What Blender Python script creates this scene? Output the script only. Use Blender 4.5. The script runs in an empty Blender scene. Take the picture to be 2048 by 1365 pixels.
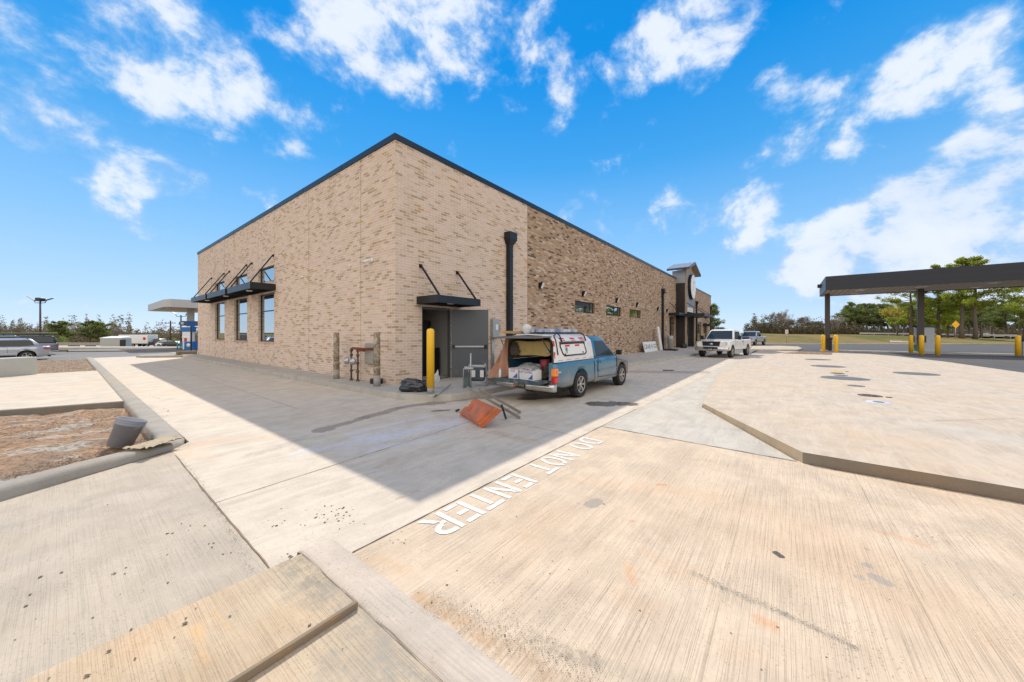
import bpy, bmesh, math, random
from mathutils import Vector, Matrix, noise
random.seed(7)
SC = bpy.context.scene
COL = SC.collection
R = math.radians
# ---------------------------------------------------------------- camera
# world axes follow the store walls: +X along the right wall, +Y along the left wall; camera above (0,0)
CZ = 1.6; FPX = 698.0; HOR = 666.5; HEAD = R(37.93)
SN, CN = math.sin(HEAD), math.cos(HEAD)
cam = bpy.data.cameras.new('camera'); camo = bpy.data.objects.new('camera', cam); COL.objects.link(camo)
camo.location = (0, 0, CZ); camo.rotation_euler = (R(90), 0, HEAD - R(90))
cam.sensor_width = 36; cam.lens = FPX/2048*36; cam.shift_y = -(682.5-HOR)/2048
cam.clip_start = 0.05; cam.clip_end = 5000
SC.camera = camo
# ---------------------------------------------------------------- light
SUN_EL = R(46.3); SUN_AZ = math.atan2(3.62, 5.84)      # azimuth clockwise from +Y
sun = bpy.data.lights.new('sun', 'SUN'); sun.energy = 3.35; sun.angle = R(0.5); sun.color = (1.0, 0.93, 0.82)
suno = bpy.data.objects.new('sun', sun); COL.objects.link(suno)
sd = Vector((math.sin(SUN_AZ)*math.cos(SUN_EL), math.cos(SUN_AZ)*math.cos(SUN_EL), math.sin(SUN_EL)))
suno.rotation_euler = sd.to_track_quat('Z', 'Y').to_euler(); suno.location = sd*50
SC.view_settings.view_transform = 'Standard'; SC.view_settings.look = 'None'
SC.view_settings.exposure = 0.35; SC.view_settings.gamma = 1
SC.view_settings.use_curve_mapping = False

class NT:
    """tiny node builder"""
    def __init__(s, tree): s.t = tree; s.n = tree.nodes; s.l = tree.links
    def new(s, typ, **kw):
        n = s.n.new(typ)
        for k, v in kw.items(): setattr(n, k, v)
        return n
    def put(s, sock, v):
        if v is None: return
        if isinstance(v, bpy.types.NodeSocket): s.l.new(v, sock)
        elif isinstance(v, (tuple, list)) and sock.type == 'RGBA' and len(v) == 3: sock.default_value = (*v, 1)
        else: sock.default_value = v
    def math(s, op, a, b=None, c=None, clamp=False):
        n = s.new('ShaderNodeMath', operation=op, use_clamp=clamp)
        for i, v in enumerate((a, b, c)): s.put(n.inputs[i], v)
        return n.outputs[0]
    def vmath(s, op, a, b=None, out=0):
        n = s.new('ShaderNodeVectorMath', operation=op); s.put(n.inputs[0], a)
        if b is not None:
            if op == 'SCALE': s.put(n.inputs[3], b)
            else: s.put(n.inputs[1], b)
        return n.outputs[out]
    def mix(s, f, a, b, blend='MIX'):
        n = s.new('ShaderNodeMix', data_type='RGBA', blend_type=blend); n.clamp_factor = True
        s.put(n.inputs[0], f); s.put(n.inputs[6], a); s.put(n.inputs[7], b); return n.outputs[2]
    def noise(s, vec, scale, detail=3, rough=.55, dist=0, col=False):
        n = s.new('ShaderNodeTexNoise'); s.put(n.inputs['Vector'], vec); n.inputs['Scale'].default_value = scale
        n.inputs['Detail'].default_value = detail; n.inputs['Roughness'].default_value = rough; n.inputs['Distortion'].default_value = dist
        return n.outputs['Color' if col else 'Fac']
    def ramp(s, f, stops, interp='LINEAR'):
        n = s.new('ShaderNodeValToRGB'); s.put(n.inputs[0], f); r = n.color_ramp; r.interpolation = interp
        while len(r.elements) < len(stops): r.elements.new(.5)
        for e, (p, c) in zip(r.elements, stops):
            e.position = p; e.color = (*c, 1) if isinstance(c, (tuple, list)) else (c, c, c, 1)
        return n.outputs[0]
    def sstep(s, f, a, b, x=0., y=1.):
        n = s.new('ShaderNodeMapRange', interpolation_type='SMOOTHSTEP'); s.put(n.inputs[0], f)
        n.inputs[1].default_value = a; n.inputs[2].default_value = b; n.inputs[3].default_value = x; n.inputs[4].default_value = y
        return n.outputs[0]
    def mapping(s, vec, scale=(1,1,1), loc=(0,0,0), rot=(0,0,0)):
        n = s.new('ShaderNodeMapping'); s.put(n.inputs[0], vec); n.inputs[1].default_value = loc
        n.inputs[2].default_value = rot; n.inputs[3].default_value = scale; return n.outputs[0]
    def sep(s, vec):
        n = s.new('ShaderNodeSeparateXYZ'); s.put(n.inputs[0], vec); return n.outputs
    def comb(s, x, y, z):
        n = s.new('ShaderNodeCombineXYZ'); s.put(n.inputs[0], x); s.put(n.inputs[1], y); s.put(n.inputs[2], z); return n.outputs[0]

# ---------------------------------------------------------------- sky with clouds (all in world directions)
def dirv(px, py):
    r = (px-1024)/FPX; z = (HOR-py)/FPX
    return Vector((r*SN+CN, -r*CN+SN, z)).normalized()
W = bpy.data.worlds.new('World'); SC.world = W; W.use_nodes = True
nt = NT(W.node_tree); nt.n.clear()
tc = nt.new('ShaderNodeTexCoord').outputs['Generated']
sky = nt.new('ShaderNodeTexSky', sky_type='NISHITA'); sky.sun_disc = False
sky.sun_elevation = SUN_EL; sky.sun_rotation = SUN_AZ
sky.air_density = 1.0; sky.dust_density = 0.3; sky.ozone_density = 3.0; sky.altitude = 100
xyz = nt.sep(tc)
zc = nt.math('MAXIMUM', xyz[2], 0.0)
# deepen the blue away from the horizon
K = 10.0
def kc(*c): return tuple(v/K for v in c)
grad = nt.ramp(zc, [(0,kc(4.3,5.2,6.3)),(.07,kc(3.1,4.5,6.2)),(.22,kc(1.7,3.6,6.0)),(.42,kc(.40,2.4,5.3)),(.60,kc(.02,1.75,4.9)),(1,kc(.01,1.2,4.0))])
gradk = nt.mix(1.0, grad, (K,K,K), 'MULTIPLY'); gradk.node.clamp_result = False
tint = nt.mix(nt.sstep(zc, 0.0, .50), (0.80, 0.98, 1.10), (0.30, 0.86, 1.42))
skyc = nt.mix(1.0, sky.outputs[0], tint, 'MULTIPLY')
skyb = nt.mix(.94, skyc, gradk)
# cloud noise in direction space, flattened a little
pv = nt.mapping(tc, (1,1,1.3))
warp = nt.vmath('SCALE', nt.vmath('SUBTRACT', nt.noise(pv, 3.0, 2, .5, col=True), (.5, .5, .5)), .10)
pw = nt.vmath('ADD', pv, warp)
f1 = nt.noise(pw, 6.0, 9, .60); f2 = nt.noise(pw, 12.0, 5, .62)
fb = nt.math('ADD', nt.math('ADD', nt.math('MULTIPLY', f1, .85), nt.math('MULTIPLY', f2, .35)), -.10)
# where the photographed clouds stand: (px, py, radius in radians, weight, horizontal stretch)
BLOBS = [(640,40,.10,.20,1),(760,60,.12,.26,1),(900,50,.13,.30,1),(1020,30,.11,.24,1),(820,150,.07,.20,1),(620,110,.06,.12,1),
 (330,100,.10,.18,1),(440,90,.09,.20,1),(530,210,.09,.16,1),(430,200,.06,.14,1),(290,180,.07,.12,1),(650,250,.06,.12,1),(260,60,.07,.10,1),
 (60,170,.08,.18,1),(120,230,.07,.20,1),(60,40,.10,.10,1),(40,240,.06,.16,1),
 (1280,110,.08,.28,1),(1370,70,.09,.32,1),(1460,30,.08,.26,1),(1245,150,.05,.20,1),(1140,200,.06,.18,1),(1110,260,.04,.12,1),
 (1540,290,.045,.26,1),(1600,300,.04,.22,1),(1680,290,.035,.24,1),(1640,220,.05,.18,1),(1760,190,.06,.20,1),(1870,130,.07,.24,1),(1960,90,.06,.26,1),(1990,210,.035,.22,1),(1540,190,.05,.14,1),
 (2010,300,.07,.40,1),(1930,390,.09,.40,1),(1850,420,.08,.38,1),(2040,420,.10,.40,1),(1760,460,.08,.38,1),(1680,500,.08,.36,1),(1900,500,.11,.38,1),(1600,540,.07,.30,1),(1760,560,.09,.32,1),(2000,520,.10,.36,1),
 (1500,480,.055,.32,1),(1440,510,.045,.26,1),(1400,440,.05,.30,1),(1330,410,.045,.28,1),(1530,400,.045,.30,1),(1470,420,.045,.26,1),(1300,440,.03,.16,1),
 (270,350,.045,.32,1),(340,355,.045,.34,1),(400,375,.035,.26,1),(230,400,.04,.26,1),(245,440,.035,.28,1),(600,300,.04,.10,1)]
acc = None
for px, py, rad, w, st in BLOBS:
    d = nt.vmath('DISTANCE', tc, tuple(dirv(px, py)), out=1)
    q = nt.sstep(d, 0.0, rad*1.5, w*1.1, 0.0)
    acc = q if acc is None else nt.math('ADD', acc, q)
bank = nt.sstep(nt.vmath('DISTANCE', tc, tuple(dirv(1880, 490)), out=1), .12, .42, .15, 0.0)
acc = nt.math('MINIMUM', acc, nt.math('ADD', .245, bank))
# unseen bright cloud bank added behind the camera to light the shaded walls
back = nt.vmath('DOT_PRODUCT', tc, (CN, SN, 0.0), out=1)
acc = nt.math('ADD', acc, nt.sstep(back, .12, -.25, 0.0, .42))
W.cycles.sampling_method = 'MANUAL'; W.cycles.sample_map_resolution = 256
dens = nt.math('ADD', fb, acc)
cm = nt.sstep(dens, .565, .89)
# soft structure inside the clouds: brighter cores, bluish thin parts
core = nt.sstep(nt.math('ADD', dens, nt.math('MULTIPLY', nt.math('SUBTRACT', f2, .5), .5)), .62, .86)
ccol = nt.mix(core, (3.0, 4.3, 5.9), (5.25, 5.65, 6.25))
low = nt.sstep(f1, .36, .60)
ccol = nt.mix(low, nt.mix(1.0, ccol, (.84, .89, .96), 'MULTIPLY'), ccol)
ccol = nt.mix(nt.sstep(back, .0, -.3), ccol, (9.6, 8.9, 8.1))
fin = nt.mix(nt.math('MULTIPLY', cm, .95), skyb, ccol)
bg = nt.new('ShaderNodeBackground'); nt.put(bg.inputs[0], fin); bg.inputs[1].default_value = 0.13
out = nt.new('ShaderNodeOutputWorld'); nt.l.new(bg.outputs[0], out.inputs[0])

# ---------------------------------------------------------------- coordinates read off the photograph, turned into metres
def G(x, y, h=0.0):
    z = (CZ-h)*FPX/(y-HOR); r = (x-1024)/FPX*z
    return Vector((r*SN+z*CN, -r*CN+z*SN, h))
def RF(r, f, h=0.0):          # r metres right of the view axis, f metres ahead
    return Vector((r*SN+f*CN, -r*CN+f*SN, h))
def AT(px, f, h=0.0): return RF((px-1024)/FPX*f, f, h)
CX, CY = 5.694, 8.586         # store corner
SLAB = 0.15

# ---------------------------------------------------------------- mesh builder
class MB:
    def __init__(s): s.v = []; s.f = []; s.m = []; s.sm = []
    def add(s, vs, fs, m=0, smooth=False):
        o = len(s.v); s.v += [tuple(v) for v in vs]
        for f in fs: s.f.append([i+o for i in f]); s.m.append(m); s.sm.append(smooth)
        return s
    def box(s, a, b, m=0, M=None):
        x0,y0,z0 = a; x1,y1,z1 = b
        if x0>x1: x0,x1=x1,x0
        if y0>y1: y0,y1=y1,y0
        if z0>z1: z0,z1=z1,z0
        vs = [Vector(p) for p in ((x0,y0,z0),(x1,y0,z0),(x1,y1,z0),(x0,y1,z0),(x0,y0,z1),(x1,y0,z1),(x1,y1,z1),(x0,y1,z1))]
        if M is not None: vs = [M @ v for v in vs]
        return s.add(vs, [(0,3,2,1),(4,5,6,7),(0,1,5,4),(1,2,6,5),(2,3,7,6),(3,0,4,7)], m)
    def quad(s, a, b, c, d, m=0, smooth=False): return s.add([a,b,c,d], [(0,1,2,3)], m, smooth)
    def poly(s, pts, m=0): return s.add(pts, [tuple(range(len(pts)))], m)
    def prism(s, pts, z0, z1, m=0, mtop=None, M=None, hs=None):
        """vertical prism over a 2D outline (ccw)"""
        ar = sum(pts[i][0]*pts[(i+1)%len(pts)][1]-pts[(i+1)%len(pts)][0]*pts[i][1] for i in range(len(pts)))
        if ar < 0: pts = pts[::-1]; hs = hs[::-1] if hs else None
        n = len(pts)
        lo = [Vector((p[0],p[1],z0)) for p in pts]; hi = [Vector((p[0],p[1],hs[i] if hs else z1)) for i,p in enumerate(pts)]
        if M is not None: lo = [M@v for v in lo]; hi = [M@v for v in hi]
        o = len(s.v); s.v += [tuple(v) for v in lo+hi]
        s.f.append([o+n+i for i in range(n)]); s.m.append(m if mtop is None else mtop); s.sm.append(False)
        s.f.append([o+n-1-i for i in range(n)]); s.m.append(m); s.sm.append(False)
        for i in range(n):
            j=(i+1)%n; s.f.append([o+i,o+j,o+n+j,o+n+i]); s.m.append(m); s.sm.append(False)
        return s
    def tube(s, path, rad, n=8, m=0, cap=True, smooth=True):
        path = [Vector(p) for p in path]; rads = rad if isinstance(rad,(list,tuple)) else [rad]*len(path)
        up = None; o = len(s.v)
        for i,p in enumerate(path):
            d = (path[min(i+1,len(path)-1)]-path[max(i-1,0)])
            if d.length < 1e-9: d = Vector((0,0,1))
            d.normalize()
            if up is None: up = Vector((0,0,1)) if abs(d.z)<.9 else Vector((1,0,0))
            x = d.cross(up)
            if x.length < 1e-6: x = d.cross(Vector((0,1,0)))
            x.normalize(); y = x.cross(d).normalized(); up = y
            for k in range(n):
                a = 2*math.pi*k/n; q = p + x*(math.cos(a)*rads[i]) + y*(math.sin(a)*rads[i]); s.v.append(tuple(q))
        for i in range(len(path)-1):
            for k in range(n):
                a=o+i*n+k; b=o+i*n+(k+1)%n; s.f.append([a,b,b+n,a+n]); s.m.append(m); s.sm.append(smooth)
        if cap:
            s.f.append([o+k for k in range(n)][::-1]); s.m.append(m); s.sm.append(False)
            e=o+(len(path)-1)*n; s.f.append([e+k for k in range(n)]); s.m.append(m); s.sm.append(False)
        return s
    def bar(s, a, b, w, h=None, m=0):
        """square bar from a to b"""
        a=Vector(a); b=Vector(b); h=w if h is None else h; d=(b-a).normalized()
        up=Vector((0,0,1)) if abs(d.z)<.95 else Vector((0,1,0)); x=d.cross(up).normalized()*(w/2); y=x.cross(d).normalized()*(h/2)
        vs=[a-x-y,a+x-y,a+x+y,a-x+y,b-x-y,b+x-y,b+x+y,b-x+y]
        return s.add(vs,[(0,3,2,1),(4,5,6,7),(0,1,5,4),(1,2,6,5),(2,3,7,6),(3,0,4,7)],m)
    def lathe(s, prof, c=(0,0,0), n=20, m=0, M=None, smooth=True, caps=True):
        """profile (radius, height) turned about z"""
        o=len(s.v); c=Vector(c)
        for r_,z in prof:
            for k in range(n):
                a=2*math.pi*k/n; v=Vector((r_*math.cos(a),r_*math.sin(a),z))
                if M is not None: v=M@v
                s.v.append(tuple(v+c))
        for i in range(len(prof)-1):
            for k in range(n):
                a=o+i*n+k; b=o+i*n+(k+1)%n; s.f.append([a,b,b+n,a+n]); s.m.append(m); s.sm.append(smooth)
        for e,rev in (((0,True),(len(prof)-1,False)) if caps else ()):
            if prof[e][0]>1e-4:
                q=[o+e*n+k for k in range(n)]; s.f.append(q[::-1] if rev else q); s.m.append(m); s.sm.append(False)
        return s
    def loft(s, rings, m=0, closed=True, caps=True, smooth=True, mf=None):
        o=len(s.v); n=len(rings[0])
        for r_ in rings: s.v += [tuple(p) for p in r_]
        for i in range(len(rings)-1):
            for k in range(n if closed else n-1):
                a=o+i*n+k; b=o+i*n+(k+1)%n; s.f.append([a,b,b+n,a+n]); s.m.append(mf(i,k) if mf else m); s.sm.append(smooth)
        if caps:
            s.f.append([o+k for k in range(n)][::-1]); s.m.append(m); s.sm.append(False)
            e=o+(len(rings)-1)*n; s.f.append([e+k for k in range(n)]); s.m.append(m); s.sm.append(False)
        return s
    def build(s, name, mats, parent=None, loc=None, bevel=0, uv=False, fix=True, bsteps=1):
        me=bpy.data.meshes.new(name); me.from_pydata(s.v, [], s.f)
        if not isinstance(mats,(list,tuple)): mats=[mats]
        for mt in mats: me.materials.append(mt)
        for p,mi,sm in zip(me.polygons,s.m,s.sm): p.material_index=mi; p.use_smooth=sm
        if fix or bevel:
            bm=bmesh.new(); bm.from_mesh(me)
            if fix: bmesh.ops.recalc_face_normals(bm, faces=bm.faces)
            if bevel:
                bmesh.ops.remove_doubles(bm, verts=bm.verts, dist=1e-5)
                es=[e for e in bm.edges if len(e.link_faces)==2 and e.calc_face_angle(0)>.5]
                bmesh.ops.bevel(bm, geom=es, offset=bevel, segments=bsteps, affect='EDGES', profile=.6)
            bm.to_mesh(me); bm.free()
        if uv:
            ul=me.uv_layers.new(name='UVMap')
            for p in me.polygons:
                nx,ny,nz=(abs(c) for c in p.normal)
                for li in p.loop_indices:
                    v=me.vertices[me.loops[li].vertex_index].co
                    if nz>nx and nz>ny: ul.data[li].uv=(v.x,v.y)
                    elif nx>ny: ul.data[li].uv=(v.y,v.z)
                    else: ul.data[li].uv=(v.x,v.z)
        o=bpy.data.objects.new(name, me); COL.objects.link(o)
        if parent is not None: o.parent=parent
        if loc is not None: o.location=loc
        return o

def tag(o, label=None, cat=None, group=None, kind=None):
    if label: o['label']=label
    if cat: o['category']=cat
    if group: o['group']=group
    if kind: o['kind']=kind
    return o
def thing(name, label, cat, loc=(0,0,0), rz=0, group=None):
    o=bpy.data.objects.new(name, None); COL.objects.link(o); o.location=loc; o.rotation_euler=(0,0,rz); o.empty_display_size=.2
    return tag(o, label, cat, group)
def kids(o): return [c for c in bpy.data.objects if c.parent==o]
def dup(o, loc=None, rz=None, label=None, group=None, scale=None, parent=None):
    r_=o.copy(); COL.objects.link(r_)
    if parent is not None: r_.parent=parent
    if loc is not None: r_.location=loc
    if rz is not None: r_.rotation_euler=(0,0,rz)
    if scale is not None: r_.scale=(scale,)*3
    if label: r_['label']=label
    if group: r_['group']=group
    for c in kids(o): dup(c, parent=r_)
    return r_
def struct(o): o['kind']='structure'; return o

# ---------------------------------------------------------------- materials
def mat(name, col, rough=.6, metal=0., var=.12, scale=6., bump=0., dirt=None, dirt_amt=.0, coat=0., spec=None, streak=False, alpha=None, emit=None):
    m=bpy.data.materials.new(name); m.use_nodes=True; t=NT(m.node_tree); b=m.node_tree.nodes['Principled BSDF']
    oc=t.new('ShaderNodeTexCoord').outputs['Object']
    n1=t.noise(oc, scale, 5, .6)
    lo=tuple(c*(1-var) for c in col); hi=tuple(min(1,c*(1+var)) for c in col)
    c=t.mix(n1, lo, hi)
    if dirt is not None:
        vv=t.mapping(oc,(1,1,.25)) if streak else oc
        dm=t.sstep(t.noise(vv, scale*.7, 8, .68), .62-dirt_amt*.4, .86-dirt_amt*.3)
        c=t.mix(dm, c, dirt)
    t.put(b.inputs['Base Color'], c); b.inputs['Metallic'].default_value=metal
    t.put(b.inputs['Roughness'], t.math('ADD', t.math('MULTIPLY', n1, .16), rough-.08))
    if coat: b.inputs['Coat Weight'].default_value=coat; b.inputs['Coat Roughness'].default_value=.05
    if spec is not None: b.inputs['Specular IOR Level'].default_value=spec
    if bump:
        bn=t.new('ShaderNodeBump'); bn.inputs['Strength'].default_value=.5; bn.inputs['Distance'].default_value=bump
        t.put(bn.inputs['Height'], t.noise(oc, scale*5, 4, .6)); t.l.new(bn.outputs[0], b.inputs['Normal'])
    if emit: 
        b.inputs['Emission Color'].default_value=(*emit[0],1); b.inputs['Emission Strength'].default_value=emit[1]
    return m
def glass_mat(name, tint=(.02,.025,.025), refl=.5, thru=.0, blend=.35):
    m=bpy.data.materials.new(name); m.use_nodes=True; t=NT(m.node_tree); t.n.clear()
    gl=t.new('ShaderNodeBsdfGlossy'); gl.inputs['Roughness'].default_value=.015; gl.inputs['Color'].default_value=(.92,.96,.97,1)
    df=t.new('ShaderNodeBsdfPrincipled'); df.inputs['Base Color'].default_value=(*tint,1); df.inputs['Roughness'].default_value=.3; df.inputs['Specular IOR Level'].default_value=.15
    tr=t.new('ShaderNodeBsdfTransparent'); tr.inputs[0].default_value=(.55,.62,.60,1)
    mx=t.new('ShaderNodeMixShader'); mx.inputs[0].default_value=thru; t.l.new(df.outputs[0],mx.inputs[1]); t.l.new(tr.outputs[0],mx.inputs[2])
    lw=t.new('ShaderNodeLayerWeight'); lw.inputs[0].default_value=blend
    fc=t.math('ADD', t.math('MULTIPLY', lw.outputs['Fresnel'], (1-refl)*(1 if refl>.3 else .45)), refl, clamp=True)
    m2=t.new('ShaderNodeMixShader'); t.l.new(fc,m2.inputs[0]); t.l.new(mx.outputs[0],m2.inputs[1]); t.l.new(gl.outputs[0],m2.inputs[2])
    o=t.new('ShaderNodeOutputMaterial'); t.l.new(m2.outputs[0],o.inputs[0]); return m

def brick_mat(name, stops, mortar, blotch=None, seed=0.):
    m=bpy.data.materials.new(name); m.use_nodes=True; t=NT(m.node_tree); b=m.node_tree.nodes['Principled BSDF']
    uv=t.new('ShaderNodeTexCoord').outputs['UV']
    v=t.mapping(uv,(1,1,1),(seed,SLAB and -.15,0))
    # a little waviness so the courses are not perfectly ruled
    v2=t.vmath('ADD', v, t.vmath('SCALE', t.vmath('SUBTRACT', t.noise(v,9,2,.5,col=True),(.5,.5,.5)), .006))
    br=t.new('ShaderNodeTexBrick', offset=.5, squash=1.0); t.put(br.inputs['Vector'], v2)
    br.inputs['Color1'].default_value=(0,0,0,1); br.inputs['Color2'].default_value=(1,1,1,1); br.inputs['Mortar'].default_value=(.5,.5,.5,1)
    br.inputs['Scale'].default_value=1; br.inputs['Mortar Size'].default_value=.0068; br.inputs['Mortar Smooth'].default_value=.25
    br.inputs['Brick Width'].default_value=.254; br.inputs['Row Height'].default_value=.0787; br.inputs['Bias'].default_value=0
    rnd=t.sep(br.outputs['Color'])[0]
    if blotch: rnd=t.math('ADD', rnd, t.math('MULTIPLY', t.math('SUBTRACT', t.noise(v, blotch[0], 4, .6), .5), blotch[1]), clamp=True)
    c=t.ramp(rnd, stops, 'LINEAR')
    fine=t.noise(v, 55, 4, .65); big=t.noise(v, .35, 3, .5)
    c=t.mix(t.math('MULTIPLY', fine, .30), c, t.mix(1., c, (.62,.58,.54), 'MULTIPLY'))
    mo=t.mix(t.noise(v,30,3,.6), tuple(k*.86 for k in mortar), mortar)
    c=t.mix(br.outputs['Fac'], c, mo)
    c=t.mix(t.sstep(big,.35,.7,0,.22), c, t.mix(1.,c,(1.05,.98,.90),'MULTIPLY'))
    t.put(b.inputs['Base Color'], c); b.inputs['Roughness'].default_value=.88
    bn=t.new('ShaderNodeBump'); bn.inputs['Strength'].default_value=.8; bn.inputs['Distance'].default_value=.008
    t.put(bn.inputs['Height'], t.math('SUBTRACT', t.math('MULTIPLY', fine,.35), t.math('MULTIPLY', br.outputs['Fac'],1.0)))
    t.l.new(bn.outputs[0], b.inputs['Normal']); return m

def concrete(name, col, warm=(.60,.42,.27), warm_amt=.35, broom=None, broom_amt=.0, blotch=None, dark=(.25,.22,.18), dark_amt=.25, swirl=False, bump=.002, speck=True):
    m=bpy.data.materials.new(name); m.use_nodes=True; t=NT(m.node_tree); b=m.node_tree.nodes['Principled BSDF']
    oc=t.new('ShaderNodeTexCoord').outputs['Object']
    big=t.noise(oc,.45,5,.6,.4); mid=t.noise(oc,2.3,6,.62,.3); fine=t.noise(oc,38,5,.7); grit=t.noise(oc,160,3,.7)
    c=t.mix(t.sstep(mid,.28,.72), tuple(k*.85 for k in col), tuple(min(1,k*1.10) for k in col))
    c=t.mix(t.sstep(big,.42,.72,0,warm_amt), c, warm)
    if swirl:   # trowel swirls, long in one direction
        sw=t.noise(t.mapping(oc,(.55,3.2,1),rot=(0,0,R(18))),1.5,7,.7,1.6)
        c=t.mix(t.sstep(sw,.42,.66,0,.55), c, tuple(min(1,k*1.22) for k in col))
        sw2=t.noise(t.mapping(oc,(.7,4.5,1),(3,7,0),(0,0,R(8))),1.1,7,.72,1.0)
        c=t.mix(t.sstep(sw2,.52,.74,0,.50), c, tuple(k*.70 for k in col))
    c=t.mix(t.sstep(t.noise(t.mapping(oc,loc=(5,2,0)),1.1,9,.72),.60,.80,0,dark_amt), c, dark)
    c=t.mix(t.sstep(fine,.30,.72,.22,0), c, tuple(k*.62 for k in col))
    if speck:
        vo=t.new('ShaderNodeTexVoronoi'); t.put(vo.inputs['Vector'],oc); vo.inputs['Scale'].default_value=24
        sp=t.math('MULTIPLY', t.sstep(vo.outputs['Distance'],.05,.16,1,0), t.sstep(t.noise(oc,2.7,3,.6),.55,.68))
        c=t.mix(t.math('MULTIPLY',sp,.6), c, (.16,.13,.10))
        v2=t.new('ShaderNodeTexVoronoi'); t.put(v2.inputs['Vector'],oc); v2.inputs['Scale'].default_value=48
        sp2=t.math('MULTIPLY', t.sstep(v2.outputs['Distance'],.10,.26,1,0), t.sstep(t.noise(oc,1.3,5,.7),.38,.62))
        c=t.mix(t.math('MULTIPLY',sp2,.7), c, (.20,.155,.11))
        c=t.mix(t.sstep(t.noise(t.mapping(oc,loc=(9,4,0)),4.5,7,.75),.52,.72,0,.30), c, t.mix(1.,c,(.80,.68,.55),'MULTIPLY'))
    h=t.math('MULTIPLY', grit, .5)
    if broom:
        sc=(1.3,230,1) if broom=='x' else (230,1.3,1)
        ln=t.noise(t.mapping(oc,sc),1.0,3,.6); ln2=t.noise(t.mapping(oc,tuple(k*.18 if k>50 else k*.5 for k in sc),(4,4,0)),1.0,3,.6)
        l1=t.sstep(ln,.53,.66)
        c=t.mix(t.math('MULTIPLY',l1,broom_amt), c, tuple(k*.60 for k in col))
        c=t.mix(t.math('MULTIPLY',t.sstep(ln2,.50,.72),broom_amt*.35), c, t.mix(.5, tuple(k*.66 for k in col), warm))
        h=t.math('SUBTRACT', h, t.math('MULTIPLY', l1, .9))
    t.put(b.inputs['Base Color'], c); t.put(b.inputs['Roughness'], t.math('ADD', t.math('MULTIPLY',mid,.2), .72))
    b.inputs['Specular IOR Level'].default_value=.3
    bn=t.new('ShaderNodeBump'); bn.inputs['Strength'].default_value=.6; bn.inputs['Distance'].default_value=bump
    t.put(bn.inputs['Height'],h); t.l.new(bn.outputs[0], b.inputs['Normal']); return m

def add_stains(m, items, seed=0., warp=.10):
    """soft-edged stains with a place and outline of their own: (a, b, radius, colour, amount, roughness or None)"""
    t=NT(m.node_tree); b=m.node_tree.nodes['Principled BSDF']; cs=b.inputs['Base Color'].links[0].from_socket; rs=b.inputs['Roughness'].links[0].from_socket
    oc=t.new('ShaderNodeTexCoord').outputs['Object']; fl=t.vmath('MULTIPLY',oc,(1,1,0))
    n=t.vmath('SUBTRACT',t.noise(t.mapping(fl,(1,1,1),(seed,seed,0)),3.2,6,.65,col=True),(.5,.5,.5)); edge=t.noise(fl,26,4,.7); brk=t.noise(fl,11,7,.75)
    for a,b_,r_,col,amt,ro in items:
        a=(a[0],a[1],0); d=(b_[0]-a[0],b_[1]-a[1],0); L2=max(1e-6,d[0]**2+d[1]**2)
        p=t.vmath('SUBTRACT',t.vmath('ADD',fl,t.vmath('MULTIPLY',t.vmath('SCALE',n,r_*2.6+.02),(1,1,0))),a)
        h=t.math('DIVIDE',t.vmath('DOT_PRODUCT',p,d,out=1),L2,clamp=True)
        q=t.vmath('LENGTH',t.vmath('SUBTRACT',p,t.vmath('SCALE',d,h)),out=1)
        soft=.75 if ro is None else .25
        k=t.sstep(t.math('ADD',q,t.math('MULTIPLY',t.math('SUBTRACT',edge,.5),r_*(.9 if ro is None else .15))),r_*(1+soft*.3),r_*(1-soft),0,amt)
        if ro is None: k=t.math('MULTIPLY',k,t.sstep(brk,.38,.60,.18,1.0))
        cs=t.mix(k,cs,col)
        if ro is not None: rs=t.math('ADD',t.math('MULTIPLY',rs,t.math('SUBTRACT',1,k)),t.math('MULTIPLY',k,ro))
    t.put(b.inputs['Base Color'],cs); t.put(b.inputs['Roughness'],rs)
M={}
M['brick_light']=brick_mat('brick_light', [(0,(.56,.36,.17)),(.03,(.44,.33,.22)),(.09,(.40,.30,.20)),(.15,(.50,.385,.28)),(.30,(.61,.47,.37)),(.6,(.65,.50,.41)),(1,(.69,.55,.46))], (.86,.73,.60), (0.9,.14))
M['brick_dark']=brick_mat('brick_dark', [(0,(.09,.052,.032)),(.08,(.13,.08,.05)),(.14,(.31,.205,.125)),(.50,(.41,.28,.18)),(.78,(.46,.335,.235)),(.88,(.50,.38,.29)),(1,(.62,.50,.41))], (.43,.31,.21), (.55,.30), 3.)
M['pave']=concrete('pavement_smooth',(.57,.495,.40),warm=(.60,.45,.29),warm_amt=.30,swirl=True,dark_amt=.12)
M['pave_broom']=concrete('pavement_broomed',(.62,.495,.365),warm=(.62,.43,.27),warm_amt=.5,broom='x',broom_amt=.16,dark_amt=.16,bump=.004)
M['pave_grey']=concrete('pavement_grey',(.475,.41,.33),warm=(.56,.44,.30),warm_amt=.5,broom='y',broom_amt=.13,dark_amt=.20)
M['slab_right']=concrete('slab_cream',(.52,.44,.35),warm=(.60,.42,.26),warm_amt=.45,swirl=True,dark_amt=.08)
M['slab_tri']=concrete('slab_grey_green',(.50,.458,.39),warm=(.55,.44,.30),warm_amt=.2,swirl=True,dark_amt=.08)
M['walk']=concrete('sidewalk',(.44,.41,.36),warm=(.42,.34,.24),warm_amt=.25,dark_amt=.22)
M['kerb']=concrete('kerb_concrete',(.35,.325,.28),warm=(.46,.34,.22),warm_amt=.45,dark_amt=.55,bump=.014)
M['kerb_dirt_shade']=concrete('kerb_dirt_shade',(.205,.18,.145),warm=(.30,.20,.12),warm_amt=.6,dark=(.07,.06,.05),dark_amt=.8,bump=.01)  # kerb grime, with the shade of the face also worked into the colour
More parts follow.
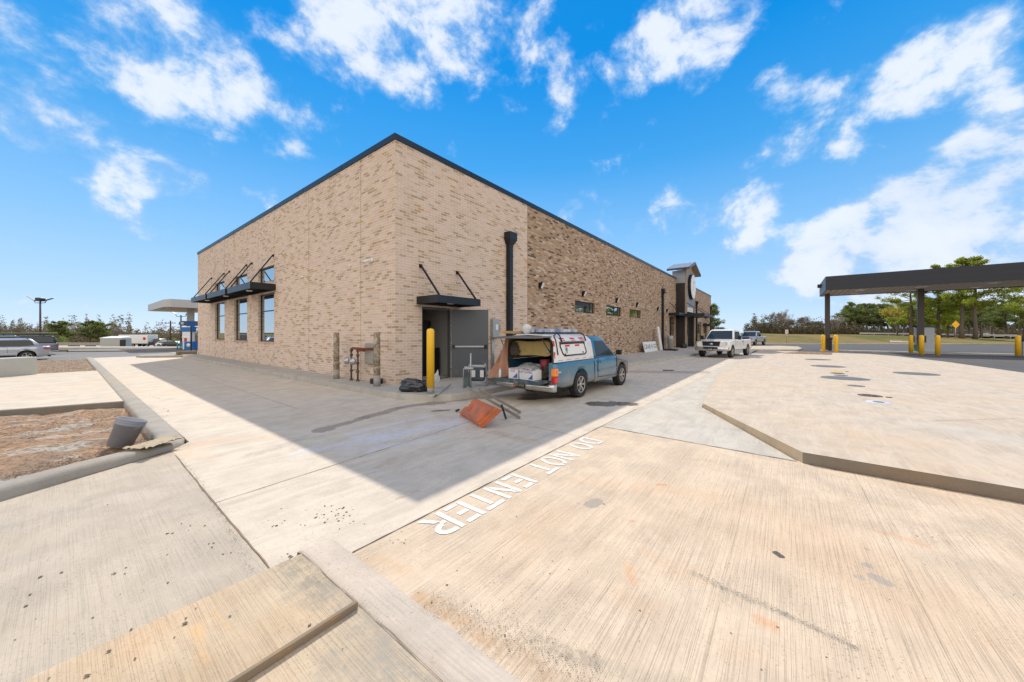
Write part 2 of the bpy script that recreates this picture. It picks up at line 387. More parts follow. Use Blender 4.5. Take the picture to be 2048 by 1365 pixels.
M['kerb_tan']=concrete('kerb_tan',(.40,.32,.22),warm=(.48,.32,.18),warm_amt=.6,dark=(.14,.12,.10),dark_amt=.8,bump=.01)
M['ramp']=concrete('ramp_tan',(.54,.43,.30),warm=(.60,.37,.19),warm_amt=.55,broom='y',broom_amt=.05,dark=(.27,.24,.20),dark_amt=.6,bump=.004)
M['ramp_edge']=concrete('ramp_strip',(.55,.47,.385),warm=(.56,.43,.33),warm_amt=.3,broom='y',broom_amt=.12,dark_amt=.12)
M['asphalt']=concrete('asphalt',(.105,.10,.098),warm=(.16,.145,.13),warm_amt=.5,dark=(.06,.06,.06),dark_amt=.5,bump=.01)
M['asphalt_far']=concrete('asphalt_pale',(.21,.20,.19),warm=(.26,.23,.2),warm_amt=.5,dark=(.12,.12,.12),dark_amt=.4,bump=.01)
M['flash']=mat('flashing',(.020,.028,.040),.35,.3,.1,2)
M['black']=mat('black_metal',(.012,.012,.014),.42,.2,.2,5)
M['char']=mat('charcoal_metal',(.022,.026,.032),.38,.4,.15,3)
M['galv']=mat('galvanised',(.42,.43,.44),.42,.7,.15,8)
M['doorp']=mat('door_paint',(.085,.095,.11),.42,.1,.10,2,dirt=(.16,.16,.165),dirt_amt=.2)
M['frame']=mat('dark_frame',(.02,.021,.023),.4,.3)
M['glass']=glass_mat('store_glass',(.03,.035,.033),.55,.25)
M['carglass']=glass_mat('car_glass',(.025,.03,.03),.035,.0,.12)
M['white']=mat('white_paint',(.72,.72,.70),.5,0,.06,5)
M['inside']=mat('interior_wall',(.42,.41,.39),.9)
M['joint_soil']=mat('joint_soil',(.24,.17,.11),.95,0,.4,12); M['joint']=mat('joint_dark',(.10,.08,.062),.95,0,.4,12)
M['yellow']=mat('safety_yellow',(.80,.46,.015),.45,0,.06,3,dirt=(.45,.26,.03),dirt_amt=.1)
M['rubber']=mat('rubber',(.018,.018,.018),.85,0,.3,10,dirt=(.09,.075,.06),dirt_amt=.2)
M['paintline']=mat('stencil_paint',(.80,.80,.77),.6,0,.06,26,dirt=(.60,.50,.39),dirt_amt=.60)

def GG(x,y): p=G(x,y); return (p.x,p.y)
def poly_st(pts,r_,col,amt,ro=None): return [(GG(*a),GG(*b),r_,col,amt,ro) for a,b in zip(pts,pts[1:])]
WET=(.245,.21,.18); DK=(.09,.075,.065)
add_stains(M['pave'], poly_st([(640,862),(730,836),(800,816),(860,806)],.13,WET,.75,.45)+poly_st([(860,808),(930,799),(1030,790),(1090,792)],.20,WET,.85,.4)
  +poly_st([(500,912),(600,880)],.10,(.36,.31,.27),.6)+poly_st([(872,822),(893,821)],.10,(.19,.16,.14),.9,.35)
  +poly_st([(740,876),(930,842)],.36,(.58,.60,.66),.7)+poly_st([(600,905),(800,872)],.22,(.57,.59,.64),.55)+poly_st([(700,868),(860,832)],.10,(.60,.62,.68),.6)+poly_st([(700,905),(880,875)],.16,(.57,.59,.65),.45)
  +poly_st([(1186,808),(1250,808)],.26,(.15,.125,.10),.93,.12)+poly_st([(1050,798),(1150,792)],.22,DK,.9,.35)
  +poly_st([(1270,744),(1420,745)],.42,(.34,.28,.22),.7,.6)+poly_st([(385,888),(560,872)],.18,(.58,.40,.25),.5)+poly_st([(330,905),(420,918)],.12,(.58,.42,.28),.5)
  +poly_st([(985,866),(1060,884)],.12,(.42,.25,.14),.5)+poly_st([(795,997),(805,994)],.03,(.40,.25,.14),.8)+poly_st([(826,984),(838,982)],.03,(.42,.26,.15),.8)
  +poly_st([(760,935),(790,918)],.10,(.40,.29,.20),.45)+poly_st([(380,900),(430,880)],.20,(.60,.42,.27),.45)+poly_st([(430,1035),(450,1075)],.10,(.50,.40,.29),.5))
BR=(.62,.40,.24)
add_stains(M['pave_broom'], poly_st([(1180,1010),(1190,1003)],.065,(.33,.29,.24),.85,.8)+poly_st([(1154,1006),(1156,1007)],.018,(.28,.24,.19),.7)
  +poly_st([(1552,1107),(1562,1113)],.026,DK,.95,.7)+poly_st([(1738,1133),(1739,1134)],.034,(.36,.32,.27),.8,.8)+poly_st([(1752,1154),(1775,1166)],.045,(.36,.32,.27),.8,.8)+poly_st([(1716,1154),(1722,1155)],.032,(.40,.35,.29),.7,.8)+poly_st([(1735,1098),(1738,1099)],.024,(.33,.29,.24),.6)
  +poly_st([(1318,970),(1332,971)],.030,(.58,.20,.05),.9)+poly_st([(1262,1043),(1264,1043)],.022,(.60,.22,.06),.85)
  +poly_st([(1150,960),(1420,990)],.16,BR,.35)+poly_st([(1300,1115),(1390,1150)],.14,BR,.35)+poly_st([(1240,1180),(1290,1215)],.12,BR,.3)+poly_st([(1520,1240),(1545,1255)],.05,(.62,.26,.08),.55)+poly_st([(1255,1130),(1268,1160)],.05,(.62,.30,.12),.45)+poly_st([(1450,1290),(1500,1310)],.10,BR,.3)+poly_st([(1750,1060),(1850,1090)],.05,(.62,.30,.12),.4)
  +poly_st([(1390,1148),(1450,1178),(1560,1225)],.035,(.46,.39,.30),.8)+poly_st([(1560,1225),(1640,1262),(1712,1299)],.025,(.38,.32,.25),.8)+[((1.34,1.75),(1.36,1.2),.06,(.50,.33,.19),.8,None),((1.37,1.15),(1.44,.2),.10,(.44,.31,.20),.75,None),((1.50,1.05),(1.58,.75),.06,(.30,.25,.19),.6,None),((1.58,.70),(1.72,.40),.06,(.34,.29,.22),.5,None),((1.3,2.35),(1.4,2.0),.08,(.56,.38,.23),.5,None)])
add_stains(M['ramp'], [((.93,2.62),(1.0,2.2),.11,(.24,.215,.17),.8,None),((.99,2.2),(.99,1.2),.11,(.33,.30,.25),.75,None),((.86,2.5),(.90,2.1),.10,(.34,.29,.22),.6,None),((.42,2.45),(.40,2.15),.030,(.64,.38,.16),.5,None),((.50,2.5),(.52,2.3),.015,(.64,.38,.16),.45,None),((.74,2.3),(.72,2.2),.008,(.64,.38,.16),.45,None),((.8,1.7),(.95,1.3),.16,(.34,.30,.24),.65,None),((.2,2.2),(.55,1.95),.12,(.42,.30,.18),.5,None)])
add_stains(M['slab_tri'], [((5.72,2.43),(6.0,2.40),.035,(.45,.28,.15),.85,None),((6.0,2.42),(9,2.39),.018,(.45,.33,.22),.6,None),((9,2.36),(16,2.30),.06,(.52,.38,.24),.7,None),((6.6,1.6),(7.3,2.0),.10,(.54,.42,.29),.4,None)])
add_stains(M['slab_right'], poly_st([(1440,760),(1560,770)],.5,(.60,.43,.28),.5)+poly_st([(1860,855),(2030,850)],.035,(.33,.24,.16),.75)+poly_st([(1730,890),(1860,905)],.25,(.60,.42,.26),.4)+poly_st([(1680,712),(2048,735)],.5,(.46,.44,.40),.6)+poly_st([(1900,870),(2040,900)],.4,(.46,.45,.41),.5))
# ================================================================ GROUND
def sstep(x,a,b):
    t=max(0,min(1,(x-a)/(b-a))); return t*t*(3-2*t)
def lerp(a,b,t): return a+(b-a)*t
def terrain_h(ang, d):
    """ang: radians right of the heading, d: distance"""
    a=max(-R(68),min(R(68),ang)); f=d*math.cos(a); u=math.tan(a)
    left=-.5 if f<34 else lerp(-.5,-2.3,(f-34)/66) if f<100 else lerp(-2.3,-4.2,(f-100)/90) if f<190 else -4.2+ (min(f,700)-190)/510*5
    crest=lerp(1.55,.75,max(0,min(1,(u-.70)/.45))) if u<1.15 else lerp(.75,.25,min(1,(u-1.15)/.3))
    right=-.35 if f<50 else lerp(0,crest,sstep(f,50,62)) if f<62 else lerp(crest,crest*.5+.1,min(1,(f-62)/60))
    if abs(ang)>R(95): return -.4
    return lerp(left,right,sstep(u,-.7,.45))
mb=MB(); NA=150; RAD=[0.0,1.5,4,8,12,16,20,24,28,31,34,37,40,43,46,48,50,51.5,53,55,57,59,61,62.5,64,67,71,76,83,92,104,120,140,165,200,260,360,550,900,1600,3000]
vs=[];fs=[]
# angles packed more densely ahead; the ring closes behind
ANG=[-math.pi+2*math.pi*i/NA for i in range(NA)]
for d in RAD:
    for a in ANG:
        dd=d/max(math.cos(a),.25) if abs(a)<R(75) else d/.2588*1.0
        if d==0: dd=0.01
        p=RF(dd*math.sin(a),dd*math.cos(a)); h=terrain_h(a,dd)
        if dd>55: h+=noise.noise(Vector((p.x*.03,p.y*.03,0)))*.5*min(1,(dd-55)/60)
        vs.append((p.x,p.y,h))
for i in range(len(RAD)-1):
    for k in range(NA):
        a=i*NA+k;b=i*NA+(k+1)%NA; fs.append((a,b,b+NA,a+NA))
mb.add(vs,fs,0,True)
m=bpy.data.materials.new('dormant_grass'); m.use_nodes=True; t=NT(m.node_tree); b=m.node_tree.nodes['Principled BSDF']
oc=t.new('ShaderNodeTexCoord').outputs['Object']
n1=t.noise(oc,.10,6,.65); n2=t.noise(oc,1.1,6,.7); n3=t.noise(oc,9,5,.75)
c=t.mix(t.sstep(n1,.42,.58),(.27,.20,.085),(.135,.145,.038)); c=t.mix(t.sstep(n2,.48,.70,0,.6),c,(.30,.20,.10)); c=t.mix(t.sstep(n3,.40,.62,.5,0),c,(.07,.06,.02))
t.put(b.inputs['Base Color'],c); b.inputs['Roughness'].default_value=1; b.inputs['Specular IOR Level'].default_value=.1; M['grass']=m
struct(mb.build('ground',M['grass']))

def slab(name, pts, top, mt, bottom=-.32, bevel=0, hs=None):
    mb=MB(); mb.prism([(p[0],p[1]) for p in pts],bottom,top,0,hs=hs); return struct(mb.build(name,mt,bevel=bevel))
# asphalt lane on the right and lot on the left
slab('asphalt_lane',[RF(9,21),RF(9,50.2),RF(110,50.2),RF(60,12),RF(20,12)],-.012,M['asphalt'])
slab('asphalt_lot',[(-60,35.2),(-60,64),(40,64),(40,35.2)],-.30,M['asphalt_far'],bottom=-1.0)
# main drive between store and foreground
slab('drive',[(.86,2.48),(5.65,2.475),(8.6,2.44),(16.4,2.36),(42,2.36),(42,12),(12,12),(12,35),(1.13,35),(1.13,6.9),(.90,6.6)],0,M['pave'])
slab('foreground_pavement',[(1.285,-16),(5.66,-16),(5.64,2.475),(1.285,2.475)],0.0,M['pave_broom'])
slab('left_pavement',[(-14,2.6),(.855,2.6),(.90,6.55),(-.4,6.1),(-14,0.5+.0)][:4]+[(-14,-1.2)],-.002,M['pave_grey'])
slab('corner_patch',[(5.66,2.47),(5.60,-.14),(8.46,1.40),(16.4,2.08),(42,2.12),(42,2.355),(16.4,2.355),(8.6,2.435)],.002,M['slab_tri'])
# raised slab on the right
q=[(8.46,1.38),(5.58,-.18),(5.52,-3),(5.5,-16)]
far=[G(2300,775,.10),G(2048,746,.10),G(1970,735,.10),G(1900,725,.10),G(1840,718,.10),G(1790,712.5,.09),G(1740,708.5,.06),G(1680,706,.04),G(1600,703.5,.03),G(1520,701,.02)]
pts=[(a,b) for a,b in q]+[(p.x,p.y) for p in far]+[(28,2.1),(16.4,2.07)]
hs=[.085,.135,.135,.135]+[p.z for p in far]+[.015,.02]
mb=MB(); mb.prism(pts,-.3,0,0,mtop=0,hs=hs)
bm=None
o=mb.build('raised_slab',[M['slab_right'],M['kerb_dirt_shade'],M['kerb_tan']]); struct(o)
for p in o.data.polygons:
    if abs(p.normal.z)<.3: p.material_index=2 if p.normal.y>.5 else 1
# triangulated top keeps its slopes
bm=bmesh.new(); bm.from_mesh(o.data); bmesh.ops.triangulate(bm,faces=[f for f in bm.faces if f.normal.z>.5 and len(f.verts)>4]); bm.to_mesh(o.data); bm.free()
# slim concrete lip round the raised slab so its edge is not knife sharp
def strip(pts, w, z, name, mt, kind='structure', jag=0., seed=1, top=None):
    rr=random.Random(seed); mb=MB(); P=[Vector((p[0],p[1])) for p in pts]; fine=[]
    for a,b in zip(P,P[1:]):
        n=max(1,int((b-a).length/(.12 if jag else 3)))
        for i in range(n): fine.append(a.lerp(b,i/n))
    fine.append(P[-1]); L=[];Rr=[]
    for i,p in enumerate(fine):
        d=(fine[min(i+1,len(fine)-1)]-fine[max(i-1,0)]).normalized(); nn=Vector((-d.y,d.x))
        off=rr.uniform(-jag,jag); ww=w*(rr.uniform(.45,1.5) if jag else 1)
        L.append((*(p+nn*(off+ww/2)),z)); Rr.append((*(p+nn*(off-ww/2)),z))
    n=len(L); mb.add(L+Rr,[(i+n,i+1+n,i+1,i) for i in range(n-1)])
    o=mb.build(name,mt); 
    if kind: o['kind']=kind
    return o
J=lambda pts,w=.012,z=.004,jag=.0025: strip(pts,w*.75,z,'pavement_joint',M['joint'],jag=jag,seed=len(bpy.data.objects))
J([(1.29,2.478),(5.65,2.472),(7.4,2.45)],.016); strip([(.86,2.76),(.865,4.2),(.90,6.3)],.008,.004,'pavement_joint',M['joint_soil'],jag=.004,seed=77)
J([(.87,4.22),(3.98,4.43),(7.74,4.78),(10,4.9)],.009); J([(4.93,4.48),(4.90,2.50)],.006); J([(3.03,8.1),(3.03,26)],.008)
J([(5.648,2.45),(5.60,-.12)],.016,z=.0065,jag=.005); J([(10.4,2.4),(10.4,5.9)],.008); J([(15.5,2.4),(15.5,5.75)],.009)
J([(7.74,4.78),(14,5.0),(24,4.2),(30,4.0)],.010,z=.0045); J([(1.2,16.0),(4.7,16.0)],.008); J([(1.2,24),(4.7,24)],.010)
J([(22,2.4),(22,5.3)],.012)
# longer saw marks of the broomed panel
M['groove']=mat('groove',(.34,.27,.20),.95,0,.3,9)
for y,w in ((.30,.0016),(-.64,.0018)):
    strip([(1.3,y),(5.6,y+.01)],w,.004,'broom_groove',M['groove'],jag=.0008,seed=int(y*100)+500)

strip([(5.46,-9),(5.52,-3),(5.565,-.24)],.035,.0046,'kerb_foot_dirt',M['joint_soil'],jag=.012,seed=91); strip([(5.60,-.22),(7.0,.56),(8.40,1.31)],.030,.0066,'kerb_foot_dirt',M['joint_soil'],jag=.012,seed=92)
# foreground ramp kerb (tan walk piece and its pale sloping strip)
def sheet(name, grid, mt, smooth=True):
    mb=MB(); n=len(grid[0]); mb.add([p for r_ in grid for p in r_],[(i*n+j,i*n+j+1,(i+1)*n+j+1,(i+1)*n+j) for i in range(len(grid)-1) for j in range(n-1)],0,smooth)
    return struct(mb.build(name,mt))
gx=[-9,-5,-3,-1.5,-.5,0,.5,.9,1.025]; gy=[2.735,2.715,2.69,2.66,2.2,1.6,1.0,.2,-1,-3]
sheet('ramp_walk',[[(x,y,(.0 if j==0 else .022 if j==1 else .042 if j==2 else .052)) for x in gx] for j,y in enumerate(gy)],M['ramp'])
gx=[1.026,1.032,1.12,1.22,1.27,1.292]; hz_=[.044,.053,.048,.030,.012,-.004]
sheet('ramp_strip',[[(x,y,-.004 if j==0 else h*(.75 if j==1 else 1)) for x,h in zip(gx,hz_)] for j,y in enumerate([2.76,2.745,2.70,2.3,1.6,1.0,.2,-1,-3])],M['ramp_edge'])
strip([(1.028,2.70),(1.032,2.3),(1.024,1.9),(1.036,1.6),(1.026,1.2),(1.03,.6)],.0035,.0575,'ramp_crack',M['joint_soil'],jag=.008,seed=3)

# kerb of the planting bed: rounded profile swept along its path
def sweep_profile(path, prof, name, mt, m2=None):
    """path: (x,y,z); prof: (offset to the left, height)"""
    rings=[]; P=[Vector(p) for p in path]
    for i,p in enumerate(P):
        d=(P[min(i+1,len(P)-1)]-P[max(i-1,0)]); d.z=0; d.normalize(); nn=Vector((-d.y,d.x,0))
        rings.append([Vector((p.x+nn.x*o_,p.y+nn.y*o_,(h if h<0 else h+p.z))) for o_,h in prof])
    mb=MB(); mb.loft(rings,0,True,True,True); return mb.build(name,mt)
pr=[(0.0,-.30),(0.0,-.05),(.004,-.01-0+.0),(.02,.0),(.05,.012),(.10,.012),(.25,.006),(.285,-.006),(.30,-.03),(.305,-.30)]
path=[(-9,1.0,.12),(-6,2.8,.12),(-3,4.45,.12),(-1.6,5.22,.12),(-.4,5.86,.12),(.2,6.20,.115),(.62,6.42,.10),(.90,6.60,.075),(1.06,6.82,.05),(1.12,7.15,.035),(1.13,8,.03),(1.13,10,.03),(1.13,13,.03),(1.13,18,.03),(1.14,26,.03),(1.14,35.3,.03)]
def sweep2(path, name, mt):
    rings=[]; P=[Vector(p) for p in path]
    for i,p in enumerate(P):
        d=(P[min(i+1,len(P)-1)]-P[max(i-1,0)]); d.z=0; d.normalize(); nn=Vector((-d.y,d.x,0)); h=p.z
        prof=[(0,-.3),(0,0),(.012,h*.55),(.03,h*.85),(.06,h),(.10,h+.004),(.22,h),(.265,h-.008),(.285,h-.04),(.29,-.05),(.30,-.3)]
        rings.append([Vector((p.x+nn.x*o_,p.y+nn.y*o_,z)) for o_,z in prof])
    mb=MB(); mb.loft(rings,0,True,True,True); return mb.build(name,mt)
struct(sweep2(path,'planting_kerb',M['kerb']))
# bare earth inside the kerb, a lumpy sheet
m=bpy.data.materials.new('bare_earth'); m.use_nodes=True; t=NT(m.node_tree); b=m.node_tree.nodes['Principled BSDF']
oc=t.new('ShaderNodeTexCoord').outputs['Object']
n1=t.noise(t.mapping(oc,(1,1,1),rot=(0,0,R(-38))),.9,6,.65,.6); st=t.noise(t.mapping(oc,(.65,1.7,1),(2,3,0),(0,0,R(-34))),1.3,6,.65,.5); n3=t.noise(oc,14,7,.75)
c=t.mix(t.sstep(n1,.38,.62),(.45,.27,.15),(.33,.23,.15)); c=t.mix(t.sstep(st,.52,.60),c,(.47,.42,.35)); c=t.mix(t.sstep(n3,.38,.56,.75,0),c,(.09,.06,.04)); c=t.mix(t.sstep(t.noise(oc,2.4,6,.7),.60,.72,0,.8),c,(.13,.11,.095))
t.put(b.inputs['Base Color'],c); b.inputs['Roughness'].default_value=.95
bn=t.new('ShaderNodeBump'); bn.inputs['Strength'].default_value=1; bn.inputs['Distance'].default_value=.03; t.put(bn.inputs['Height'],t.noise(oc,22,8,.75)); t.l.new(bn.outputs[0],b.inputs['Normal']); M['earth']=m
N=70; g=[]
for i in range(N+1):
    row=[]
    for j in range(N+1):
        y=4.2+9.6*i/N; x=-6.5+7.5*j/N
        if y< 4.2+(x+6.5)*.27: pass
        z=-.10+.08*noise.fractal(Vector((x*1.6,y*1.6,1)),1,2,5)+.03*noise.noise(Vector((x*9,y*9,4)))
        row.append((x,y,z))
    g.append(row)
# keep the earth only on the bed side of the kerb
mb=MB(); idx={}
def bedok(x,y): return y> .545*(x+.4)+6.05 and x<.95
n=N+1; vs=[p for r_ in g for p in r_]; fs=[]
for i in range(N):
    for j in range(N):
        q4=(i*n+j,i*n+j+1,(i+1)*n+j+1,(i+1)*n+j)
        if all(bedok(vs[k][0],vs[k][1]) for k in q4): fs.append(q4)
mb.add(vs,fs,0,True); o=mb.build('earth_bed',M['earth'],fix=False); struct(o)
# slab beyond the bed and gravel strip
a=G(0,814,.10); b_=G(262,797,.08); c_=G(203,741,.0); d_=G(75,748,.0)
dirn=(a-b_); a2=a+dirn*4; e=(d_-c_); d2=d_+e*5
slab('parking_slab',[(b_.x,b_.y),(c_.x-.05,c_.y),(d2.x,d2.y),(a2.x,a2.y)],0,M['pave'],bottom=-.4,bevel=.012)
slab('parking_slab_lip',[(b_.x,b_.y-.012),(b_.x-.0,b_.y+.13),(a2.x,a2.y+.13),(a2.x,a2.y-.012)],.02,M['kerb_dirt_shade'],bottom=-.4,bevel=.015)
m=bpy.data.materials.new('wood_mulch'); m.use_nodes=True; t=NT(m.node_tree); b=m.node_tree.nodes['Principled BSDF']
oc=t.new('ShaderNodeTexCoord').outputs['Object']
vo=t.new('ShaderNodeTexVoronoi'); t.put(vo.inputs['Vector'],t.mapping(oc,(1,1,1))); vo.inputs['Scale'].default_value=9
c=t.ramp(t.sep(vo.outputs['Color'])[0],[(0,(.10,.07,.045)),(.3,(.26,.17,.10)),(.7,(.40,.27,.16)),(1,(.55,.42,.28))]); c=t.mix(t.sstep(vo.outputs['Distance'],.25,.6,0,.6),c,(.08,.055,.04))
t.put(b.inputs['Base Color'],c); b.inputs['Roughness'].default_value=1
bn=t.new('ShaderNodeBump'); bn.inputs['Distance'].default_value=.04; t.put(bn.inputs['Height'],t.math('SUBTRACT',1,vo.outputs['Distance'])); t.l.new(bn.outputs[0],b.inputs['Normal']); M['mulch']=m
gg=[];
for i in range(13):
    gg.append([(-10+11.0*j/30, c_.y+.1+(35.0-c_.y)*i/12, -.05+.03*noise.noise(Vector((j*1.3,i*1.7,0)))) for j in range(31)])
o=sheet('mulch_bed',gg,M['mulch'])
o['kind']='stuff'

# sidewalk round the store
sw=[(4.78,36),(4.78,14.4),(4.86,9.6),(4.88,7.7),(5.0,6.95),(5.25,6.45),(5.6,6.17),(6.1,6.06),(7.8,6.10),(12,5.95),(16.8,5.75),(22.3,5.38),(27.4,4.85),(40,4.6),(62,4.6),(62,40),(12,40)]
mb=MB(); mb.prism(sw,-.3,SLAB,0); struct(mb.build('sidewalk',M['walk'],bevel=.018,bsteps=2))
mb=MB(); mb.prism([(4.75,31.2),(3.1,32.6),(2.9,33.6),(3.1,34.4),(4.75,35.2)],-.3,.13,0); struct(mb.build('sidewalk_nose',M['kerb'],bevel=.03))
# grass-bank kerb, crest road, exit drive on the right
def rfstrip(name, rows, mt, z0=.0, kind='structure'):
    """rows of (f, dh) pairs across the view at angles from px0 to px1, draped on the terrain"""
    return
def drape(name, px0, px1, f0, f1, dh, mt, n=24, f0b=None, f1b=None, h=None):
    g=[]
    for j,(fa,fb_) in enumerate(((f0,f0 if f0b is None else f0b),(f1,f1 if f1b is None else f1b))):
        row=[]
        for i in range(n+1):
            t_=i/n; px=lerp(px0,px1,t_); f=lerp(fa,fb_,t_); u=(px-1024)/FPX
            z=h if h is not None else terrain_h(math.atan(u),f*math.sqrt(1+u*u))+dh
            p=AT(px,f,z); row.append((p.x,p.y,p.z))
        g.append(row)
    return sheet(name,g,mt)
mb=MB(); a_=RF(9,50.2);b_=RF(110,50.2);d=(RF(0,1)-RF(0,0))
mb.prism([tuple(RF(14,50.2))[:2],tuple(RF(110,50.2))[:2],tuple(RF(110,50.65))[:2],tuple(RF(14,50.65))[:2]],-.3,.13); struct(mb.build('lane_kerb',M['walk'],bevel=.03))
mb=MB(); mb.prism([tuple(AT(x,f))[:2] for x,f in ((1500,63.5),(1840,62),(2400,56),(2400,63),(1840,70),(1500,70))],-.3,1.0,0,hs=None)
M['road_pale']=concrete('road_pale',(.42,.39,.34),dark_amt=.05)
drape('crest_road',1420,1860,62.0,64.5,.10,M['road_pale'],f0b=62.0,f1b=64.5)
drape('exit_drive',1780,2300,53.5,60.5,.06,M['road_pale'],f0b=50.6,f1b=58.5)
drape('far_road',1790,2500,92,118,.35,M['road_pale'])
# island under the right canopy, gravel triangle and bare nose
mb=MB(); mb.prism([(41.2,-2.6),(42.6,-2.6),(42.6,-24),(41.2,-24)],-.3,.10); struct(mb.build('pump_island',M['walk'],bevel=.02))
gv=[G(1566,706.5,.05),G(1600,704,.05),G(1665,706,.05),G(1664,710.5,.05)]
mb=MB(); mb.prism([(p.x,p.y) for p in gv],-.3,.065); o=mb.build('gravel_patch',M['mulch']); o['kind']='stuff'
nose=[G(1500,699,.12),G(1595,699.5,.12),G(1605,697,.12),G(1597,693.5,.12),G(1560,692,.12),G(1500,692,.12)]
mb=MB(); mb.prism([(p.x,p.y) for p in nose],-.3,.12); struct(mb.build('island_nose',M['slab_right'],bevel=.03))
# left far bits: lot kerbs, lawn strip, far road
def quadstrip(name, pts, z, mt, th=.4):
    mb=MB(); mb.prism([(p.x,p.y) for p in pts],z-th,z); return struct(mb.build(name,mt))
quadstrip('lot_kerb',[AT(60,35,0),AT(235,36,0),AT(395,37.5,0),AT(395,36.9,0),AT(235,35.4,0),AT(60,34.4,0)][:6],-.20,M['kerb_dirt_shade'],.3)
quadstrip('lane_strip',[AT(-200,50,0),AT(400,48,0),AT(400,44,0),AT(-200,46,0)],-.26,M['road_pale'],.3)
quadstrip('far_left_road',[AT(-400,88,0),AT(420,88,0),AT(420,73,0),AT(-400,73,0)],-1.55,M['road_pale'],.4)

# ================================================================ STORE
store=thing('store_building','long single-storey brick store with pale corner and brown mottled right wall','building',(CX,CY,0))
LL=23.45; LR=53.6; HT=7.03
def wallgrid(mb, org, du, length, z0, z1, ops, depth, m=0, split=None, m2=None, mrev=None):
    """wall with rectangular openings (u0,u1,z0,z1), with reveals; normal = outward"""
    org=Vector(org); du=Vector(du); out=Vector((0,-1,0)) if abs(du.x)>.5 else Vector((-1,0,0))
    us=sorted({0,length,*[o[0] for o in ops],*[o[1] for o in ops],*([split] if split else [])}); zs=sorted({z0,z1,*[o[2] for o in ops],*[o[3] for o in ops]})
    P=lambda u,z,d=0: org+du*u-out*d+Vector((0,0,z))
    for a,b in zip(us,us[1:]):
        for c,d in zip(zs,zs[1:]):
            if any(a>=o[0]-1e-6 and b<=o[1]+1e-6 and c>=o[2]-1e-6 and d<=o[3]+1e-6 for o in ops): continue
            mm=m if split is None or b<=split+1e-6 else m2
            mb.quad(P(a,c),P(b,c),P(b,d),P(a,d),mm)
    for a,b,c,d in ops:
        mm=m if split is None or b<=split+1e-6 else m2
        mb.quad(P(a,c),P(a,d),P(a,d,depth),P(a,c,depth),mm); mb.quad(P(b,c),P(b,c,depth),P(b,d,depth),P(b,d),mm)
        mb.quad(P(a,d),P(b,d),P(b,d,depth),P(a,d,depth),mm); mb.quad(P(a,c),P(a,c,depth),P(b,c,depth),P(b,c),mm)
LOPS=[(9.17,11.20,1.20,3.42),(12.87,15.05,1.20,3.42),(16.91,19.0,1.20,3.42),(9.17,11.20,3.93,4.62),(12.87,15.05,3.93,4.62),(16.91,19.0,3.93,4.62)]
ROPS=[(.92,2.10,SLAB,2.40),(10.66,13.10,2.70,3.30),(14.68,17.26,2.70,3.30),(18.79,21.3,2.72,3.30),(29.7,31.6,1.03,3.15),(43.0,46.0,.2,3.0),(47.5,50,.9,3.0)]
mb=MB(); wallgrid(mb,(0,0,0),(0,1,0),LL,SLAB,HT,LOPS,.16)
o=mb.build('side_wall',[M['brick_light']],store,uv=True,fix=False)
for l_ in o.data.uv_layers[0].data: l_.uv=(l_.uv[0]+41.37,l_.uv[1])
mb=MB(); wallgrid(mb,(0,0,0),(1,0,0),LR,SLAB,HT,ROPS,.16,0,6.394,1)
o=mb.build('front_wall',[M['brick_light'],M['brick_dark']],store,uv=True,fix=False)
mb=MB(); mb.box((.25,LL-.2,SLAB),(LR,LL,HT)); mb.box((LR-.2,.0+.003,SLAB),(LR,LL-.2,HT)); mb.build('rear_wall',M['brick_dark'],store,uv=True)
mb=MB(); mb.box((.2,.2,6.55),(LR-.2,LL-.2,6.7)); mb.build('roof',M['galv'],store)
mb=MB(); w=.32
for a,b in (((-.035,-.035),(LR+.035,w)),((-.035,w),(w,LL+.035)),((LR-w,w),(LR+.035,LL+.035)),((w,LL-w),(LR-w,LL+.035))):
    mb.box((a[0],a[1],HT-.01),(b[0],b[1],HT+.155))
mb.build('coping',M['flash'],store)
# seams in the coping
for x in range(3,53,3): MB().box((x,-.040,HT-.012),(x+.02,.0,HT+.158)).build('coping_seam',M['black'],store)
for y in range(3,23,3): MB().box((-.040,y,HT-.012),(.0,y+.02,HT+.158)).build('coping_seam',M['black'],store)
M['caulk']=mat('caulk',(.24,.16,.11),.9)
def cj(a,b): MB().box(a,b).build('control_joint',M['caulk'],store)
for u in (1.83,5.6): cj((-.003,u,SLAB),(.01,u+.012,HT-.02))
for u in (9.15,11.20,12.85,15.05,16.89,19.0): cj((-.003,u,SLAB),(.01,u+.010,1.05)); cj((-.003,u,4.72),(.01,u+.010,HT-.02))
for u in (13.85,22.6,30.5): cj((u,-.003,SLAB),(u+.012,.01,HT-.02))
cj((6.385,-.004,SLAB),(6.399,.01,HT-.02))
mb=MB(); mb.box((.2,.2,.1),(LR-.2,LL-.2,SLAB+.003)); mb.build('floor_inside',M['walk'],store)
mb=MB(); mb.box((.3,3.2,SLAB),(8,3.3,3.1)); mb.box((2.35,.3,SLAB),(2.45,3.2,3.1)); mb.box((.3,.3,3.05),(8,3.2,3.1)); mb.box((9,6,SLAB),(40,6.1,3.6)); mb.box((6,9,SLAB),(6.1,LL-1,3.6)); mb.build('partition',M['inside'],store)
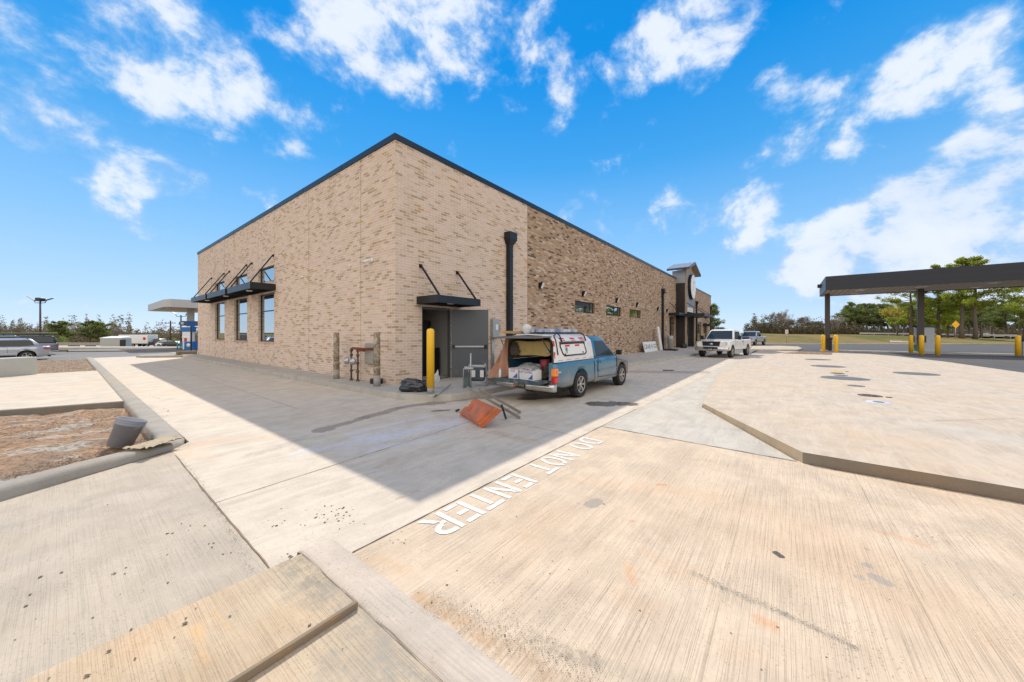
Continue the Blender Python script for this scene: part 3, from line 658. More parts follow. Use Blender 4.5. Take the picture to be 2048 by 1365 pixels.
def window(u0,u1,z0,z1,axis,mull=(),vm=(),d=.10):
    """frame > pane in an opening; axis 'x' on the right wall, 'y' on the side wall"""
    mb=MB(); f=.055
    P=(lambda a,b,c,e: mb.box((a,d,c),(b,d+.06,e))) if axis=='x' else (lambda a,b,c,e: mb.box((d,a,c),(d+.06,b,e)))
    P(u0,u0+f,z0,z1);P(u1-f,u1,z0,z1);P(u0+f,u1-f,z1-f,z1);P(u0+f,u1-f,z0,z0+f)
    for z in mull: P(u0+f,u1-f,z-.025,z+.025)
    for u in vm: P(u-.025,u+.025,z0+f,z1-f)
    w=mb.build('window',M['frame'],store)
    mb=MB()
    if axis=='x': mb.box((u0+f-.01,d+.025,z0+f-.01),(u1-f+.01,d+.035,z1-f+.01))
    else: mb.box((d+.025,u0+f-.01,z0+f-.01),(d+.035,u1-f+.01,z1-f+.01))
    mb.build('pane',M['glass'],w); return w
for u0,u1,z0,z1 in LOPS: window(u0,u1,z0,z1,'y',mull=(2.62,) if z0<2 else ())
for u0,u1,z0,z1 in ROPS[1:4]: window(u0,u1,z0,z1,'x',vm=(u1-.42,))
window(*ROPS[4],'x',vm=(ROPS[4][0]+.95,)); window(*ROPS[5],'x',vm=(44,45)); window(*ROPS[6],'x')
# rowlock sills
M['sill']=brick_mat('sill_brick',[(0,(.40,.24,.15)),(.5,(.52,.33,.23)),(1,(.60,.42,.32))],(.62,.48,.36),None,1.)
for u0,u1,z0,z1 in LOPS[:3]:
    mb=MB(); mb.box((-.02,u0-.05,z0-.10),(.15,u1+.05,z0-.002)); mb.build('window_sill',M['sill'],store,uv=True)
mb=MB(); mb.box((29.6,-.02,.93),(31.7,.15,1.028)); mb.build('window_sill',M['sill'],store,uv=True)
# awnings with tension rods
def awning(axis,u0,u1,z0,z1,depth,rods,zr,name='awning',lamp=True,mt=None):
    T=(lambda u,o_,z:(u,-o_,z)) if axis=='x' else (lambda u,o_,z:(-o_,u,z))
    mb=MB(); th=.012
    def bx(a,b): mb.box(T(*a),T(*b))
    bx((u0,depth-.03,z0),(u1,depth,z1)); bx((u0,.0,z0),(u0+.03,depth-.03,z1)); bx((u1-.03,0,z0),(u1,depth-.03,z1)); bx((u0+.03,.0,z0+.09),(u1-.03,depth-.03,z0+.11))
    bx((u0+.03,.0,z0),(u1-.03,.04,z1-.02))
    n=int((u1-u0)/.4)
    for i in range(1,n):
        u=u0+(u1-u0)*i/n; bx((u-.01,.04,z0+.04),(u+.01,depth-.03,z0+.09))
    aw=mb.build(name,mt or M['char'],store,bevel=.004)
    for u in rods:
        mb=MB(); mb.bar(T(u,.05,zr),T(u,depth-.06,z1-.01),.045,.045); mb.box(T(u-.05,0,zr-.05),T(u+.05,.03,zr+.06)); mb.box(T(u-.02,.03,zr-.04),T(u+.02,.08,zr+.03)); mb.build('tension_rod',M['black'],aw)
    if lamp:
        mb=MB(); c=T((u0+u1)/2,depth*.55,z0+.07); mb.lathe([(.11,-.04),(.12,.0),(.12,.02)],c,16); mb.build('soffit_lamp',M['white'],aw)
    return aw
awning('y',8.95,12.25,3.47,3.74,.94,(9.20,12.05),5.02); awning('y',12.62,16.05,3.47,3.74,.94,(12.87,15.82),5.02); awning('y',16.4,19.95,3.47,3.74,.94,(16.91,19.70),5.02)
awning('x',.72,2.50,2.46,2.68,.93,(.86,2.34),3.60)
# doorway: frame, open leaf with push bar
mb=MB(); mb.box((.92,.04,SLAB),(.97,.14,2.38)); mb.box((2.05,.04,SLAB),(2.10,.14,2.38)); mb.box((.97,.04,2.33),(2.05,.14,2.38)); df=mb.build('door_frame',M['doorp'],store)
ang=math.atan2(-.7888,.6147); Md=Matrix.Translation((2.10,-.01,0))@Matrix.Rotation(ang,4,'Z')
mb=MB(); mb.box((.0,-.022,SLAB+.012),(1.20,.022,2.36),M=Md); dl=mb.build('door',M['doorp'],store,bevel=.003)
mb=MB(); mb.box((.06,-.075,1.13),(1.12,-.045,1.19),M=Md); mb.build('push_bar',M['galv'],dl,bevel=.006)
mb=MB(); mb.box((.03,-.085,1.11),(.12,-.0225,1.21),M=Md); mb.build('bar_bracket',M['black'],dl); MB().box((1.06,-.085,1.10),(1.16,-.0225,1.22),M=Md).build('bar_bracket',M['black'],dl)
for z in (.4,1.2,2.1): MB().tube([Md@Vector((-.01,-.01,z)),Md@Vector((-.01,-.01,z+.13))],.013,8).build('hinge',M['galv'],dl)
mb=MB(); mb.box((1.02,.9,SLAB+.004),(1.98,1.5,2.02));  mb.box((1.9,.7,SLAB+.004),(2.2,1.1,1.1));mb.build('stored_cabinet',M['black'],store)
# disconnect box with conduit
mb=MB(); mb.box((4.02,-.14,1.42),(4.40,.0-.001,2.12)); db=mb.build('disconnect_box',mat('grey_enamel',(.36,.38,.38),.45,.3),store,bevel=.01)
mb=MB(); mb.box((4.40,-.12,1.66),(4.44,-.06,1.90)); mb.build('switch_lever',M['black'],db); mb=MB(); mb.box((4.435,-.115,1.66),(4.46,-.07,1.72)); mb.build('lever_grip',mat('red_plastic',(.5,.02,.02),.4),db)
mb=MB(); mb.box((4.17,-.143,1.72),(4.30,-.1405,1.92)); mb.build('warning_label',M['white'],db)
mb=MB(); mb.tube([(4.12,-.07,1.42),(4.12,-.07,SLAB)],.033,10); mb.tube([(4.05,-.07,1.42),(4.05,-.07,SLAB)],.02,8); mb.build('conduit',M['galv'],db)
# downspouts
def downspout(u,w=.30):
    mb=MB(); a=.5*w; zz=[(5.52,a,.30),(5.24,a,.30),(5.02,.10,.19),(SLAB+.02,.10,.19)]
    for (z1,a1,d1),(z2,a2,d2) in zip(zz,zz[1:]):
        mb.add([(u-a1,-d1,z1),(u+a1,-d1,z1),(u+a1,-.002,z1),(u-a1,-.002,z1),(u-a2,-d2,z2),(u+a2,-d2,z2),(u+a2,-.002,z2),(u-a2,-.002,z2)],[(0,1,5,4),(1,2,6,5),(2,3,7,6),(3,0,4,7)])
    mb.poly([(u-a,-.30,5.52),(u+a,-.30,5.52),(u+a,-.002,5.52),(u-a,-.002,5.52)])
    ds=mb.build('downspout',M['char'],store)
    for z in (1.2,3.0,4.6): MB().box((u-.125,-.196,z),(u+.125,-.001,z+.03)).build('pipe_strap',M['black'],ds)
for u in (5.05,27.0,42.2,52.8): downspout(u,.46 if u<10 else .40)
# wedge shaped wall lamps
for u,z in ((7.33,3.70),(11.52,3.71),(16.27,3.71),(20.24,3.68),(25.6,3.66),(28.6,3.66),(49,3.66)):
    mb=MB(); mb.add([(u-.10,0,z-.14),(u+.10,0,z-.14),(u+.10,0,z+.14),(u-.10,0,z+.14),(u-.10,-.10,z-.14),(u+.10,-.10,z-.14),(u+.10,-.22,z+.14),(u-.10,-.22,z+.14)],[(0,1,5,4),(4,5,6,7),(7,6,2,3),(0,4,7,3),(1,2,6,5)])
    wl=mb.build('wall_lamp',M['black'],store); mb=MB(); mb.add([(u-.085,-.112,z-.125),(u+.085,-.112,z-.125),(u+.085,-.222,z+.125),(u-.085,-.222,z+.125)],[(0,1,2,3)]); mb.build('lens',M['white'],wl)
# side wall: camera and three small vent caps
mb=MB(); mb.lathe([(.07,0),(.075,.03),(.05,.07)],(0,1.17,3.78),14,M=Matrix.Rotation(R(-90),4,'Y')); mb.tube([(-.06,1.17,3.78),(-.12,1.20,3.76)],.02,8); sc_=mb.build('security_camera',M['white'],store)
mb=MB(); mb.tube([(-.10,1.13,3.78),(-.17,1.40,3.73)],[.042,.042],12); mb.build('camera_body',M['white'],sc_)
for u in (2.44,4.19,6.08): mb=MB(); mb.lathe([(.035,0),(.04,.03),(.02,.08)],(0,u,3.77),10,M=Matrix.Rotation(R(-90),4,'Y')); mb.build('cable_cap',M['white'],store)
mb=MB(); mb.box((.5,22.2,HT+.1),(1.0,22.5,HT+.42)); mb.tube([(.75,22.35,6.6),(.75,22.35,HT+.1)],.06,8); mb.build('roof_vent',M['black'],store)
# clock-tower like entrance block with gabled metal roof
X0=32.2; X1=36.25; YF=-.93
M['panel']=mat('grey_panel',(.30,.33,.37),.45,.1,.08,.8); M['panel_dark']=mat('dark_panel',(.018,.016,.018),.45,.1,.1,1)
M['cedar']=mat('cedar',(.36,.25,.155),.6,0,.2,4)
tw=None
mb=MB(); mb.box((X0,YF,4.3),(X1,.35,7.86)); tw=mb.build('tower',M['panel'],store)
for a,b in ((X0+.004,X0+.45),(X1-.45,X1-.004)): MB().box((a,YF+.004,SLAB),(b,0,4.3)).build('pier',M['panel_dark'],tw)
mb=MB()
for k in range(9):
    x=X0+.25+k*(X1-X0-.5)/8; mb.box((x-.015,YF-.03,4.3),(x+.015,YF-.001,7.86))
mb.build('batten',M['panel'],tw)
mb=MB(); mb.box((X0-.004,YF-.035,SLAB),(X0+.16,YF+.10,7.86)); mb.box((X1-.16,YF-.035,SLAB),(X1+.004,YF+.10,7.86)); mb.build('corner_trim',M['cedar'],tw)
for xa,xb,za,zb in ((X0+.1,X0-.002,4.3,7.8),): 
    mb=MB(); mb.box((X0-.006,YF+.1,SLAB),(X0-.001,.0-.002,6.6)); mb.build('side_panel',M['panel_dark'],tw)
xm=(X0+X1)/2; e0,e1=X0-1.0,X1+1.0; yf,yb=-1.38,.62; ez,rz_=7.82,8.75
mb=MB()
for s_,xe in ((-1,e0),(1,e1)):
    a=[(xe,yf,ez),(xm,yf,rz_),(xm,yb,rz_),(xe,yb,ez)]; mb.add(a+[(x,y,z+.14) for x,y,z in a],[(0,1,2,3),(4,5,6,7),(0,1,5,4),(1,2,6,5),(2,3,7,6),(3,0,4,7)])
    for k in range(6):
        y=yf+.05+(yb-yf-.1)*k/5; mb.bar((xe,y,ez+.16),(xm,y,rz_+.16),.04,.05)
rf=mb.build('gable_roof',M['galv'],tw)
mb=MB()
for xe in (e0,e1): mb.bar((xe,yf-.02,ez+.05),(xm,yf-.02,rz_+.05),.03,.20)
mb.bar((e0-.02,yf,ez+.05),(e0-.02,yb,ez+.05),.03,.18); mb.bar((e1+.02,yf,ez+.05),(e1+.02,yb,ez+.05),.03,.18); mb.build('fascia',M['flash'],rf)
mb=MB()
for xe in (e0,e1): mb.add([(xe,yf+.02,ez-.012),(xm,yf+.02,rz_-.012),(xm,YF,rz_-.012),(xe,YF,ez-.012)],[(0,1,2,3)])
mb.add([(e0+.9,YF-.002,ez+.02),(e1-.9,YF-.002,ez+.02),(xm,YF-.002,rz_-.1)],[(0,1,2)]); mb.build('soffit',M['cedar'],rf)
mb=MB(); Mx=Matrix.Rotation(R(90),4,'X'); mb.lathe([(1.28,.04),(1.28,.28),(1.25,.30)],(xm-.1,YF,6.35),40,M=Mx); sg=mb.build('round_sign',M['black'],tw)
mb=MB(); mb.lathe([(0.001,.31),(1.22,.308)],(xm-.1,YF,6.35),40,M=Mx,smooth=False); mb.build('sign_face',mat('sign_white',(.80,.80,.80),.5,0,.05,1.6),sg)
M['mark']=mat('mark_grey',(.35,.34,.36),.6)
for a0 in range(0,360,30):
    a=R(a0); MB().box((xm-.1+math.cos(a)*1.0-.03,YF-.322,6.35+math.sin(a)*1.0-.03),(xm-.1+math.cos(a)*1.0+.03,YF-.312,6.35+math.sin(a)*1.0+.03)).build('sign_mark',M['mark'],sg)
MB().bar((xm-.35,YF-.316,5.9),(xm+.2,YF-.316,6.9),.05,.01).bar((xm-.1,YF-.317,6.7),(xm+.1,YF-.317,6.95),.10,.01).build('sign_emblem',M['mark'],sg)
# transom, doors and canopies of the entrance
mb=MB(); mb.box((X0+.6,YF-.01,3.75),(X1-.6,YF+.03,4.25)); mb.build('transom',M['white'],tw)
mb=MB(); 
for x in (X0+.5,X0+1.4,X0+2.35,X1-.55): mb.box((x,YF+.25,SLAB),(x+.10,YF+.35,3.4))
mb.box((X0+.5,YF+.25,3.3),(X1-.5,YF+.35,3.75)); mb.box((X0+.5,YF+.25,1.0),(X1-.5,YF+.33,1.08)); sf=mb.build('storefront',M['frame'],tw)
mb=MB(); mb.box((X0+.5,YF+.29,SLAB),(X1-.5,YF+.30,3.3)); mb.build('entrance_glass',M['glass'],sf)
def aw2(u0,u1,depth,z,rods,base=0.,zr=None):
    mb=MB(); mb.box((u0,-depth,z),(u1,-depth+.04,z+.26)); mb.box((u0,-depth+.04,z),(u0+.04,-base,z+.26)); mb.box((u1-.04,-depth+.04,z),(u1,-base,z+.26)); mb.box((u0+.04,-depth+.04,z+.08),(u1-.04,-base,z+.11))
    a=mb.build('entrance_awning',M['char'],store)
    for u in rods: mb=MB(); mb.bar((u,-base-.04,zr or z+1.25),(u,-depth+.1,z+.26),.05); mb.build('tension_rod',M['black'],a)
aw2(29.3,32.1,.95,3.25,(29.55,31.7)); aw2(31.9,36.6,2.6,3.25,(32.3,36.2),.93,4.6); aw2(46.8,50.6,.95,2.55,(47.1,50.3))
# ================================================================ VEHICLES
def paint(name,col,dirt=(.30,.24,.17),amt=.0,metal=.35,rough=.32,low=True):
    m=bpy.data.materials.new(name); m.use_nodes=True; t=NT(m.node_tree); b=m.node_tree.nodes['Principled BSDF']
    oc=t.new('ShaderNodeTexCoord').outputs['Object']; z=t.sep(oc)[2]
    n=t.noise(oc,3.2,7,.68); n2=t.noise(oc,.8,3,.5)
    c=t.mix(n2,tuple(k*.88 for k in col),tuple(min(1,k*1.1) for k in col))
    if amt:
        f=t.math('MULTIPLY',t.sstep(t.math('ADD',z,t.math('MULTIPLY',n,-.9)),.30,-.15),amt,clamp=True) if low else t.math('MULTIPLY',n,amt)
        c=t.mix(f,c,dirt); t.put(b.inputs['Roughness'],t.math('ADD',rough,t.math('MULTIPLY',f,.4)))
    else: b.inputs['Roughness'].default_value=rough
    t.put(b.inputs['Base Color'],c); b.inputs['Metallic'].default_value=metal; b.inputs['Coat Weight'].default_value=.6; b.inputs['Coat Roughness'].default_value=.08
    return m
M['p_blue']=paint('blue_paint',(.05,.18,.28),dirt=(.30,.29,.26),amt=.9)
M['p_brown']=paint('primer_brown',(.12,.095,.08),amt=.4,metal=.1,rough=.55)
M['p_white']=paint('white_car_paint',(.74,.74,.73),dirt=(.42,.36,.28),amt=.5,metal=0)
M['p_silver']=paint('silver_paint',(.50,.52,.56),amt=.2,metal=.5)
M['p_grey']=paint('grey_paint',(.17,.18,.20),amt=.2,metal=.5)
M['p_sky']=paint('light_blue_paint',(.20,.38,.60),metal=.2)
M['p_black']=paint('black_paint',(.015,.016,.018),metal=.1)
M['chrome']=mat('chrome',(.55,.55,.55),.22,.9,.1,4,dirt=(.30,.26,.22),dirt_amt=.4)
M['rim']=mat('alloy_rim',(.50,.48,.44),.4,.6,.15,9,dirt=(.22,.17,.12),dirt_amt=.3)
M['lamp_red']=mat('red_lens',(.50,.012,.008),.2,0,.1,4,coat=.8); M['lamp_or']=mat('orange_lens',(.85,.22,.01),.2,0,.1,4,coat=.8); M['lamp_clear']=mat('clear_lens',(.50,.50,.42),.15,.2,.1,4,coat=1.)
M['under']=mat('underbody',(.02,.018,.016),.9)
def arch_at(x,wh,ra):
    for xw,rw in wh:
        d=abs(x-xw)
        if d<ra: return rw*.96+math.sqrt(ra*ra-d*d)
    return None
def body_loft(xs,half,bottom,sh,deck,wh,ra,m=0,mf=None,inset=.30,creasez=.60):
    rings=[]
    for x in xs:
        w=half(x); zb=bottom(x); s=sh(x); dk=deck(x); a=arch_at(x,wh,ra); A=-9 if a is None else min(a,s-.06)
        q=[(0,zb+.02),(w-inset,zb+.02),(w-inset,max(zb,A)),(w-.035,max(zb,A)),(w-.004,max(zb+.05,A+.006)),(w,max(zb+(s-zb)*.35,A+.012)),(w-.012,max(zb+(s-zb)*creasez,A+.018)),(w-.004,max(zb+(s-zb)*(creasez+.06),A+.022)),(w-.012,max(s-.08,A+.03)),(w-.05,s-.012),(w-.10,s+.004),(w*.55,dk),(0,dk+.012)]
        rings.append([Vector((x,y,z)) for y,z in q]+[Vector((x,-y,z)) for y,z in q[-2:0:-1]])
    n=len(rings[0]); 
    def f(i,k):
        kk=k if k<12 else n-1-k
        if kk<3: return 1
        return mf(i,k) if mf else 0
    mb=MB(); mb.loft(rings,m,True,True,True,f); return mb
def xs_for(x0,x1,wh,ra,step=.12,extra=()):
    s={round(x0,3),round(x1,3),*extra}; k=x0
    while k<x1: s.add(round(k,3)); k+=step
    for xw,_ in wh:
        for i in range(17):
            v=xw+ra*math.cos(math.pi*i/16)*.9999
            if x0<v<x1: s.add(round(v,4))
        for sgn in (-1,1):
            v=xw+sgn*(ra+.002)
            if x0<v<x1: s.add(round(v,4))
    return sorted(s)
def rrect(xr,xf,w,rad,z,n=4):
    pts=[]
    for cx,cy,a0 in ((xf-rad,w-rad,0),(xr+rad,w-rad,90),(xr+rad,-w+rad,180),(xf-rad,-w+rad,270)):
        for i in range(n+1):
            a=R(a0+90*i/n); pts.append(Vector((cx+rad*math.cos(a),cy+rad*math.sin(a),z)))
    return pts
class Cab:
    """greenhouse: lower and upper outlines, windows laid on its faces"""
    def __init__(s,z0,z1,xr0,xr1,xf0,xf1,w0,w1): s.__dict__.update(locals())
    def t(s,z): return (z-s.z0)/(s.z1-s.z0)
    def f(s,z): return lerp(s.xf0,s.xf1,s.t(z))
    def r(s,z): return lerp(s.xr0,s.xr1,s.t(z))
    def w(s,z): return lerp(s.w0,s.w1,s.t(z))
    def shell(s,parent,mt,name='cab'):
        mb=MB(); rings=[rrect(s.r(z),s.f(z),s.w(z),.10,z) for z in (s.z0,lerp(s.z0,s.z1,.5),s.z1-.03)]
        for ins,dz in ((.02,.0),(.07,.035),(.20,.055),(.45,.062)): 
            W_=max(.12,s.w1-ins); rings.append(rrect(s.xr1+min(ins,.4),s.xf1-min(ins,.4),W_,.10,s.z1+dz))
        mb.loft(rings,0,True,True,True); return mb.build(name,mt,parent)
    def side(s,parent,poly,mt,name='window',sides=(-1,1),off=.007):
        for sg in sides:
            mb=MB(); vs=[(x,sg*(s.w(z)+off),z) for x,z in poly]; vs2=[(x,sg*(s.w(z)-.01),z) for x,z in poly]; n=len(poly)
            mb.add(vs+vs2,[tuple(range(n)),tuple(range(n,2*n))]+[(i,(i+1)%n,n+(i+1)%n,n+i) for i in range(n)]); mb.build(name,mt,parent)
    def front(s,parent,z0,z1,ins,mt,name='windshield',rear=False,off=.007):
        g=s.r if rear else s.f; sg=-1 if rear else 1; mb=MB()
        q=[(g(z)+sg*off,y*(s.w(z)-ins),z) for z,y in ((z0,-1),(z0,1),(z1,1),(z1,-1))]; q2=[(x-sg*.03,y,z) for x,y,z in q]
        mb.add(q+q2,[(0,1,2,3),(4,5,6,7),(0,1,5,4),(1,2,6,5),(2,3,7,6),(3,0,4,7)]); return mb.build(name,mt,parent)
def wheel(parent,x,y,rad,wid,spokes=5,steer=0,mt=None,dirty=True):
    """tyre mesh with a rim child; outer face looks towards sign(y)"""
    sg=1 if y>0 else -1; Mw=Matrix.Translation((x,y,rad))@Matrix.Rotation(steer,4,'Z')@Matrix.Rotation(R(-90)*sg,4,'X'); r0=rad*.64
    mb=MB(); h=wid/2
    prof=[(r0,-h*.8),(rad*.80,-h),(rad*.94,-h*.95),(rad,-h*.75),(rad,-h*.25),(rad*.988,-h*.2),(rad*.988,-h*.12),(rad,-h*.08),(rad,h*.08),(rad*.988,h*.12),(rad*.988,h*.2),(rad,h*.25),(rad,h*.75),(rad*.94,h*.95),(rad*.80,h),(r0,h*.85)]
    mb.lathe(prof,(0,0,0),28,M=Mw,caps=False); o=mb.build('wheel',M['rubber'],parent,fix=False)
    mb=MB(); mb.lathe([(r0*.99,-h*.7),(r0*1.02,h*.80),(r0*.95,h*.86),(r0*.88,h*.80),(r0*.86,h*.2),(.001,h*.15)],(0,0,0),28,M=Mw,caps=False); mb.m=[1 if f_ else 1 for f_ in mb.m]
    mb.m=[0]*len(mb.f)
    for i in range(28): mb.m[3*28+i]=1; mb.m[4*28+i]=1
    for k in range(spokes):
        a=2*math.pi*k/spokes
        for da in (-.11,.11):
            c_,s_=math.cos(a+da),math.sin(a+da); c2,s2=math.cos(a+da*.6),math.sin(a+da*.6)
            mb.bar(Mw@Vector((c2*r0*.16,s2*r0*.16,h*.62)),Mw@Vector((c_*r0*.9,s_*r0*.9,h*.70)),r0*.17,r0*.10,0)
    mb.lathe([(r0*.24,h*.3),(r0*.24,h*.72),(r0*.18,h*.80),(.001,h*.82)],(0,0,0),14,M=Mw)
    mb.build('rim',[mt or M['rim'],M['under']],o,fix=False); return o
def text_mesh(txt,size,mt,name,parent,mw,ext=.002,align='CENTER',shear=0,sx=1):
    cu=bpy.data.curves.new(name,'FONT'); cu.body=txt; cu.size=size; cu.align_x=align; cu.align_y='CENTER'; cu.extrude=ext; cu.shear=shear; cu.resolution_u=3
    ob=bpy.data.objects.new('tmp',cu); COL.objects.link(ob); dg=bpy.context.evaluated_depsgraph_get(); me=bpy.data.meshes.new_from_object(ob.evaluated_get(dg)); bpy.data.objects.remove(ob); bpy.data.curves.remove(cu)
    me.transform(mw@Matrix.Diagonal((sx,1,1,1))); me.materials.clear(); me.materials.append(mt); o=bpy.data.objects.new(name,me); COL.objects.link(o); o.parent=parent; return o
def face_m(origin,right,up):   # matrix putting text x along right, y along up
    r_=Vector(right).normalized(); u=Vector(up).normalized(); n=r_.cross(u); m_=Matrix((( r_.x,u.x,n.x,origin[0]),(r_.y,u.y,n.y,origin[1]),(r_.z,u.z,n.z,origin[2]),(0,0,0,1))); return m_
# ---------------------------------------------------------------- blue pickup with camper shell
T=thing('pickup_truck','rusty blue pickup with white and red taped camper shell, its back open and full','pickup truck',(9.12,4.78,0),R(-1.2))
wh=[(-1.20,.325),(1.42,.325)]; ra=.40; HW=.845
half=lambda x: HW-.03*sstep(x,1.2,2.3)-.16*sstep(x,1.95,2.33)-.01
bot=lambda x:.30+.04*sstep(x,1.8,2.3)
shc=lambda x:lerp(.93,.76,sstep(x,.9,2.35))
dkc=lambda x:lerp(.97,.84,sstep(x,.9,2.30))-.06*sstep(x,2.1,2.33)
def mfb(i,k):
    x=XS[i]; n=24
    return 2 if (x>1.02 and k>12) else 0
XS=xs_for(-.43,2.33,wh[1:],ra,.10)
mb=body_loft(XS,half,bot,shc,dkc,wh[1:],ra,mf=mfb); body=mb.build('body',[M['p_blue'],M['under'],M['p_brown']],T)
# door seams and handle
def seam(parent,pts,w=.012,y=-1,hw=HW,mt=None):
    mb=MB()
    for (a,b),(c,d) in zip(pts,pts[1:]): mb.bar((a,y*(hw-.009),b),(c,y*(hw-.009),d),w,.012)
    return mb.build('door_seam',mt or M['black'],parent)
for sg in (-1,1):
    seam(T,[(-.25,.93),(-.27,.42),(.93,.38),(1.02,.60),(1.0,.93)],y=sg)
    mb=MB(); mb.box((-.12,sg*(HW-.03),.80),(.02,sg*(HW+.012),.84)); mb.build('door_handle',M['p_blue'],T,bevel=.006)
    mb=MB(); mb.box((-.22,sg*(HW-.02),.575),(.96,sg*(HW+.006),.60)); mb.build('side_moulding',M['p_blue'],T)
cab=Cab(.92,1.46,-.42,-.30,1.12,.42,.775,.63); cab.shell(T,M['p_blue'])
cab.side(T,[(-.22,.965),(.93,.965),(.40,1.385),(-.16,1.385)],M['carglass'])
cab.front(T,.96,1.43,.08,M['carglass']); cab.front(T,1.0,1.36,.12,M['carglass'],'rear_window',rear=True)
for sg in (-1,1):
    mb=MB(); mb.bar((.93,sg*.80,.96),(.93,sg*.92,1.0),.03); mb.box((.86,sg*.86,.97),(.96,sg*1.02,1.11)); mb.build('door_mirror',M['black'],T,bevel=.02)
# steering wheel silhouette and seat seen through the glass are inside the dark cab; nose parts
mb=MB(); mb.box((2.26,-.38,.62),(2.345,.38,.75)); mb.build('grille',M['black'],T,bevel=.01)
for sg in (-1,1): mb=MB(); mb.box((2.20,sg*.40,.60),(2.325,sg*.64,.75)); mb.build('headlight',M['lamp_clear'],T,bevel=.02)
mb=MB(); mb.box((2.20,-.66,.36),(2.37,.66,.55)); mb.build('bumper',M['chrome'],T,bevel=.03)
# bed
def bedside(sg):
    rings=[]
    for x in xs_for(-2.40,-.46,wh[:1],ra,.12):
        a=arch_at(x,wh[:1],ra); A=-9 if a is None else a; w=HW-.02-.05*sstep(x,-2.2,-2.42); zb=.33+.06*sstep(x,-1.9,-2.4); s=.93
        q=[(w-.10,max(zb+.02,A)),(w-.03,max(zb,A)),(w,max(zb+.06,A+.01)),(w+.008,max(.50,A+.016)),(w-.01,max(.66,A+.02)),(w,max(.70,A+.026)),(w-.012,.86),(w-.03,s-.005),(w-.06,s),(w-.12,s-.01),(w-.12,.50)]
        rings.append([Vector((x,sg*y,z)) for y,z in q])
    mb=MB(); mb.loft(rings,0,True,True,True); return mb.build('bed_side',M['p_blue'],T)
bedside(-1); bedside(1)
mb=MB(); mb.box((-2.40,-.73,.48),(-.46,.73,.52)); mb.box((-.50,-.73,.52),(-.46,.73,.90)); mb.build('bed_floor',M['under'],T)
mb=MB(); mb.box((-2.35,-.60,.30),(-.46,.60,.44)); mb.box((-.46,-.3,.24),(1.8,.3,.30)); mb.tube([(-1.2,-.7,.325),(-1.2,.7,.325)],.05,8); mb.build('chassis',M['under'],T)
mb=MB(); mb.box((-2.86,-.70,.485),(-2.42,.72,.535)); mb.box((-2.88,-.72,.465),(-2.85,.74,.545)); tg=mb.build('tailgate',mat('tailgate_worn',(.05,.075,.09),.55,.3,.4,7,dirt=(.35,.34,.32),dirt_amt=.3),T,bevel=.008)
mb=MB(); prof=[]
rings=[]
for i in range(13):
    y=-.86+1.72*i/12; c_=.05*(1-(y/.86)**2); rings.append([Vector((-2.44-c_-dx,y,z)) for dx,z in ((-.06,.29),(.06,.29),(.085,.34),(.085,.42),(.06,.455),(-.06,.455))])
mb.loft(rings,0); mb.build('bumper',M['chrome'],T,bevel=.012)
mb=MB(); mb.box((-2.585,-.12,.315),(-2.572,.22,.455)); pl=mb.build('licence_plate',mat('plate_black',(.03,.03,.028),.5),T)
text_mesh('BP-4903',.085,mat('plate_cream',(.62,.58,.42),.6),'plate_number',pl,face_m((-2.588,.03,.385),(0,-1,0),(0,0,1)),sx=.9)
mb=MB(); mb.box((-2.583,.17,.33),(-2.589,.21,.44)); mb.build('plate_sticker',M['lamp_or'],pl)
for sg in (-1,1):
    mb=MB(); mb.box((-2.425,sg*.72,.62),(-2.27,sg*(HW-.004),.80)); tl=mb.build('taillight',M['lamp_or'],T,bevel=.02)
    mb=MB(); mb.box((-2.428,sg*.722,.47),(-2.27,sg*(HW-.002),.615)); mb.build('red_lens',M['lamp_red'],tl,bevel=.02)
mb=MB(); mb.box((-2.38,-.868,.70),(-2.22,-.850,.74)); mb.build('badge',M['chrome'],T)
for x,y in ((-1.20,-.74),(-1.20,.74),(1.42,-.74),(1.42,.74)): wheel(T,x,y,.325,.215,6)
# camper shell
M['fibre']=mat('camper_white',(.66,.65,.62),.5,0,.10,4,dirt=(.35,.31,.27),dirt_amt=.15)
cs=Cab(.935,1.50,-2.36,-2.20,-.44,-.50,.80,.66)
def shellring(z,ins=0):
    return None
mb=MB()
sec=[(-.805,.935),(-.80,1.0),(-.74,1.32),(-.70,1.44),(-.60,1.52),(-.40,1.56),(0,1.575),(.40,1.56),(.60,1.52),(.70,1.44),(.74,1.32),(.80,1.0),(.805,.935)]
def rear_x(z): return -2.40+.12*(z-.935)/.6
rings=[]
for k,t_ in enumerate((0,.02,.5,.97,1)):
    sc_=1 if 0<k<4 else .985
    rings.append([Vector((lerp(rear_x(z),-.44,t_),y*sc_,.935+(z-.935)*sc_)) for y,z in sec])
mb.loft(rings,0,closed=False,caps=False)
sec2=[(y*.955,.935+(z-.935)*.94) for y,z in sec]
rings2=[[Vector((lerp(rear_x(z),-.46,t_),y,z)) for y,z in sec2] for t_ in (0,1)]
mb.loft(rings2,1,closed=False,caps=False)
n=len(sec); mb.add([rings[0][i] for i in range(n)]+[rings2[0][i] for i in range(n)],[(i,i+1,n+i+1,n+i) for i in range(n-1)],0)
mb.poly([(-.45,y,z) for y,z in sec2],0); shell=mb.build('camper_shell',[M['fibre'],mat('camper_lining',(.25,.20,.12),.9)],T,fix=False)
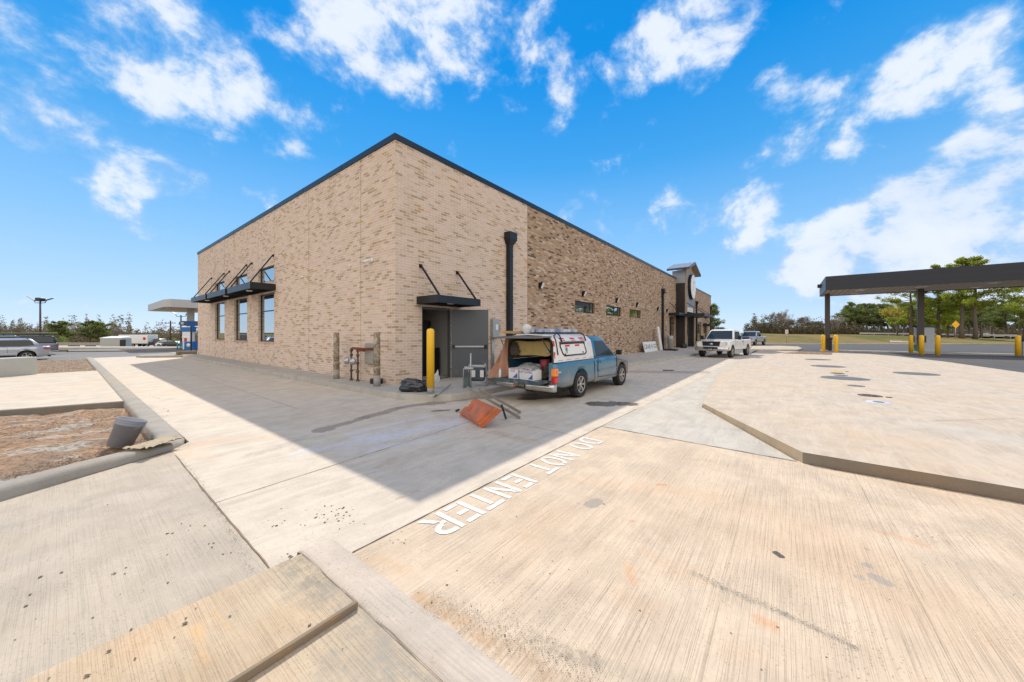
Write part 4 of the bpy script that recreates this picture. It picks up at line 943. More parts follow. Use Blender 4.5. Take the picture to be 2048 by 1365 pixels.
# dark frame round the rear opening
mb=MB(); pp=[Vector((rear_x(z)-.012,y,z)) for y,z in sec2]; 
for a,b in zip(pp,pp[1:]): mb.bar(a,b,.035,.03)
mb.build('opening_frame',M['black'],shell)
sidey=lambda z: -.805+(z-.935)*.17   # outer face of the right side
def on_side(parent,name,x0,x1,z0,z1,mt,off=.004,th=.004):
    mb=MB(); q=[(x0,z0),(x1,z0),(x1,z1),(x0,z1)]; a=[(x,sidey(z)-off,z) for x,z in q]; b=[(x,sidey(z)-off+th,z) for x,z in q]
    mb.add(a+b,[(0,1,2,3),(4,5,6,7),(0,1,5,4),(1,2,6,5),(2,3,7,6),(3,0,4,7)]); return mb.build(name,mt,parent)
M['tape']=mat('red_tape',(.60,.025,.02),.45,0,.1,9); M['tape_w']=mat('white_panel',(.70,.70,.68),.5,0,.08,9)
for x in (-2.24,-1.86,-1.46,-1.08,-.70): on_side(shell,'red_tape',x,x+.20,.965,1.035,M['tape'])
on_side(shell,'red_tape',-2.37,-2.31,1.02,1.17,M['tape']); on_side(shell,'red_tape',-2.35,-2.29,1.30,1.42,M['tape'])
for x in (-2.0,-1.5,-1.05): 
    mb=MB(); mb.add([(x,-.715,1.42),(x+.22,-.715,1.42),(x+.22,-.655,1.487),(x,-.655,1.487)],[(0,1,2,3)]); q=mb.build('red_tape',M['tape'],shell)
# side hatch: black rubber frame, white insert, two plain placards, tape and locks
fr=[(-2.00,1.12),(-1.93,1.07),(-.93,1.07),(-.84,1.12),(-.90,1.33),(-.96,1.36),(-2.05,1.36),(-2.08,1.30)]
mb=MB()
for (a,b),(c,d) in zip(fr,fr[1:]+fr[:1]): mb.tube([(a,sidey(b)-.008,b),(c,sidey(d)-.008,d)],.018,6)
sh_=mb.build('side_hatch',M['black'],shell)
mb=MB(); mb.add([(x,sidey(z)-.007,z) for x,z in fr],[tuple(range(8))]); mb.build('hatch_insert',M['tape_w'],sh_)
on_side(sh_,'hatch_cover_flap',-2.08,-.86,1.335,1.40,mat('worn_rubber',(.10,.09,.08),.8,0,.4,14),.014,.012)
for x in (-1.86,-1.38): on_side(sh_,'red_tape',x,x+.22,1.275,1.32,M['tape'],.010)
M['placard']=mat('placard_grey',(.42,.44,.46),.6,0,.35,40)
on_side(sh_,'sticker',-1.86,-1.76,1.17,1.26,mat('sticker_teal',(.05,.25,.27),.5,0,.4,30),.010); on_side(sh_,'sticker',-1.86,-1.76,1.12,1.165,mat('sticker_tan',(.55,.34,.15),.5),.010)
for x,z in ((-1.90,1.10),(-1.02,1.12)): mb=MB(); mb.lathe([(.022,0),(.022,.012),(.001,.014)],(x,sidey(z)-.006,z),10,M=Matrix.Rotation(R(90),4,'X')); mb.build('hatch_lock',M['black'],sh_)
for sg in (-1,1): mb=MB(); mb.tube([(-2.24,sg*.80,1.10),(-2.22,sg*.73,1.42),(-2.15,sg*.63,1.53),(-2.02,sg*.60,1.585)],.014,6); mb.build('rack_strap',M['black'],shell)
for x in (-1.98,-.78):
    mb=MB(); mb.tube([(x,-.74,1.40),(x,-.68,1.54),(x,-.60,1.60),(x,.60,1.60),(x,.68,1.54),(x,.74,1.40)],.018,6); mb.build('roof_rack_bar',M['black'],shell)
# lifted rear hatch
mb=MB(); mb.add([(-2.28,-.66,1.50),(-2.28,.66,1.50),(-2.92,.62,1.475),(-2.92,-.62,1.475),(-2.28,-.66,1.53),(-2.28,.66,1.53),(-2.93,.62,1.50),(-2.93,-.62,1.50)],[(0,1,2,3),(4,5,6,7),(0,1,5,4),(1,2,6,5),(2,3,7,6),(3,0,4,7)])
rh=mb.build('rear_hatch',mat('hatch_grey',(.14,.13,.12),.7,0,.4,12),shell,bevel=.006)
for sg in (-1,1): mb=MB(); mb.tube([(-2.34,sg*.66,1.15),(-2.62,sg*.60,1.48)],.010,6); mb.build('gas_strut',M['black'],rh)
for y in (-.42,.05,.45): mb=MB(); mb.box((-2.305,y,1.465),(-2.29,y+.2,1.51)); mb.build('red_tape',M['tape'],shell)
# load, each thing for itself; TW maps truck coordinates to the world
TW=Matrix.Translation((9.12,4.78,0))@Matrix.Rotation(R(-1.2),4,'Z')
def at_truck(name,mb,mt,label,cat,loc,rz=0,group=None,bevel=0):
    o=mb.build(name,mt,None,bevel=bevel); o.matrix_world=TW@Matrix.Translation(loc)@Matrix.Rotation(rz,4,'Z'); return tag(o,label,cat,group)
M['carton']=mat('carton_white',(.62,.62,.62),.7,0,.08,6); M['ink_blue']=mat('ink_blue',(.05,.10,.32),.6); 
def carton(label,loc,rz,w,d,h,txt):
    t_=thing('carton',label,'box',rz=0); t_.matrix_world=TW@Matrix.Translation(loc)@Matrix.Rotation(rz,4,'Z')
    mb=MB(); mb.box((0,0,0),(.006,w,h)); mb.box((d-.006,0,0),(d,w,h)); mb.box((.006,0,0),(d-.006,.006,h)); mb.box((.006,w-.006,0),(d-.006,w,h)); mb.box((.006,.006,.0),(d-.006,w-.006,.01)); mb.build('carton_box',M['carton'],t_)
    mb=MB(); mb.add([(-.002,.02,.02),(-.002,.16,.02),(-.002,.02,.14)],[(0,1,2)]); mb.build('printed_triangle',M['ink_blue'],t_)
    mb=MB(); mb.box((-.0025,.02,h-.018),(-.0005,w-.04,h-.008)); mb.build('printed_stripe',M['tape'],t_)
    text_mesh(txt,.055,M['ink_blue'],'carton_print',t_,face_m((-.003,w*.55,h-.055),(0,-1,0),(0,0,1)),.0008)
    mb=MB(); rr=random.Random(len(txt)); g=[]
    for i in range(9): g.append([(.01+(d-.02)*i/8,.01+(w-.02)*j/8,h*.78+rr.uniform(-.03,.06)*(0<i<8 and 0<j<8)) for j in range(9)])
    mb.add([p for r_ in g for p in r_],[(i*9+j,i*9+j+1,(i+1)*9+j+1,(i+1)*9+j) for i in range(8) for j in range(8)],0,True); mb.build('plastic_liner',mat('blue_liner',(.10,.20,.48),.35,0,.5,14),t_,fix=False)
    return t_
carton('white carton printed FLEX with a blue triangle, middle of the tailgate','.' and (-2.66,.02,.537),R(4),.27,.26,.235,'FLEX')
carton('wider white carton printed DUST CONTROL, at the right of the tailgate beside the taillight',(-2.70,-.44,.537),R(-6),.43,.28,.225,'DUST CONTROL')
mb=MB(); mb.lathe([(.001,0),(.032,0),(.034,.02),(.034,.10),(.031,.11),(.034,.12),(.034,.16),(.014,.195),(.014,.215),(.001,.216)],n=14)
at_truck('water_bottle',mb,mat('bottle_plastic',(.55,.62,.68),.15,0,.1,6,coat=.5),'clear water bottle with blue label standing at the left of the tailgate','bottle',(-2.72,.52,.537))
def crumple(sx,sy,sz,seed,amp=.3,n=22,flat=True,sc=2.2):
    mb=MB(); rings=[]
    for i in range(n+1):
        th=math.pi*i/n; row=[]
        for k in range(n*2):
            ph=2*math.pi*k/(n*2); v=Vector((math.sin(th)*math.cos(ph),math.sin(th)*math.sin(ph),math.cos(th)))
            q=v*(1+amp*(noise.fractal(v*sc+Vector((seed,seed*2,0)),1,2,4))+amp*.5*abs(noise.noise(v*sc*3+Vector((seed,0,3)))))
            p=Vector((q.x*sx,q.y*sy,q.z*sz)); 
            if flat: p.z=max(p.z,-sz*.55)+sz*.55
            row.append(p)
        rings.append(row)
    mb.loft(rings,0,True,False,True); return mb
at_truck('cloth_bundle',crumple(.16,.14,.14,3,.35),mat('magenta_cloth',(.35,.01,.06),.8,0,.3,9),'crimson cloth bundle behind the water bottle in the truck bed','cloth',(-2.36,.42,.522))
at_truck('bag',crumple(.25,.30,.10,5,.4),mat('grey_bag',(.34,.36,.36),.5,0,.4,7),'crumpled pale grey bag on top of the heap in the truck bed','bag',(-2.12,.05,.70))
at_truck('tarp_heap',crumple(.42,.34,.16,8,.4),mat('teal_tarp',(.03,.14,.15),.7,0,.6,5),'dark teal tarp heap deep inside the truck bed','tarp',(-1.9,.30,.525))
at_truck('tool_heap',crumple(.45,.22,.24,11,.5),mat('dark_clutter',(.05,.035,.03),.8,0,.8,16),'dark heap of hoses and tools along the right side of the truck bed','tools',(-1.9,-.48,.525))
at_truck('bucket',MB().lathe([(.001,0),(.10,0),(.12,.24),(.11,.24),(.09,.02),(.001,.02)],n=16),mat('maroon_plastic',(.20,.02,.03),.5),'small maroon bucket inside the truck bed by the right edge','bucket',(-2.20,-.42,.74))
mb=MB(); rings=[]
for k in range(9):
    x=-.42+.84*k/8; rings.append([Vector((x,(.54-.03*math.sin(k*1.7))*max(-1,min(1,1.25*math.cos(a_)))*1.0+.0,(.185-.012*math.cos(k*2.1))*max(-1,min(1,1.25*math.sin(a_)))+.02*math.sin(a_*3+k*.6))) for a_ in [2*math.pi*q/28 for q in range(28)]])
mb.loft(rings,0,True,True,True)
at_truck('foam_pad',mb,mat('mustard_foam',(.44,.33,.13),.95,0,.3,5,bump=.01,dirt=(.20,.14,.06),dirt_amt=.2),'mustard yellow padded seat cushion hanging under the camper roof','cushion',(-1.78,-.02,1.23))
at_truck('tool_belt',crumple(.06,.13,.15,17,.5,flat=False),mat('belt_leather',(.09,.07,.05),.8,0,.5,12),'brown leather tool belt hanging at the left of the camper opening','tool belt',(-2.22,.46,1.18))
mb=MB(); mb.tube([(-.2,-.1,0),(.25,.05,.02)],.022,8); at_truck('cutter',mb,mat('pale_blue_tool',(.15,.38,.48),.5),'pale blue hand tool sticking out at the right of the camper opening','tool',(-2.15,-.50,1.18))
# hanging brown paper sheet at the left
mb=MB(); g=[]
for i in range(15):
    t_=i/14; z=1.45-.92*t_; w=.12+.30*t_; row=[]
    for j in range(11):
        s=j/10; y=.50+.02*math.sin(s*9+t_*4)+w*s*.75-.12*t_; x=-2.42-.42*t_*s-.05*math.sin(s*11+t_*3)-.10*t_; row.append((x,y,z+.02*math.sin(s*7)))
    g.append(row)
mb.add([p for r_ in g for p in r_],[(i*11+j,i*11+j+1,(i+1)*11+j+1,(i+1)*11+j) for i in range(14) for j in range(10)],0,True)
mb.v+= [(x+.004,y,z) for x,y,z in mb.v]; nn=165; mb.f+=[[a+nn for a in f] for f in mb.f]; mb.m+=mb.m; mb.sm+=mb.sm
at_truck('paper_sheet',mb,mat('brown_paper',(.36,.19,.125),.85,0,.25,6),'reddish brown paper sheet draped from the camper opening down onto the tailgate','paper',(0,0,0))
# on the roof rack
mb=MB(); mb.box((-1.1,-.12,0),(.75,-.04,.085)); mb.box((-1.1,.04,0),(.75,.12,.085))
for k in range(7): mb.box((-1.0+k*.27,-.04,.03),(-.96+k*.27,.04,.06))
at_truck('folded_ladder',mb,mat('blue_ladder',(.10,.17,.34),.5,0,.3,6,dirt=(.55,.55,.55),dirt_amt=.6),'long blue folded ladder with worn white marks on the camper roof rack','ladder',(-1.15,-.16,1.618),bevel=.006)
mb=MB(); mb.lathe([(.03,-.05),(.12,-.05),(.12,-.035),(.07,-.03),(.07,.03),(.12,.035),(.12,.05),(.03,.05)],n=20,M=Matrix.Rotation(R(50),4,'Z')@Matrix.Rotation(R(80),4,'Y'))
at_truck('hose_reel',mb,mat('white_reel',(.6,.6,.6),.5,0,.5,20),'white hose reel at the rear end of the roof rack','reel',(-2.05,.22,1.70))
mb=MB(); mb.box((-.5,-.06,0),(.35,.06,.06)); at_truck('timber',mb,mat('pine_board',(.50,.30,.11),.7),'short yellow pine board beside the hose reel on the roof','board',(-2.20,.48,1.59))
# ---------------------------------------------------------------- white pickup, nose to the camera
def big_pickup(T,pm,hw=.985,crew=False,bedcover=None,wheelr=.385,trim=None):
    wh=[(-1.95,wheelr),(1.73,wheelr)]; ra=.48
    half=lambda x: hw-.05*sstep(x,2.2,2.72)-.10*sstep(x,2.5,2.78)-.03*sstep(-x,2.7,2.95)
    XS=xs_for(-2.95,2.76,wh,ra,.16)
    mb=body_loft(XS,half,lambda x:.48,lambda x:lerp(1.16,1.02,sstep(x,1.0,2.75)),lambda x:lerp(1.17,1.10,sstep(x,1.0,2.6))-.05*sstep(x,2.5,2.76) if x>-.9 else 1.14,wh,ra)
    mb.build('body',[pm,M['under']],T)
    xr=-.95; c=Cab(1.14,1.80,xr,xr+.12,1.22,.52,hw-.09,hw-.26); c.shell(T,pm)
    c.side(T,[(-.55,1.20),(1.0,1.20),(.55,1.66),(.40,1.70),(-.50,1.70)] if not crew else [(-.8,1.20),(.95,1.20),(.5,1.70),(-.75,1.70)],M['carglass'])
    c.front(T,1.19,1.76,.09,M['carglass']); c.front(T,1.22,1.68,.12,M['carglass'],'rear_window',rear=True)
    mb=MB(); mb.box((-2.9,-hw+.10,1.146),(-1.0,hw-.10,1.152)); mb.build('bed_opening',M['under'],T)
    for sg in (-1,1):
        seam(T,[(-.72,1.15),(-.72,.60),(.95,.58),(1.12,.80),(1.12,1.15)],y=sg,hw=hw)
        mb=MB(); mb.box((-.60,sg*(hw-.03),.98),(-.42,sg*(hw+.015),1.03)); mb.build('door_handle',M['black'],T)
        mb=MB(); mb.bar((.92,sg*(hw-.06),1.2),(.92,sg*(hw+.12),1.24),.04); mb.box((.85,sg*(hw+.06),1.16),(.97,sg*(hw+.26),1.42)); mb.build('door_mirror',M['black'],T,bevel=.025)
        mb=MB(); mb.box((2.58,sg*.60,.80),(2.755,sg*.90,1.04)); mb.build('headlight',M['lamp_clear'],T,bevel=.03)
        mb=MB(); mb.box((-2.97,sg*(hw-.16),.78),(-2.90,sg*(hw-.03),1.10)); mb.build('taillight',M['lamp_red'],T,bevel=.02)
    mb=MB(); mb.add([(2.765,-.54,1.06),(2.765,.54,1.06),(2.785,.48,.76),(2.785,-.48,.76),(2.66,-.54,1.06),(2.66,.54,1.06),(2.66,.48,.76),(2.66,-.48,.76)],[(0,1,2,3),(4,5,6,7),(0,1,5,4),(1,2,6,5),(2,3,7,6),(3,0,4,7)]); gr=mb.build('grille',M['black'],T)
    mb=MB()
    for a,b in (((-.57,1.08),(.57,1.08)),((.57,1.08),(.50,.74)),((.50,.74),(-.50,.74)),((-.50,.74),(-.57,1.08))): mb.bar((2.77,a[0],a[1]),(2.77,b[0],b[1]),.03,.03)
    mb.build('grille_surround',pm,gr)
    rings=[]
    mb=MB()
    for i in range(15):
        y=-hw*.99+2*hw*.99*i/14; c_=.16*(1-(y/hw)**2)
        rings.append([Vector((2.66+c_+dx,y,z)) for dx,z in ((-.1,.45),(.05,.45),(.10,.52),(.10,.64),(.06,.72),(-.1,.72))])
    mb.loft(rings,0); bp=mb.build('bumper',trim or pm,T,bevel=.012)
    mb=MB(); mb.box((2.80,-.42,.58),(2.93,.42,.69)); mb.build('air_intake',M['black'],bp)
    mb=MB(); mb.box((2.93,-.16,.47),(2.945,.16,.61)); lp=mb.build('licence_plate',mat('plate_dark',(.05,.05,.055),.5),T)
    for k in range(5): mb=MB(); mb.box((2.9455,-.11+.05*k,.51),(2.948,-.085+.05*k,.57)); mb.build('plate_character',M['white'],lp)
    rb=MB(); rb.box((-3.05,-hw+.04,.50),(-2.94,hw-.04,.66)); rb.build('rear_bumper',M['chrome'],T,bevel=.02)
    for x in (-1.95,1.73):
        for y in (-hw+.13,hw-.13): wheel(T,x,y,wheelr,.25,5)
    return gr
P=thing('pickup_truck','white full-size pickup parked nose to the camera by the store entrance','pickup truck',(28.45,3.30,0),R(171.2))
gr=big_pickup(P,M['p_white'],trim=M['chrome'])
mb=MB(); Mx=Matrix.Rotation(R(90),4,'Y'); mb.lathe([(.12,-.01),(.12,.01),(.001,.012)],(2.785,0,.885),20,M=Mx@Matrix.Diagonal((.55,1,1,1))); em=mb.build('oval_emblem',M['chrome'],gr)
text_mesh('Ford',.10,M['p_black'],'emblem_script',em,face_m((2.80,0,.885),(0,1,0),(0,0,1)),.001,shear=.35)
# grey pickup parked behind it
P2=thing('pickup_truck','silver pickup parked behind the white one near the store end','pickup truck',AT(1502,50.0,-.01),R(168)); big_pickup(P2,M['p_silver'],crew=True,trim=M['p_silver'])
P2.location=AT(1503,46.5,-.012)
# ---------------------------------------------------------------- cars of the left lot
def wagon(T,pm,L=4.7,hw=.90,roof=1.56,belt=.98,xr=(-2.05,-1.55),xf=(1.15,.35),wheelr=.335,rail=True):
    wh=[(-1.35,wheelr),(1.38,wheelr)]; ra=.41
    half=lambda x: hw-.16*sstep(abs(x),1.7,L/2)-.0
    XS=xs_for(-L/2,L/2-.02,wh,ra,.16)
    mb=body_loft(XS,half,lambda x:.24+.10*sstep(abs(x),1.9,L/2),lambda x:lerp(belt,.74,sstep(x,.9,2.35))-.04*sstep(-x,2.1,2.35),lambda x:lerp(belt+.02,.80,sstep(x,.9,2.3)),wh,ra,creasez=.62)
    mb.build('body',[pm,M['under']],T)
    c=Cab(belt-.02,roof-.06,xr[0],xr[1],xf[0],xf[1],hw-.10,hw-.24); c.shell(T,pm)
    z0=belt+.02; z1=roof-.12
    c.side(T,[(xr[0]+.38,z0+.06),(xr[0]+.9,z0),(xf[0]-.28,z0),(xf[1]-.02,z1),(xr[1]+.10,z1),(xr[1]-.02,z1-.12)],M['carglass'])
    c.front(T,z0,z1+.04,.08,M['carglass']); c.front(T,z0+.03,z1,.10,M['carglass'],'rear_window',rear=True)
    for sg in (-1,1):
        for x in (-.62,.42): mb=MB(); mb.box((x,sg*(c.w(z0)+.009),z0),(x+.07,sg*(c.w(z0)-.05),z1)); 
        seam(T,[(-.55,belt-.03),(-.60,.40)],y=sg,hw=hw); seam(T,[(.45,belt-.03),(.45,.38)],y=sg,hw=hw)
        mb=MB(); mb.box((-L/2-.01,sg*(hw-.30),.80),(-L/2+.30,sg*(hw-.035),.92)); mb.build('taillight',M['lamp_red'],T,bevel=.025)
        mb=MB(); mb.box((L/2-.30,sg*(hw-.28),.60),(L/2-.04,sg*(hw-.08),.72)); mb.build('headlight',M['lamp_clear'],T,bevel=.03)
        mb=MB(); mb.box((.86,sg*(hw-.04),belt),(.98,sg*(hw+.14),belt+.13)); mb.build('door_mirror',pm,T,bevel=.03)
        if rail: mb=MB(); mb.tube([(xr[1]+.15,sg*(hw-.30),roof-.02),(xr[1]+.3,sg*(hw-.30),roof+.05),(xf[1]-.3,sg*(hw-.30),roof+.05),(xf[1]-.15,sg*(hw-.30),roof-.02)],.018,6); mb.build('roof_rail',M['black'],T)
        mb=MB(); mb.box((-.9,sg*(hw-.03),.24),(.9,sg*(hw+.012),.40)); mb.build('sill_cladding',M['black'],T)
    mb=MB(); mb.box((-L/2-.05,-hw+.12,.34),(-L/2+.08,hw-.12,.60)); mb.build('rear_bumper',pm,T,bevel=.04)
    mb=MB(); mb.box((-L/2-.03,-hw+.16,.24),(-L/2+.1,hw-.16,.36)); mb.build('bumper_cladding',M['black'],T,bevel=.02)
    for x in (-1.35,1.38):
        for y in (-hw+.12,hw-.12): wheel(T,x,y,wheelr,.21,5)
w=thing('car','silver station wagon parked at the left behind the concrete block','car',AT(50,24.3,-.33),R(180)); wagon(w,M['p_silver'])
w.location=tuple(Vector(AT(51,24.3,-.33))+Vector((-1.35,.8,0)))
w.rotation_euler=(0,0,R(184))
# grey pickup with topper carrying a long tube
TP=thing('pickup_truck','grey pickup with dark camper top and a long tube on its roof','pickup truck',AT(80,30.5,-.32),R(180)); big_pickup(TP,M['p_grey'],crew=True)
c=Cab(1.14,1.74,-2.93,-2.72,-.85,-.9,.90,.76); c.shell(TP,M['p_black'],'camper_top'); c.side(TP,[(-2.72,1.22),(-1.0,1.22),(-1.0,1.66),(-2.60,1.66)],M['carglass'])
c.front(TP,1.20,1.66,.10,M['carglass'],'rear_window',rear=True)
mb=MB(); mb.bar((-3.0,0,.45),(-3.55,0,.45),.07); mb.bar((-3.5,0,.45),(-3.5,0,.25),.05); mb.bar((-3.2,-.25,.45),(-3.2,.25,.45),.05); mb.build('tow_hitch',M['black'],TP)
for x in (-2.2,-.2): mb=MB(); mb.bar((x,-.75,1.86),(x,.75,1.86),.04); mb.bar((x,-.70,1.78),(x,-.70,1.86),.04); mb.bar((x,.70,1.78),(x,.70,1.86),.04); mb.build('roof_rack_bar',M['black'],TP)
tx=AT(113,30.5,-.32)
TP.location=(tx.x-2.9,tx.y+1.2,-.42); TP.rotation_euler=(0,0,R(183))
TPW=Matrix.Translation(TP.location)@Matrix.Rotation(R(183),4,'Z')
mb=MB(); mb.tube([(-3.0,0,0),(-2.9,0,0),(2.2,0,0),(2.3,0,0)],[.04,.09,.09,.04],10); o=mb.build('long_tube',mat('olive_tube',(.12,.13,.05),.6)); o.matrix_world=TPW@Matrix.Translation((0,-.45,1.97)); tag(o,'long olive green tube strapped on the roof of the grey pickup','tube')
w=thing('car','light blue sport utility vehicle at the far left behind the silver wagon','car',(0,0,0)); wagon(w,M['p_sky'],roof=1.75,belt=1.08)
q=AT(12,31,-.45); w.location=(q.x-1.0,q.y+.8,-.45); w.rotation_euler=(0,0,R(182))
# distant traffic
def far_car(label,px,f,z,rz,pm,kind='car',group=None,**k):
    w=thing('car' if kind=='car' else 'pickup_truck',label,'car' if kind=='car' else 'pickup truck',AT(px,f,z),rz,group)
    (wagon if kind=='car' else big_pickup)(w,pm,**k); return w
VR=HEAD-R(90)   # heading pointing right in the picture
far_car('white sedan far off on the road behind the pines','1' and 1970,100,terrain_h(math.atan(1.355),100*1.68)+.15,VR,M['p_white'],roof=1.45)
far_car('dark pickup pulling the white trailer along the far road','1' and 320,80,-1.55,VR,M['p_black'],'truck',crew=True)
far_car('white car just ahead of the dark pickup on the far road',338,77,-1.55,VR,M['p_white'],roof=1.45)
far_car('black car near the utility pole on the far road',352,75,-1.55,VR,M['p_black'],roof=1.45)
tr=thing('cargo_trailer','long white box trailer on the far road at the left','trailer',AT(277,80,-1.55),VR)
mb=MB(); mb.box((-3.3,-1.2,.75),(3.3,1.2,2.75)); mb.build('box',M['white'],tr,bevel=.05)
mb=MB(); mb.box((-3.2,-.9,.55),(3.2,.9,.74)); mb.bar((3.2,0,.65),(4.6,0,.6),.12); mb.build('chassis',M['black'],tr)
for x in (-.9,0.0):
    for y in (-1.1,1.1): wheel(tr,x,y,.38,.25,5)
mb=MB(); Mx=Matrix.Rotation(R(90),4,'X'); mb.lathe([(.35,.0),(.35,.012),(.001,.014)],(2.6,-1.2,1.9),16,M=Mx); mb.build('red_emblem',M['tape'],tr)
sh=thing('site_shed','small pale shed with dark gate standing left of the trailer','shed',AT(232,74,-1.50),VR)
mb=MB(); mb.box((-2.2,-1,.0),(2.2,1,2.0)); mb.build('wall',M['galv'],sh); mb=MB(); mb.add([(-2.3,-1.1,2.0),(2.3,-1.1,2.0),(2.3,1.1,2.35),(-2.3,1.1,2.35),(-2.3,-1.1,2.08),(2.3,-1.1,2.08),(2.3,1.1,2.43),(-2.3,1.1,2.43)],[(0,1,2,3),(4,5,6,7),(0,1,5,4),(1,2,6,5),(2,3,7,6),(3,0,4,7)]); mb.build('roof',M['white'],sh)
mb=MB(); mb.box((2.25,-1.3,.0),(3.4,-1.2,1.7)); mb.build('gate',M['black'],sh)
# ================================================================ VEGETATION
def foliage_mat(name,cols,trans=.25):
    m=bpy.data.materials.new(name); m.use_nodes=True; t=NT(m.node_tree); b=m.node_tree.nodes['Principled BSDF']
    g=t.new('ShaderNodeNewGeometry'); oc=t.new('ShaderNodeTexCoord').outputs['Object']
    r_=t.math('ADD',t.math('MULTIPLY',g.outputs['Random Per Island'],.6),t.math('MULTIPLY',t.noise(oc,.55,3,.6),.5))
    c=t.ramp(r_,[(k/(len(cols)-1)*.8+.15,v) for k,v in enumerate(cols)])
    t.put(b.inputs['Base Color'],c); b.inputs['Roughness'].default_value=.7; b.inputs['Specular IOR Level'].default_value=.25
    tr=t.new('ShaderNodeBsdfTranslucent'); t.put(tr.inputs[0],t.mix(1.,c,(1.5,1.6,.7),'MULTIPLY')); mx=t.new('ShaderNodeMixShader'); mx.inputs[0].default_value=trans
    t.l.new(b.outputs[0],mx.inputs[1]); t.l.new(tr.outputs[0],mx.inputs[2]); t.l.new(mx.outputs[0],t.n['Material Output'].inputs[0]); return m
M['pine']=foliage_mat('pine_needles',[(.10,.12,.025),(.24,.27,.05),(.42,.42,.10)],.5)
M['pine_far']=foliage_mat('far_pine_needles',[(.10,.125,.055),(.17,.20,.08),(.25,.27,.11)],.35)
M['autumn']=foliage_mat('yellowing_leaves',[(.25,.28,.04),(.50,.42,.07),(.50,.26,.09)],.35)
M['brushleaf']=foliage_mat('brown_scrub',[(.13,.10,.07),(.22,.165,.11),(.20,.19,.09)],.1)
M['brushdark']=foliage_mat('dark_scrub',[(.05,.04,.028),(.12,.09,.055),(.13,.125,.05)],.1)
M['bark']=mat('pine_bark',(.13,.095,.07),.95,0,.4,5,bump=.02)
M['barkbare']=mat('bare_bark',(.20,.165,.135),.95,0,.35,4)
M['barkpale']=mat('pale_bark',(.33,.29,.25),.95,0,.3,4)
def tuft(mb,c,rad,n,size,rr,m=0,flat=.6,up=.0):
    for _ in range(n):
        v=Vector((rr.gauss(0,1),rr.gauss(0,1),rr.gauss(0,1)*flat)); v.normalize(); p=c+v*rad*rr.random()**.5; p.z+=up*rad
        a=Vector((rr.uniform(-1,1),rr.uniform(-1,1),rr.uniform(-.4,.9))).normalized()*size*rr.uniform(.6,1.3); b=Vector((rr.uniform(-1,1),rr.uniform(-1,1),rr.uniform(-1,1))).normalized()*size*.45
        mb.add([p-b,p+b,p+a],[(0,1,2)],m)
def pine(name,label,loc,h,base,spread,seed,lean=(0,0),dens=1.,leaf='pine',cat='pine tree',group=None,size=.30,trunk=.34,rz=0,topflat=.35):
    rr=random.Random(seed); T_=thing(name,label,cat,loc,rz,group)
    tr=[Vector((lean[0]*(k/8)**1.5*h+.12*math.sin(k*1.3+seed),lean[1]*(k/8)**1.5*h+.10*math.cos(k*1.7+seed),h*.97*k/8)) for k in range(9)]
    mb=MB(); mb.tube(tr,[trunk*(1.25 if k==0 else 1)*(1-.80*k/8) for k in range(9)],8)
    cr=MB(); lim=MB(); nb=int(30*dens)
    for i in range(nb):
        t_=base+(1-base)*(i+rr.random())/nb; k=min(7,int(t_*8)); p=tr[k].lerp(tr[k+1],t_*8-k)
        prof=math.sin(math.pi*min(1,(t_-base)/(1-base)*.72+.22))**.7; L=spread*prof*rr.uniform(.55,1.1)
        if t_>.93: L*=.6
        a=rr.uniform(0,2*math.pi); rise=rr.uniform(-.30,.50)+.25*(t_-base); d=Vector((math.cos(a),math.sin(a),rise))
        pts=[p]; 
        for s in range(1,5): pts.append(p+d*(L*s/4)+Vector((rr.uniform(-.12,.12),rr.uniform(-.12,.12),(.06*s*s-.14*s)*L*.12)))
        lim.tube(pts,[trunk*.24*(1-.2*s)*(1.15-t_*.6) for s in range(5)],5,cap=False)
        for s in range(1,5):
            if s==1 and rr.random()<.6: continue
            for _ in range(rr.randint(2,4)):
                c=pts[s]+Vector((rr.uniform(-.5,.5),rr.uniform(-.5,.5),rr.uniform(-.05,.30)))*(.35+L*.13); tuft(cr,c,.38+.12*L*.5,int(34*dens),size*.75,rr,flat=.75)
    mb.build('trunk',M['bark'],T_,fix=False); lim.build('limb',M['bark'],T_,fix=False); cr.build('crown',M[leaf],T_,fix=False); return T_
